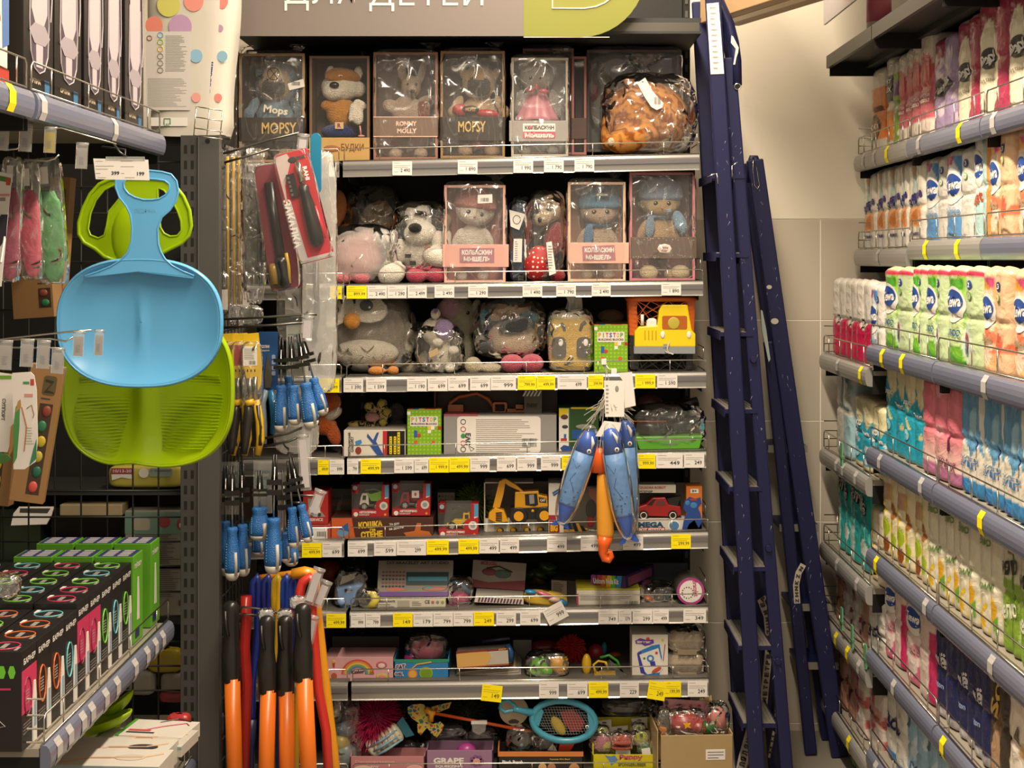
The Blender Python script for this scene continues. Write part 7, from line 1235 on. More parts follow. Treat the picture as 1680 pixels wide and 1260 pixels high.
# top-left boxes
XLf=XL-.018
def side_t(name,label,cat,px0,px1,z,X=XLf,group=None):
    Y0,Y1_=YL(px0,X),YL(px1,X); return T(name,label,cat,0,0,1,loc=(X,(Y0+Y1_)/2,z),metric=True,rz=90,group=group),Y1_-Y0
z1s=z1-.003; z2s=z2-.003
LBX=mat('#191514',.35,bump=.05,bs=20); LW=prn('#aca4aa')
for k,(a,c) in enumerate(((38,88),(89,134),(138,170),(171,200),(205,236))):
    t,wd=side_t('lamp_box',['black box with white lamp picture, beside the white and red pack','black box with white lamp picture, second from the left edge','black box with white lamp picture in the middle of the upper left shelf','narrow black box with white lamp, fourth on the upper left shelf','black lamp box beside the dotted white pack'][k],'box',a,c,z1s,group='black lamp boxes on the upper left shelf')
    b=t.mb(); w_=wd*.97; b.box(-w_/2,w_/2,0,.16,0,.40,LBX); t.part(b,'carton',bev=.001); b=t.mb(); s=w_/.13
    b.prism([(x*s*1.25,.045+zz) for x,zz in ((-.03,.20),(-.034,.10),(-.03,.04),(-.018,.012),(0,.004),(.018,.012),(.03,.04),(.034,.10),(.03,.20))],-.0008,0,prn('#4a404c')); b.tube([(x*s*1.25,-.0012,.045+zz) for x,zz in ((-.03,.24),(-.034,.10),(-.03,.04),(-.018,.012),(0,.004),(.018,.012),(.03,.04),(.034,.10),(.03,.24))],.0012,LW,5)
    b.prism([(x*s*1.15,.06+zz) for x,zz in ((-.012,.0),(.012,.0),(.014,.075),(.03,.105),(.03,.34),(-.03,.34),(-.03,.105),(-.014,.075))],-.0016,-.0008,LW); b.add([(x*s*1.15+.0,-.002,.115+zz) for x,zz in ((-.04,.01),(-.02,-.012),(.02,-.012),(.04,.006),(.02,.026),(-.02,.026))],[tuple(range(6))],prn('#938a92'))
    b.tube([(.052*s,-.0014,.34),(.056*s,-.0014,.20),(.050*s,-.0014,.155)],.0014,LW,5); t.part(b,'lamp_picture')
    b=t.mb(); b.text('OPTIMA',-w_*.32,w_*.05,.028,.038,-.001,prn('#b8a890'),off=.05,zs=1); b.prism([(w_*.2,.008),(w_*.34,.008),(w_*.36,.04),(w_*.18,.04)],-.001,0,prn('#3c6a90')); t.part(b,'lettering',recalc=False)
t,wd=side_t('food_pack','white, red and blue pack cut off at the top left corner','pack',-40,14,z1s); b=t.mb(); b.box(-wd/2,wd/2,0,.12,0,.42,prn('#cfc8bc')); t.part(b,'pack',bev=.006); b=t.mb(); b.prism([(-wd/2,.0),(wd/2,.0),(wd/2,.035),(-wd/2,.045)],-.001,0,prn('#a8382c')); b.prism([(wd*.3,.07),(wd*.5,.08),(wd*.5,.42),(wd*.25,.42)],-.001,0,prn('#4a6aa0'))
for k in range(4): b.ell(wd*.1,-.001,.12+k*.06,.02,.001,.015,prn('#8a4a2c'))
t.part(b,'print')
# dotted white pack of diapers
t=T('diaper_pack','large white pack with coloured dots on the post top','pack',305,222,3.72); WPm=mat('#bdb8ae',.3,bump=.25,bs=18)
def dp(u,v):
    q=2*PI*u; c,s_=math.cos(q),math.sin(q); sg=lambda a,e:math.copysign(abs(a)**e,a); y=-70+v*292; w=(72-3*v+4*math.sin(v*6))*(1 if v<.93 else 1-.1*((v-.93)/.07)); return (308+w*sg(c,.5)*(1)-(6*v-3),45+45*sg(s_,.6),y+2*math.sin(q*3))
b=t.mb(); b.surf(dp,60,30,WPm,closeu=True); b.surf(lambda u,v:(305+(v*66)*math.cos(2*PI*u),45+v*40*math.sin(2*PI*u),221),30,3,WPm,closeu=True); t.part(b,'wrapper',recalc=False)
b=t.mb()
for x,y,r,c in ((277,8,20,'#b8b45c'),(318,2,17,'#cf8478'),(253,42,15,'#c97868'),(296,44,20,'#a888a8'),(322,92,11,'#7fa8c0'),(322,160,8,'#d09088'),(362,2,12,'#cf8078'),(364,92,9,'#7fa8c0'),(357,160,7,'#cf8078'),(360,46,6,'#a888a8')):
    d=-1.4 if x<330 else 3; y0=max(y-r,-40); b.disc(x,y,r*.95,r,d,d+.4,prn(c),n=26)
for i,(xx) in enumerate((334,354)): pass
t.part(b,'dot_print'); b=t.mb(); b.box(240,313,-2.4,-1.9,52,181,prn('#bcb8b4')); lines(b,272,308,58,118,24,-2.8,prn('#85817c'),3,.3); lines(b,243,308,128,176,20,-2.8,prn('#95918c'),5,.25)
for k,c in enumerate(('#6a9ab8','#8aa83c','#c9a83c','#8a8680','#8a8680','#8a8680')): b.tube([(264+4.5*math.cos(q*.63),-2.8,58+k*11.5+4.5*math.sin(q*.63)) for q in range(10)],.8,prn(c),4,closed=True)
b.tube([(246+4*math.cos(q*.63),-2.8,63+4*math.sin(q*.63)) for q in range(10)],.8,prn('#8a5a44'),4,closed=True); b.box(248,308,-2.4,-2,193,207,prn('#cfccc8')); b.text('LEC',270,279,203,207,-2.8,prn('#2c7a4a')); b.tube([(270,-2.8,204),(270,-2.8,195),(280,-2.8,195),(280,-2.8,204)],.9,prn('#2c7a4a'),4); t.part(b,'info_print')
b=t.mb(); b.text('Due-Slim',318,370,124,130,1.5,prn('#2c3a80'),rot=-84,off=.05); t.part(b,'brand_lettering',recalc=False)
t=T('wire_basket_end','small upright wire divider on the post top before the dotted pack','wire divider',338,222,3.66); b=t.mb()
for y in (175,192,210,222): b.tube([(322-(y-175)*.1,0,y),(364,6,y+6)],1,WIRE,6)
for x in (322,343,364): b.tube([(x,(x-322)*.15,174+(x-322)*.12),(x-4,(x-322)*.15,222)],1,WIRE,6)
t.part(b,'wires')
# price card over sleds + hook tags
t=T('price_card','double white price card 399 and 199 above the sleds','price card',200,262,2.9); b=t.mb(); b.prism([(153,260),(243,262),(245,296),(157,294)],0,1,PAPER); t.part(b,'card'); b=t.mb(); b.text('399',183,196,281,287,-.6,INK,off=.03); b.text('199',225,237,282,288,-.6,INK,off=.03)
for x,y,w in ((157,264,12),(157,272,30),(157,277,20),(198,264,20),(198,273,22),(157,284,8),(199,284,5),(160,291,14),(205,291,16)): b.box(x,x+w,-.5,-.3,y,y+.5,GREYI)
t.part(b,'print',recalc=False); b=t.mb(); b.prism([(174,257),(237,257),(238,263),(174,262)],-1.2,1.2,TAGP); b.tube([(186,2,236),(196,2,250),(208,2,258)],2,plas('#202020'),6); t.part(b,'holder')
def hooktag(label,x,y,w,h,Y,yel=False,dark=False,tl=3):
    t=T('hook_tag',label,'price tag',x+w/2,y,Y,ry=tl); b=t.mb(); b.box(x,x+w,0,.8,y+5,y+h,YEL if yel else PAPER); t.part(b,'paper'); b=t.mb(); b.box(x-1.4,x+w+1.4,-1,1.6,y-2,y+h+1,TAGP); b.tube([(x-2,1,y-2),(x+w+2,1,y-2)],2.4,TAGP,8); t.part(b,'sleeve'); b=t.mb(); lines(b,x+w*.25,x+w*.75,y+h*.5,y+h*.85,6,-1.5,prn('#8d8a95'),int(x)+2,.3); t.part(b,'tag_print')
for k,(x,y,w,h) in enumerate(((-2,205,16,41),(34,205,18,43),(75,212,16,38),(127,238,16,38))): hooktag(['price tag under the upper left shelf at the very edge','second price tag under the upper left shelf','yellow price tag under the upper left shelf','single price tag hanging lower, left of the double price card'][k],x,y,w,h,2.7,yel=k==2)
for k,(x,y,w,h) in enumerate(((0,562,19,44),(36,560,18,41),(63,562,18,42),(87,574,17,38),(122,547,15,37),(157,545,12,38))): hooktag(['leftmost tag on the hooks before the blue sled','second tag on the hooks before the blue sled','third tag on the hooks before the blue sled','lowest tag on the hooks before the blue sled','tag hanging over the left edge of the blue sled','small yellow cornered tag over the blue sled'][k],x,y,w,h,2.6)
t=T('wire_hook','long chrome hooks carrying tags in front of the blue sled','hook',0,555,2.62,group=None); b=t.mb(); b.tube([(-40,0,562),(60,0,550),(126,0,543),(150,0,542)],1.5,WIRE,8); t.part(b,'prong'); b=t.mb(); b.tube([(-40,2,558),(82,2,556),(108,2,560),(121,2,552)],1.5,WIRE,8); t.part(b,'prong'); b=t.mb(); b.tube([(-40,2,570),(95,2,571),(106,2,576)],1.5,WIRE,8); t.part(b,'prong')
t=T('wire_hook','chrome hooks with upturned ends under the upper left shelf','hook',60,240,2.72); b=t.mb(); b.tube([(-40,0,241),(10,0,246),(28,0,244),(35,0,238)],1.6,WIRE,8); t.part(b,'prong'); b=t.mb(); b.tube([(40,0,262),(78,0,264),(90,0,260),(97,0,254)],1.6,WIRE,8); t.part(b,'prong'); b=t.mb(); b.tube([(-40,4,214),(100,4,210),(190,4,236)],1.2,WIRE,6); t.part(b,'cross_wire')
# sleds
SBL=mat('#5aa3d4',.3,spec=.4); SGR=mat('#8fae02',.3,spec=.3)
t=T('snow_sled','light blue plastic dish sled with ring handle hanging in front','sled',235,285,3.05)
def sdep(x,y):
    r=math.hypot((x-228)/134,(y-530)/104); d=26*(1-min(1,r)**3); d-=7*math.exp(-((x-226)/9)**2)*max(0,1-r*1.1)*(1 if y>460 else 0); return d
def seatfn(u,v):
    q=2*PI*u; c,s_=math.cos(q),math.sin(q); e=.82; rx=134*v; ry=104*v; x=228+rx*math.copysign(abs(c)**e,c); y=530+ry*math.copysign(abs(s_)**e,s_)
    r=v; d=28*(1-r**3.2); d-=6*math.exp(-((x-226)/8)**2)*max(0,1-r*1.15); return (x,d,y)
b=t.mb(); b.surf(seatfn,72,26,SBL,closeu=True); b.surf(lambda u,v:(lambda p:(p[0]+(p[0]-228)*.02*v,p[1]+6*v,p[2]+(p[2]-530)*.02*v))(seatfn(u,1)),72,3,SBL,closeu=True); t.part(b,'seat',solid=.003)
b=t.mb(); ou=[(262,440),(259,400),(260,375),(268,357),(280,345),(289,330),(292,315),(291,298),(284,287),(268,282),(240,279),(215,280),(198,284),(190,294),(189,308),(193,322),(205,338),(213,352),(217,372),(217,395),(213,415),(203,432),(185,446),(230,450),(300,448),(275,434)]
ou=[(228,446),(318,456),(318,452),(300,445),(283,436),(271,425),(264,413),(260,400),(259,375),(266,356),(279,345),(289,330),(293,314),(290,297),(281,286),(266,282),(238,279),(212,280),(197,285),(190,296),(190,308),(196,324),(207,338),(214,352),(217,372),(216,395),(210,414),(198,427),(182,437),(160,446),(140,452),(140,456)]
hole=[(236,328),(250,328),(262,326),(272,320),(278,312),(278,302),(270,296),(255,294),(238,293),(222,293),(208,294),(203,300),(204,309),(211,318),(222,324)]
import mathutils.geometry as mg
def plate(b,outer,holes,d0,d1,m):
    polys=[[Vector((x,y,0)) for x,y in outer]]+[[Vector((x,y,0)) for x,y in h] for h in holes]
    tri=mg.tessellate_polygon(polys); pts=[p for q in polys for p in q]; n=len(pts)
    fs=[tuple(tr) for tr in tri]+[tuple(i+n for i in tr) for tr in tri]; o=0
    for q in polys:
        L=len(q); fs+=[(o+i,o+(i+1)%L,o+(i+1)%L+n,o+i+n) for i in range(L)]; o+=L
    b.add([(p.x,d0,p.y) for p in pts]+[(p.x,d1,p.y) for p in pts],fs,m)
plate(b,ou,[hole],-1,2,SBL); t.part(b,'handle',bev=.0015)
b=t.mb(); b.tube([(x,-1,y) for x,y in ou],1.6,SBL,8); b.tube([(x,-1,y) for x,y in hole],1.6,SBL,8,closed=True); b.tube([seatfn(i/60,1.0) for i in range(60)],1.8,SBL,8,closed=True); t.part(b,'rim_bead')
b=t.mb(); b.ell(230,22,453,4,3,4,SBL); b.text('ЛЕДЯНКА',221,256,342,350,-1.6,mat('#62a5cb',.3)); t.part(b,'moulded_mark',recalc=False)
t=T('snow_sled','lime green plastic sled with two side handles behind the blue one','sled',220,295,3.2)
def gd(x,y,r): return 30*(1-r**3.5)+2-12*math.exp(-((x-228)/16)**2)*(1-r*.6)
def gs(u,v):
    q=2*PI*u; c,s_=math.cos(q),math.sin(q); x=240+139*v*math.copysign(abs(c)**.7,c); y=640+126*v*math.copysign(abs(s_)**.72,s_)
    if s_>0: y-=7*v*math.exp(-((x-218)/26)**2)*(abs(s_))
    return (x,gd(x,y,v),y)
b=t.mb(); b.surf(gs,96,30,SGR,closeu=True); b.surf(lambda u,v:(lambda p:(p[0]+(p[0]-240)*.025*v,p[1]+8*v,p[2]+(p[2]-640)*.02*v))(gs(u,1)),96,3,SGR,closeu=True); t.part(b,'seat',solid=.003); b=t.mb(); b.tube([gs(i/80,1) for i in range(80)],2,SGR,8,closed=True); t.part(b,'rim_bead')
b=t.mb()
for k in range(24):
    y=617+k*5.2
    for xa,xb in ((122+abs(k-10)*.6,214-k*.9),(247+k*.7,364-abs(k-8)*.8-max(0,k-16)*3)):
        pts=[]
        for i in range(9):
            x=xa+(xb-xa)*i/8; v=min(.97,((abs(x-240)/139)**(1/.7*1.0)+ (abs(y-640)/126)**(1/.72*1.0))**.72); pts.append((x,gd(x,y,v)-.2,y))
        b.tube(pts,.9,SGR,5)
o=t.part(b,'seat_ribs'); o['kind']='stuff'
b=t.mb()
oo=[(236,430),(255,420),(278,408),(298,398),(309,386),(313,370),(310,345),(300,322),(285,303),(268,294),(240,292),(205,292),(180,294),(162,302),(147,318),(135,342),(128,365),(128,384),(137,398),(155,408),(170,421),(200,432)]
h1=[(147,386),(143,375),(147,350),(156,328),(170,311),(186,303),(196,306),(200,318),(190,332),(178,346),(174,370),(170,386),(160,391)]; h2=[(262,373),(268,383),(278,388),(290,387),(297,378),(296,362),(290,345),(280,327),(268,312),(258,308),(258,330),(260,352)]
plate(b,oo,[h1,h2],4,7,SGR); t.part(b,'handles',bev=.002)
b=t.mb(); b.tube([(x,3.5,y) for x,y in oo],3.2,SGR,8); b.tube([(x,4,y) for x,y in h1],1.8,SGR,8,closed=True); b.tube([(x,4,y) for x,y in h2],1.8,SGR,8,closed=True); b.ell(212,6,388,32,8,52,SGR); t.part(b,'handle_bead')
t=T('wire_hook','long black hook from the grid carrying both sleds','hook',240,300,3.3); b=t.mb(); b.tube([(238,-60,295),(238,200,298)],2,BLKW,8); t.part(b,'prong')
# hanging bags, kraft boxes, cards
def hang(name,label,cat,x0,x1,y0,y1,Y,c,ry=0,filmy=True,seed=1,m=None):
    t=T(name,label,cat,(x0+x1)/2,y0,Y,ry=ry); b=t.mb(); b.surf(bagfn(x0+2,x1-2,y0+(y1-y0)*.28,y1-3,-2,10,seed,.25,.8),28,22,mat(c,.6,bump=.5,bs=90,var=.25),closeu=True); t.part(b,'contents',recalc=False); bag(t,x0,x1,y0+8,y1,-5,13,seed=seed,amp=.15,ex=.28); b=t.mb(); b.box(x0+(x1-x0)*.3,x0+(x1-x0)*.6,-6,-5.4,y0+22,y0+50,PAPER); t.part(b,'sticker'); b=t.mb(); b.tube([((x0+x1)/2,4,y0-10),((x0+x1)/2,4,y0+14)],1.2,BLKW,6); t.part(b,'loop'); return t
hang('hanging_bag','dark pink net in a long clear bag at the far left','bag',4,38,250,462,2.9,'#8c2448',ry=2,seed=2)
hang('hanging_bag','pink net in a clear bag left of the green one','bag',26,64,255,458,2.95,'#b04058',ry=-2,seed=3)
hang('hanging_bag','green net packed in a clear bag beside the kraft box','bag',48,98,252,466,2.98,'#4a8a50',ry=-4,seed=4)
def kraft(label,x0,x1,y0,y1,Y,rz,ry,win,dep=30,z=None):
    t=T('kraft_box',label,'box',(x0+x1)/2,y0,Y,rz=rz,ry=ry); K=card('#8a6842'); b=t.mb(); b.box(x0,x1,0,dep,y0,y1,K); t.part(b,'carton',bev=.001)
    b=t.mb(); wx0,wx1,wy0,wy1=win; b.box(wx0,wx1,-.4,.2,wy0,wy1,prn('#3c2e20')); rn=random.Random(int(x0)); cs=['#7a3a2c','#2c6a4a','#b09a2c','#a89a3c','#1f5a48','#b84a44','#1f6a58','#7a6440']; n=max(2,int((wy1-wy0)/24))
    for k in range(n): yy=wy0+(wy1-wy0)*(k+.5)/n; b.ell((wx0+wx1)/2+rn.uniform(-2,2),-.6,yy,(wx1-wx0)*.36,2.4,(wy1-wy0)/n*.38,prn(cs[k%8]),n=10,k=6)
    t.part(b,'window_goods'); b=t.mb(); b.prism(rrect(wx0,wx1,wy0-46,wy0-14,5),-.5,.1,prn('#54482c')); b.prism([(wx0+3,wy0-40),(wx1-4,wy0-38),(wx0+8,wy0-22),(wx1-2,wy0-20),(wx1-2,wy0-18),(wx0+3,wy0-18),(wx1-8,wy0-34),(wx0+3,wy0-36)],-.9,-.4,prn('#2c2a1c')); b.box(wx0,wx1-6,-.5,0,wy0-9,wy0-7,INK); t.part(b,'printed_front'); return t
kraft('kraft box with dark window behind the green bag','x' and 84,116,290,478,3.3,0,4,(90,110,354,462))
kraft('squat kraft box with a bead filled window left of the blue sled',14,88,452,522,3.2,-12,-4,(62,84,474,506),dep=30)
kraft('long kraft box with a window of coloured pieces before the green sled',52,106,600,826,2.95,10,9,(76,97,662,812),dep=26)
kraft('second long kraft box mostly behind the garden tool cards',-14,36,615,830,3.05,0,6,(4,20,700,800),dep=26)
def cardp(label,pts,Y,c,extra):
    x=sum(p[0] for p in pts)/len(pts); y=min(p[1] for p in pts); t=T('blister_card',label,'packaging card',x,y,Y); b=t.mb(); b.prism(pts,0,1.2,c); t.part(b,'card'); b=t.mb(); extra(b); t.part(b,'print',recalc=False); return t
def e1(b): b.prism([(-10,286),(18,292),(18,300),(-10,295)],-.4,0,prn('#4a7a34')); b.box(10,17,-.5,-.1,292,304,prn('#b8443c')); b.box(-8,16,-.5,0,318,322,prn('#c98a80')); b.box(-5,9,-.5,0,324,330,prn('#8a8680')); b.prism([(-10,372),(2,352),(13,352),(10,390),(-10,420)],-.5,0,prn('#2c2a34')); b.tube([(2,-1,430),(8,-1,388)],1.6,plas('#c9c5bc'),6)
cardp('white card with green stripe and dark hand tool at the left edge',[(-20,278),(20,286),(14,345),(2,470),(-20,470)],2.85,PAPER,e1)
def e2(b): b.box(-10,19,-.4,0,616,622,prn('#6a9a34')); b.text('СУППОРТ',-12,24,669,675,-.5,INK,rot=93,off=.03); b.prism([(18,700),(26,690),(20,740),(14,750)],-.6,0,prn('#b0884c')); b.ell(-2,-.6,752,20,.5,9,prn('#4a7a3c'))
cardp('white garden tool card with black vertical lettering',[(-20,608),(38,618),(24,700),(12,742),(-20,740)],2.78,PAPER,e2)
def e3(b): b.prism([(26,668),(33,656),(32,700),(28,750),(22,762),(22,700)],-.6,0,prn('#4a8a4c')); b.prism([(30,658),(34,655),(35,668),(26,676)],-.8,0,prn('#b0884c')); b.box(50,56,-.6,0,622,632,prn('#b8443c')); b.box(38,48,-.6,0,626,630,prn('#4a8a5c')); b.box(40,54,-.6,0,646,651,prn('#c98a88')); b.tube([(44,-.6,670),(52,-.6,664),(56,-.6,680),(54,-.6,686)],.6,prn('#8a5a3c'),4); lines(b,42,56,700,730,7,-.6,prn('#8a9a80'),4,.2); b.prism([(54,740),(60,720),(60,752),(48,764)],-.6,0,prn('#3c7a5c')); b.tube([(36,-.6,668),(44,-.6,700),(40,-.6,740)],.9,prn('#b06a4c'),4)
cardp('white garden tool bag with green and brown handles printed',[(20,612),(50,610),(56,616),(60,640),(62,720),(58,758),(40,770),(22,770),(22,690)],2.74,PAPER,e3)
# shelf goods seen through the grid
for k,(x0,x1,y0,y1,Y,c,lab) in enumerate(((0,66,835,930,4.1,'#3a4a34','dark green box seen through the grid at far left'),(83,212,832,900,4.15,'#3c3734','dark charcoal box seen through the grid under the green sled'),(70,204,888,930,4.05,'#4a3432','dim brown box with faint lettering behind the grid'),(205,302,838,1010,4.0,'#8d8a80','greyish printed baby goods box behind the grid right side'),(98,200,828,846,4.0,'#a89878','tan lidded tray on top of the charcoal box'))):
    t=T('baby_goods_box',lab,'box',(x0+x1)/2,y1,Y); b=t.mb(); b.box(x0,x1,0,40,y0,y1,card(c)); t.part(b,'carton',bev=.002)
    if k==3: b=t.mb(); b.box(x0,x1,-.5,0,y0+3,y0+38,prn('#6f8f80')); b.ell(270,-.6,856,10,.5,10,prn('#a0484c')); b.ell(297,-.6,860,7,.5,10,prn('#a0484c')); b.ell(297,-1.1,862,3,.4,4,WHITE); b.prism(rrect(219,246,850,870,5),-.8,0,prn('#a8a494')); lines(b,222,300,876,925,16,-.6,prn('#4a4844'),7,.3); lines(b,240,300,928,980,16,-.6,prn('#5a5854'),8,.3); barcode(b,293,302,984,994,-.6); t.part(b,'print')
    if k==2: b=t.mb(); b.text('Малыш',75,104,892,900,-.5,prn('#1c1818'),off=.03); t.part(b,'print',recalc=False)
t=T('baby_pack','yellow and white round cornered pack seen through the grid','pack',238,802,4.0); b=t.mb(); b.surf(bagfn(176,302,764,801,0,40,4,.03,.35),40,20,mat('#b8ae4c',.35),closeu=True); t.part(b,'pack',recalc=False); b=t.mb(); b.box(183,219,-1.5,-1,768,777,prn('#a03a50')); b.text('10/13-20',186,216,770,775,-2,WHITE); b.disc(236,776,8,8,-1.6,-1,WHITE); b.prism(rrect(245,283,768,782,4),-1.4,-.8,prn('#8a9a90')); b.text('с экстрактом',248,280,771,774,-1.8,INK); b.prism([(183,778),(216,778),(216,786),(200,783),(184,788)],-1.2,-.6,WHITE); t.part(b,'print',recalc=False)
t=T('magazine','white glossy magazines lying behind the grid at the left','magazine',50,860,3.95,rx=-20); b=t.mb(); b.prism([(20,842),(28,831),(85,831),(82,846),(76,860),(18,862)],0,3,PAPER); b.prism([(30,834),(80,834),(76,842),(30,841)],-.5,0,INK); t.part(b,'cover')
t=T('shelf','dark shelf edge of the baby goods rack behind the wire grid','shelf',150,1010,4.0); b=t.mb(); b.box(-60,318,0,140,1010,1024,DARK); t.part(b,'board'); b=t.mb(); b.box(-60,318,0,140,930,934,DARK); t.part(b,'board'); b=t.mb(); b.box(-60,318,0,140,803,807,DARK); t.part(b,'board'); b=t.mb(); b.box(-80,320,145,150,200,1400,mat('#161514',.7)); t.part(b,'back_panel')
for k,(x,y,w,h,c,lab) in enumerate(((270,1083,30,22,'#a89418','yellow lettered bag behind the lower grid'),(288,1120,26,18,'#8a8478','grey white folded sheet behind the lower grid'),(282,1144,22,10,'#8a2c34','red and blue print bag behind the bottom grid'),(232,1120,24,22,'#8a867c','crumpled clear bag behind the lower shelf rail'),(292,1190,20,20,'#a03030','red mesh bag at the edge of the bottom left shelf'))):
    t=T('loose_bag',lab,'bag',x,y+h,3.9 if k<4 else 3.55); b=t.mb(); b.surf(bagfn(x-w,x+w*.9,y-h*.8,y+h,0,24,k+5,.2,.5),30,18,mat(c,.35,bump=.3,bs=40,var=.1),closeu=True); t.part(b,'bag',recalc=False)
# filter boxes
FBK=mat('#1b1a1a',.4,bump=.03,bs=30); OV={'p':'#c0345c','o':'#c9622c','c':'#6ab4bc','g':'#6ec03a'}; ON={'p':'pink','o':'orange','c':'light blue','g':'green'}
Ys=YL(46,XLf); Ye_=YL(224,XLf); wv='poocppgcg'; nb=len(wv); stp=(Ye_-Ys)/nb; proto={}
for col in range(4):
    for i,ch in enumerate(wv if col<2 else wv[4:]):
        ii=i if col<2 else i+4
        if ch=='x': ch='c'
        if col>0: ch=random.Random(col*20+i).choice('pgoccg')
        loc=(XLf-.012-col*.092,Ys+stp*(ii+.5),z2s); lab='black filter box with %s ovals, %s along, %s row from the rail'%(ON[ch],ordn(ii),ordn(col))
        hs=.94 if (ii<4) else 1.0
        if ch in proto:
            p=proto[ch]; o=p.copy(); COL.objects.link(o); o.location=loc
            for cc in p.children: q=cc.copy(); COL.objects.link(q); q.parent=o
        else:
            t=T('filter_box',lab,'box',0,0,1,loc=loc,metric=True,rz=90); o=t.o; proto[ch]=o; w=stp*.97; b=t.mb(); b.box(-w/2,w/2,0,.088,0,.195,FBK); t.part(b,'carton',bev=.0008)
            b=t.mb(); cc=prn(OV[ch]); cen=(-w*.12,.10)
            b.tube([(cen[0]+w*.24*math.cos(q*.4),-.001,cen[1]+.037*math.sin(q*.4)) for q in range(16)],.0016,cc if ch!='p' else prn('#7a2044'),5,closed=True)
            for q in range(5): b.box(cen[0]-w*.12,cen[0]+w*.1,-.0008,0,cen[1]-.014+q*.006,cen[1]-.012+q*.006,GREYI)
            if ch=='p': b.box(-w/2,w/2,-.0006,0,.07,.155,cc)
            b.text('БАРЬЕР',-w*.4,w*.4,.166,.178,-.001,WHITE,off=.04,zs=1)
            b.prism([(w*.18,.0),(w*.46,.0),(w*.44,.09),(w*.38,.12),(w*.28,.12),(w*.18,.07)],-.0025,-.0005,WHITE)
            b.prism([(w*.24,.03),(w*.4,.03),(w*.4,.08),(w*.24,.08)],-.003,-.0025,prn('#8aa0b0'))
            for q in range(4): b.box(-w*.4,w*.1,-.0008,0,.03+q*.006,.032+q*.006,prn('#6a6864'))
            t.part(b,'printed_front',recalc=False)
            b=t.mb(); b.tube([(0+w*.32*math.cos(q*.4),.045+.028*math.sin(q*.4),.1955) for q in range(16)],.0014,cc,5,closed=True); b.box(-w*.4,-w*.1,.012,.018,.1952,.1956,GREYI); b.box(-w*.2,w*.2,.04,.05,.1952,.1956,GREYI); b.box(w*.1,w*.4,.07,.078,.1952,.1956,WHITE); t.part(b,'printed_top')
            if True: b=t.mb(); [b.add([(-w/2-.0006,.018+k*.018+.007*math.cos(a),.155+.014*math.sin(a)) for a in (0,1.05,2.1,3.14,4.2,5.2)],[tuple(range(6))],prn('#6ec03a' if k<3 else '#c0345c')) for k in range(4)]; b.add([(-w/2-.0006,y,zz) for y,zz in ((.02,.12),(.07,.12),(.07,.124),(.02,.124))],[(0,1,2,3)],prn('#c0345c')); b.tube([(-w/2-.001,y,zz) for y,zz in ((.05,.09),(.042,.08),(.05,.07),(.03,.05),(.055,.045),(.06,.02))],.0009,prn('#a8a4a8'),4); t.part(b,'end_print',recalc=False)
        o.scale=(1,1,hs); o['label']=lab; o['category']='box'; o['group']='black filter boxes on the lower left shelf'
for k,(a,c) in enumerate(((226,238),(239,252))):
    for col in range(3):
        t,wd=side_t('filter_box','lime green filter box, %s along, %s deep, end of lower left shelf'%(ordn(k),ordn(col)),'box',a,c,z2s,X=XLf-.01-col*.095,group='green filter boxes on the lower left shelf'); w_=.085; 
        t.o.location.y=YL(a,XLf)+.05+k*.088-.01
        b=t.mb(); b.box(-w_/2,w_/2,0,.09,0,.205,card('#62a82c')); t.part(b,'carton',bev=.0008); b=t.mb(); b.box(-w_*.46,w_*.46,.004,.086,.205,.2056,prn('#343a68'))
        for q in range(4): b.box(-w_*.4+q*w_*.22,-w_*.25+q*w_*.22,.015,.04,.2056,.2062,prn('#b0acb4')); b.box(-w_*.4+q*w_*.22,-w_*.25+q*w_*.22,.05,.075,.2056,.2062,prn('#b0acb4'))
        t.part(b,'printed_top'); b=t.mb(); b.text('ГЕЙЗЕР',-w_*.42,w_*.3,.175,.188,-.001,WHITE,off=.05,zs=1); b.prism([(-w_*.1,.05),(w_*.12,.05),(w_*.1,.11),(w_*.05,.15),(-w_*.06,.15)],-.001,0,WHITE); b.box(-w_*.3,w_*.1,-.001,0,.01,.03,prn('#2c3058')); t.part(b,'printed_front',recalc=False)
t=T('foil_bag','crumpled clear plastic lying on the filter boxes at the left edge','bag',10,975,2.75); bag(t,-30,26,944,985,-4,40,seed=131,amp=.25)
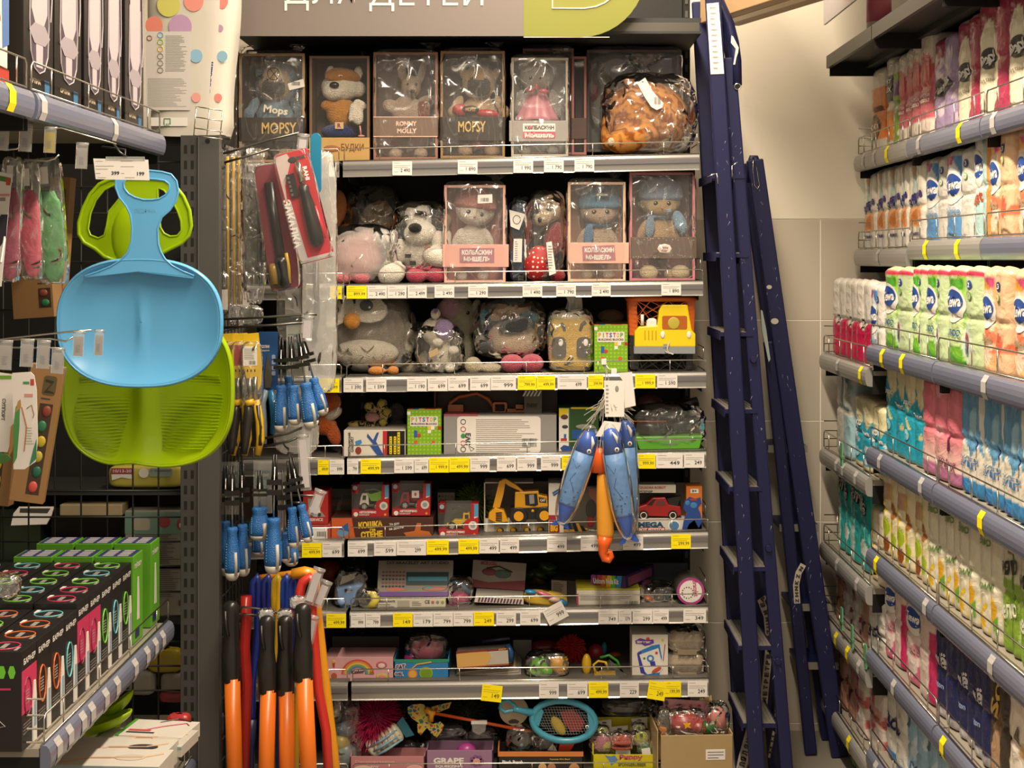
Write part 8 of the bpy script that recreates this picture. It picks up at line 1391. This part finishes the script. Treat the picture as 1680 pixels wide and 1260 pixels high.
# bottom-left white boxes and green bowls
for k,(x0,x1,y0,y1,Y,dep,rz,lab,top) in enumerate(((186,300,1208,1232,3.3,60,-8,'white flat box with bow picture, topmost of the bottom left stack','#bdb8b0'),(140,300,1222,1240,3.25,60,-6,'white box with grey corner under the bow box','#b0aba3'),(95,268,1238,1275,3.15,60,-5,'white box with black knob picture lower in the stack','#b8b3ab'),(60,262,1256,1300,3.05,60,-3,'lowest white box of the bottom left stack','#b8b3ab'))):
    t=T('toy_bow_box',lab,'box',(x0+x1)/2,y1,Y,rz=rz); b=t.mb(); b.box(x0,x1,0,84,y0,y1,card(top)); t.part(b,'carton',bev=.001); b=t.mb(); b.box(x0,x0+6,-.6,84.5,y0-.4,y1,prn('#4a8a2c' if k==0 else '#6a8a84')); 
    if k==0:
        b.tube([(x0+40,30,y0-.8),(x0+64,50,y0-1),(x0+96,70,y0-1),(x0+104,60,y0-1)],1,prn('#a8345c'),4); b.tube([(x0+50,70,y0-.8),(x0+74,90,y0-1),(x0+100,80,y0-1)],1,prn('#3c2c2c'),4); b.add([(x0+12,14,y0-.6),(x0+60,14,y0-.6),(x0+60,20,y0-.6),(x0+12,20,y0-.6)],[(0,1,2,3)],INK); b.add([(x0+12,24,y0-.6),(x0+50,24,y0-.6),(x0+50,32,y0-.6),(x0+12,32,y0-.6)],[(0,1,2,3)],prn('#b84a44')); b.box(x0+16,x0+24,-.6,0,y0+8,y0+18,INK); lines(b,x0+28,x0+80,y0+6,y0+20,5,-.6,GREYI)
    else: b.box(x0+6,x1,-.5,0,y0+1,y0+5,prn('#7f9698')); b.tube([(x0+30,10,y0-.6),(x0+70,34,y0-.6),(x1-40,40,y0-.6),(x1-10,60,y0-.6)],1.6,prn('#a8805c'),4); lines(b,x0+20,x1-20,y0+7,y1-3,4,-.6,prn('#5d5a56'),k); b.ell((x0+x1)/2+40,40,y0-.5,26,14,.5,prn('#2c2a30') if k==2 else prn('#b0a89c'))
    t.part(b,'print')
for k,(x,y,rx,ry_,rot) in enumerate(((152,1192,58,18,-18),(185,1158,28,16,-35),(140,1208,52,14,-16))):
    t=T('toy_bowl',['lime green plastic sled shell under the lower left shelf','lime green upturned handle end behind the shells','second lime green shell stacked beneath the first'][k],'sled',x,y,3.3+.05*k); b=t.mb()
    b.surf(lambda u,v:(x+rx*math.cos(2*PI*u)*math.sin(PI/2*v)*math.cos(rad(rot))+ (ry_*.9*math.cos(PI/2*v))*.3, 30+30*math.sin(2*PI*u)*math.sin(PI/2*v), y+rx*math.cos(2*PI*u)*math.sin(PI/2*v)*math.sin(rad(rot))+ry_*math.cos(PI/2*v)),40,12,SGR,closeu=True); t.part(b,'shell',solid=.003,recalc=False)
# ================= tool hooks =================
HKm=metal('#6a6863',.35)
def hook(label,pts,Y):
    t=T('wire_hook',label,'hook',pts[0][0],pts[0][1],Y,group='tool hooks on the side grid'); b=t.mb(); b.tube([(x,0,y) for x,y in pts],2,HKm,8); t.part(b,'prong'); b=t.mb(); b.tube([(x,10,y+14) for x,y in pts[:-1]],2,HKm,8); t.part(b,'support_prong'); return t
t=T('wire_hook','black hook from the upper left shelf holding the double price card','hook',205,258,2.9); b=t.mb(); b.tube([(205,1,258),(200,20,244),(150,60,236)],1.6,BLKW,8); t.part(b,'prong')
hook('uppermost double hook over the yellow rods and red card',[(366,252),(395,244),(440,230),(491,218)],3.72)
hook('double hook above the yellow pliers cards',[(366,524),(440,520),(500,516),(520,516)],3.72)
hook('double hook between the screwdriver rows',[(420,722),(470,712),(500,700),(510,696)],3.70)
hook('lower double hook holding plastic shovels',[(388,1008),(398,996),(420,998),(487,1012)],3.66)
hook('small double hook with clear clips right of screwdrivers',[(470,812),(500,813),(528,814)],3.75)
# long bagged yellow rods
for k,(x0,x1,lab) in enumerate(((360,396,'clear bag with yellow rods hanging leftmost of the tools'),(398,434,'crinkled clear bag with a black saw handle'))):
    t=T('bagged_tool',lab,'bagged tool',(x0+x1)/2,248,3.78-.02*k); b=t.mb(); m=plas('#b8901c')
    if k==0: 
        for q in (372,382,391): b.tube([(q,6,256),(q+1,6,500)],2.6,m,8)
    else: b.tube([(428,6,320),(432,6,430)],7,plas('#1c1a18'),10)
    t.part(b,'rod'); bag(t,x0,x1,246,515 if k==0 else 495,-4,18,seed=140+k,amp=.28,ex=.35,n=60)
t=T('bagged_tool','clear bag bottom with silver ends under the yellow rods','bagged tool',400,498,3.76); b=t.mb(); b.box(364,373,0,4,475,508,mat('#b0a8a4',.4)); b.box(398,408,0,4,472,504,mat('#b0a8a4',.4)); t.part(b,'label'); bag(t,372,430,500,534,-4,14,seed=145,amp=.25)
def brush(label,x0,x1,y0,y1,Y,c,ry=0):
    t=T('brush',label,'brush',(x0+x1)/2,y0,Y,ry=ry); b=t.mb(); b.prism(rrect(x0,x1,y0,y1,9),0,5,plas(c)); t.part(b,'handle',bev=.001); return t
brush('turquoise blue flat handle sticking up at the tool hook ends',509,527,218,318,3.74,'#1f789c')
t=T('blister_card','red blister card with black handled ratchet screwdriver','blister card',480,250,3.66,ry=-14); RC=card('#b02430')
b=t.mb(); b.prism(rrect(448,506,248,432,6),0,1.6,RC); t.part(b,'card',bev=.0006); b=t.mb(); b.prism([(449,252),(470,250),(474,262),(455,300),(450,340)],-.5,0,prn('#b8a8a4')); b.prism([(449,330),(458,330),(462,425),(449,428)],-.6,-.1,prn('#b0a8a8')); b.text('ЗАКАЛКА',410,492,357,371,-.9,WHITE,rot=90,off=.05); b.text('RAHI',482,505,285,292,-.9,WHITE,rot=90,off=.05); b.box(449,506,-.5,0,424,431,prn('#b0a8a8')); b.ell(477,-.8,262,8,.5,5,prn('#2c2a2a')); b.text('BIHE',484,498,258,264,-.9,INK,off=.05); t.part(b,'print',recalc=False)
b=t.mb(); b.tube([(485,-8,268),(485,-8,304)],5,metal('#c9c5be',.15),14); t.part(b,'shaft'); b=t.mb(); b.lathe(485,306,[(5,0),(9,4),(8,14),(11,36),(12,60),(13,84),(11,98),(6,104)],plas('#191716'),20,d=-9); b.tube([(495,-9,345),(498,-9,375),(498,-9,400)],3,plas('#b02430'),8); t.part(b,'handle'); b=t.mb(); b.box(461,474,-7,0,284,322,plas('#1a1817'))
for q in range(5): b.box(462,466,-8,-6,288+q*7,292+q*7,metal('#8a8680'))
t.part(b,'bit_holder'); bag(t,447,507,248,430,-22,2,seed=151,amp=.04,ex=.25,m=PANE,name='blister')
t=T('blister_card','second red card behind with black and yellow tool handles','blister card',440,270,3.70,ry=-8); b=t.mb(); b.prism(rrect(416,466,270,478,5),0,1.6,card('#6a2430')); t.part(b,'card'); b=t.mb(); b.lathe(440,424,[(9,0),(11,8),(10,30),(11,44),(8,50)],plas('#1c1a17'),16,d=-6); b.tube([(450,-8,418),(451,-8,440),(449,-8,468)],3,plas('#c9a01c'),8); b.tube([(432,-9,466),(448,-9,468)],3.2,plas('#c9a01c'),8); b.lathe(426,432,[(6,0),(8,10),(7,34)],plas('#8a6a1c'),12,d=-5); b.tube([(438,-6,300),(440,-6,424)],8,plas('#1c1a1a'),12); t.part(b,'handle'); bag(t,414,468,268,478,-16,2,seed=152,amp=.08,ex=.3,m=PANE,name='blister')
t=T('bagged_tool','long milky plastic bag hanging right of the red card','bagged tool',520,250,3.80); b=t.mb(); b.tube([(516,14,430),(518,14,520),(512,14,550),(514,14,562)],5,plas('#2a2a2e'),10); b.box(466,500,10,14,440,520,mat('#a09c98',.4)); t.part(b,'contents'); bag(t,494,552,250,642,0,18,seed=155,amp=.14,ex=.35,m=MILK,n=60); bag(t,452,500,425,560,8,24,seed=156,amp=.14,ex=.35,m=FILM)
def clip(label,x,y,Y,ry=0,h=46):
    t=T('tag_clip',label,'price holder',x,y,Y,ry=ry,group='clear price holders on the tool hooks'); b=t.mb(); b.box(x-9,x+9,0,1,y,y+h,TAGP); b.tube([(x-10,0,y),(x+10,0,y)],3,TAGP,8); t.part(b,'sleeve'); b=t.mb(); b.box(x-6,x+6,-1.2,1.4,y+7,y+h-5,mat('#b5b1b4',.5)); t.part(b,'paper')
clip('clear price holder at the end of the uppermost tool hook',498,222,3.70,6,40); clip('clear price holder at the end of the second tool hook',505,520,3.70,4,40)
clip('large clear price holder at the third tool hook',496,715,3.66,-4,90); clip('second clear price holder overlapping at the third hook',505,690,3.68,3,64); clip('tilted clear price holder left of the red truck box',526,806,3.7,20,42); clip('long clear price holder right of the red shovel grip',524,934,3.62,18,60); clip('clear price holder in front of the red shovel handle',514,1012,3.58,12,44); clip('clear price holder over the blue star toy',536,955,3.64,22,44)
# pliers on yellow cards
YC=card('#c9a418')
for k,(x,yb) in enumerate(((378,600),(394,600),(412,595))):
    t=T('pliers_card',['yellow pliers card, left and mostly hidden','yellow pliers card in the middle of three','front yellow pliers card with white price sticker'][k],'pliers',x,545,3.74-.03*k,ry=1-k); b=t.mb(); b.prism([(x-13,548),(x+12,546),(x+17,600),(x+15,632),(x+6,648),(x-4,640),(x-8,634),(x-8,625),(x-14,600)],0,1.4,YC); t.part(b,'card',bev=.0006); b=t.mb()
    if k<2: b.box(x-10,x+8,-.5,0,566,600,prn('#8a2430'))
    else: b.box(x-14,x+9,-.5,0,568,600,PAPER); barcode(b,x-4,x+7,592,598,-.8); lines(b,x-12,x+7,571,590,7,-.8,GREYI)
    for q in range(3): b.box(x-8+q*6,x-6+q*6,-.5,0,606,610,BLACK)
    t.part(b,'print')
    b=t.mb(); b.tube([(x-4,-4,620),(x-1,-4,655)],5,metal('#8a8884',.3),8); b.tube([(x+6,-4,618),(x+6,-4,655)],4,metal('#8a8884',.3),8); t.part(b,'jaws')
    b=t.mb(); b.tube([(x-4,-6,656),(x-6,-6,680),(x-10,-6,716),(x-14,-6,744)],[6,8,7,5],plas('#2a2724'),10); b.tube([(x-4,-7,655),(x-2,-7,664)],8,plas('#c9a01c'),10); t.part(b,'grip')
    b=t.mb(); b.tube([(x+7,-4,656),(x+12,-4,690),(x+13,-4,720),(x+8,-4,746)],[6,7,7,5],plas('#c9a01c'),10); b.tube([(x+10,-8,664),(x+14,-8,700),(x+13,-8,730)],3.4,plas('#2a2724'),8); t.part(b,'grip'); bag(t,x-16,x+19,560,668,-12,4,seed=160+k,amp=.12,ex=.5)
t=T('pliers_card','blue card with grey and blue needle nose pliers','pliers',440,545,3.80); b=t.mb(); b.prism(rrect(424,456,544,640,3),0,1.4,card('#1f4a80')); t.part(b,'card'); b=t.mb(); b.text('ПАССАТИЖИ',426,442,566,571,-.5,WHITE,off=.04); b.text('слесарные',426,442,574,577,-.5,WHITE)
for q in range(4): b.prism(rrect(446,452,582+q*9,589+q*9,1.5),-.5,0,prn('#8a9ab8'))
t.part(b,'print',recalc=False); b=t.mb(); b.prism([(440,580),(445,600),(447,622),(444,636),(436,636),(435,616),(437,598)],-4,0,metal('#9a9894',.3)); t.part(b,'jaws'); b=t.mb(); b.tube([(438,-2,640),(430,-2,660),(432,-2,700),(434,-2,728)],[5,7,7,4],plas('#7d8a94'),10); t.part(b,'grip'); b=t.mb(); b.tube([(444,-2,640),(450,-2,664),(452,-2,690),(447,-2,712)],[5,8,8,4],plas('#1f6a9c'),10); b.tube([(450,-6,656),(453,-6,680)],3,plas('#a8a4a0'),8); t.part(b,'grip')
SDm=mat('#1f62a8',.4,bump=.5,bs=420,kind='voronoi'); SG=mat('#b5b0a6',.45); BK=plas('#161514')
def driver(label,x,y,L,r,Y,ry=0,shaft=60,holder=True,hook_y=None):
    t=T('screwdriver',label,'screwdriver',x,y,Y,ry=ry,group=None); b=t.mb(); b.tube([(x,0,y-shaft),(x,0,y+4)],1.6,metal('#a8a6a0',.25),10); t.part(b,'shaft')
    b=t.mb(); b.lathe(x,y,[(r*.62,0),(r*.72,4),(r*.6,10),(r*.68,L*.25),(r*.98,L*.5),(r,L*.72),(r*.9,L*.85)],SDm,20); t.part(b,'handle')
    b=t.mb(); b.lathe(x,y,[(r*.92,L*.84),(r*.8,L*.93),(r*.5,L*.985),(r*.1,L)],SG,20); b.tube([(x+r*.55,-r*.75,y+L*.45),(x+r*.62,-r*.8,y+L*.65),(x+r*.6,-r*.7,y+L*.88)],r*.2,SG,8); t.part(b,'grey_cap')
    b=t.mb()
    for i in range(10):
        for j in range(3): b.ell(x-r*.6+j*r*.3,-r*(.86 if j==1 else .8)*(.72+.28*min(1,i/5)),y+L*.3+i*L*.05,.8,.5,.8,prn('#8ab4d0'),n=6,k=4)
    o=t.part(b,'grip_dots'); o['kind']='stuff'
    if holder:
        b=t.mb(); b.box(x-12,x+12,-3,4,y-shaft*.55,y-shaft*.45,BK); b.box(x-12,x+12,-3,4,y-shaft*.75,y-shaft*.65,BK); b.tube([(x-4,2,y-shaft*.7),(x-2,2,y-shaft-20)],2,BK,6); b.tube([(x+4,2,y-shaft*.7),(x+2,2,y-shaft-20)],2,BK,6); t.part(b,'plastic_hanger')
    return t
driver('blue and grey screwdriver, leftmost in the upper row',461,632,78,12,3.74,0,58); driver('blue and grey screwdriver, second in the upper row',481,632,66,12,3.70,-3,60); driver('large blue and grey screwdriver, third in the upper row',501,628,76,14,3.68,-8,60)
driver('rightmost tilted blue and grey screwdriver in the upper row',514,620,64,11,3.72,-16,56); driver('short blue screwdriver hidden behind the upper row',474,616,60,11,3.82,0,40,False)
driver('blue screwdriver at the left end of the lower row',370,855,90,11,3.76,0,70); driver('long blue screwdriver in front in the lower row',381,865,88,13,3.68,0,80); driver('blue screwdriver right of the front long one in the lower row',398,860,86,12,3.72,-1,80)
driver('stubby blue screwdriver with round grey eye in the lower row',426,832,54,18,3.68,0,40); driver('big blue screwdriver right of the stubby one',449,850,92,15,3.64,1,84); driver('slim blue screwdriver right of the big one',468,872,52,9,3.72,-2,80)
driver('tilted blue screwdriver second from the right in the lower row',479,832,68,11,3.68,-4,56); driver('rightmost tilted blue screwdriver in the lower row',494,828,64,10,3.66,-12,60); driver('blue screwdriver end peeping under the stubby one',424,868,44,11,3.80,0,30,False); driver('translucent blue handle below the slim screwdriver',478,885,44,12,3.84,0,20,False)
for k,(x,y) in enumerate(((376,774),(430,772),(484,548))):
    t=T('header_tag',['teal printed tool card left of the lower screwdrivers','teal printed tool card above the stubby screwdriver','teal printed tool card above the upper screwdrivers'][k],'packaging card',x,y,3.78-.04*(k>0)); b=t.mb(); b.box(x-12,x+14,0,1,y,y+26,card('#1f5a60')); b.box(x-11,x-2,-.5,0,y+2,y+12,prn('#a8a498')); b.prism([(x-10,y+20),(x,y+14),(x+12,y+18),(x+12,y+24),(x-10,y+24)],-.5,0,prn('#6a9a9a')); b.text('POINT',x-1,x+12,y+5,y+10,-.6,WHITE,off=.04); t.part(b,'card',recalc=False)
    b=t.mb(); b.box(x-14,x+16,-1,3,y-16,y+70,TAGP); t.part(b,'clear_sleeve')
for k,x in enumerate((459,466)): 
    t=T('file_tool',['thin steel file hanging right of the big screwdriver','second thin steel file in a clear strip'][k],'file',x,778,3.72); b=t.mb(); b.box(x-2,x+2,0,2,778,880,metal('#6a6864',.4)); t.part(b,'blade'); b=t.mb(); b.box(x-3,x+3,-1,3,775,884,TAGP); t.part(b,'clear_strip')
t=T('blister_bag','milky clear packs behind the third hook','bag',470,640,3.84); b=t.mb(); b.box(452,500,0,6,660,700,mat('#b0a8a0',.4)); t.part(b,'contents'); bag(t,448,522,630,745,-2,16,seed=171,amp=.12,ex=.4,m=MILK)
# shovels
SO=plas('#d06a1c'); CAP=plas('#1d1b19')
def fork(label,x,y0,ym,Y,r,xb,slope=0):
    t=T('garden_shovel',label,'shovel',x,y0,Y,group=None); b=t.mb(); b.tube([(x+2,0,ym-6),(xb,0,1380)],r*.86,SO,20); t.part(b,'orange_shaft')
    b=t.mb(); g=ym-y0; b.lathe(x,y0,[(r*.3,0),(r*.7,3),(r*.86,10),(r*.88,20),(r*.82,g*.35),(r*.84,g*.46),(r*.95,g*.58),(r*1.04,g*.64),(r*1.02,g-2),(r*.96,g+1)],CAP,24,flat=.85); b.tube([(x-r*.5,-r*.7,y0+14),(x-r*.35,-r*.85,y0+g*.3),(x-r*.1,-r*.8,y0+g*.42)],r*.16,CAP,8); t.part(b,'black_grip'); return t
fork('orange shafted shovel with black grip, leftmost by the dark post',379,986,1118,3.62,15,388); fork('orange shafted shovel with black grip, second from the left',438,1010,1136,3.56,15,434); fork('orange shafted shovel with black grip, third from the left',468,1010,1138,3.58,15,472); fork('orange shafted shovel with taller black grip, rightmost of four',497,990,1116,3.54,16,512)
for k,(x,y) in enumerate(((438,1006),(470,1007),(490,985))):
    t=T('plastic_wrap','white crumpled film on top of the %s black grip'%['second','third','rightmost'][k],'plastic film',x,y,3.60); bag(t,x-16,x+10,y-6,y+14,-2,20,seed=180+k,amp=.3,m=MILK)
def dgrip(label,pts,r,Y,c,fl=1.3):
    x,y=pts[0]; t=T('toy_shovel',label,'toy shovel',x,y,Y); b=t.mb(); b.tube([(a,0,q) for a,q in pts],r,plas(c),12,flat=fl); t.part(b,'handle'); return t
dgrip('red plastic shovel handle at the left between black grips',[(404,978),(404,1020),(401,1060),(405,1120),(402,1200),(398,1380)],9,3.70,'#a82420')
for k,(x,c,lab) in enumerate(((416,'#1c2f8a','dark blue loop handled shovel, leftmost'),(434,'#1c2f8a','dark blue loop handled shovel, second'),(450,'#c9a41c','yellow loop handled shovel between blue ones'),(464,'#1c3a94','dark blue loop handled shovel right of the yellow'),(478,'#1c3a94','dark blue loop handled shovel by the red grip'))):
    dgrip(lab,[(x,1010),(x-1,975),(x,955),(x+6,946),(x+9,956),(x+8,990),(x+7,1040),(x-2,1120),(x-4,1200),(x-6,1380)],6.5,3.74,c)
dgrip('red loop handled shovel in front at the right',[(492,1000),(492,970),(497,955),(508,947),(516,957),(514,975),(512,1000),(516,1060),(522,1130),(535,1200),(545,1380)],8,3.66,'#c0302a')
dgrip('orange yellow shovel slanting at the right edge of the bunch',[(480,942),(500,938),(512,940),(516,955),(519,1000),(528,1080),(536,1150),(546,1230),(560,1390)],9,3.72,'#d8901c')
dgrip('orange yellow grip lying across the shovel tops',[(420,950),(445,946),(470,943),(500,938)],6,3.80,'#d0841c'); dgrip('light blue shovel blade between orange shafts',[(462,1100),(452,1160),(446,1240),(440,1390)],9,3.76,'#3c8ab0',.5); dgrip('dark blue shovel blade low between the shafts',[(410,1180),(405,1240),(404,1390)],12,3.72,'#1a2450',.5); dgrip('yellow shovel shaft low between the shafts',[(492,1120),(486,1200),(482,1390)],6,3.72,'#c9a41c')
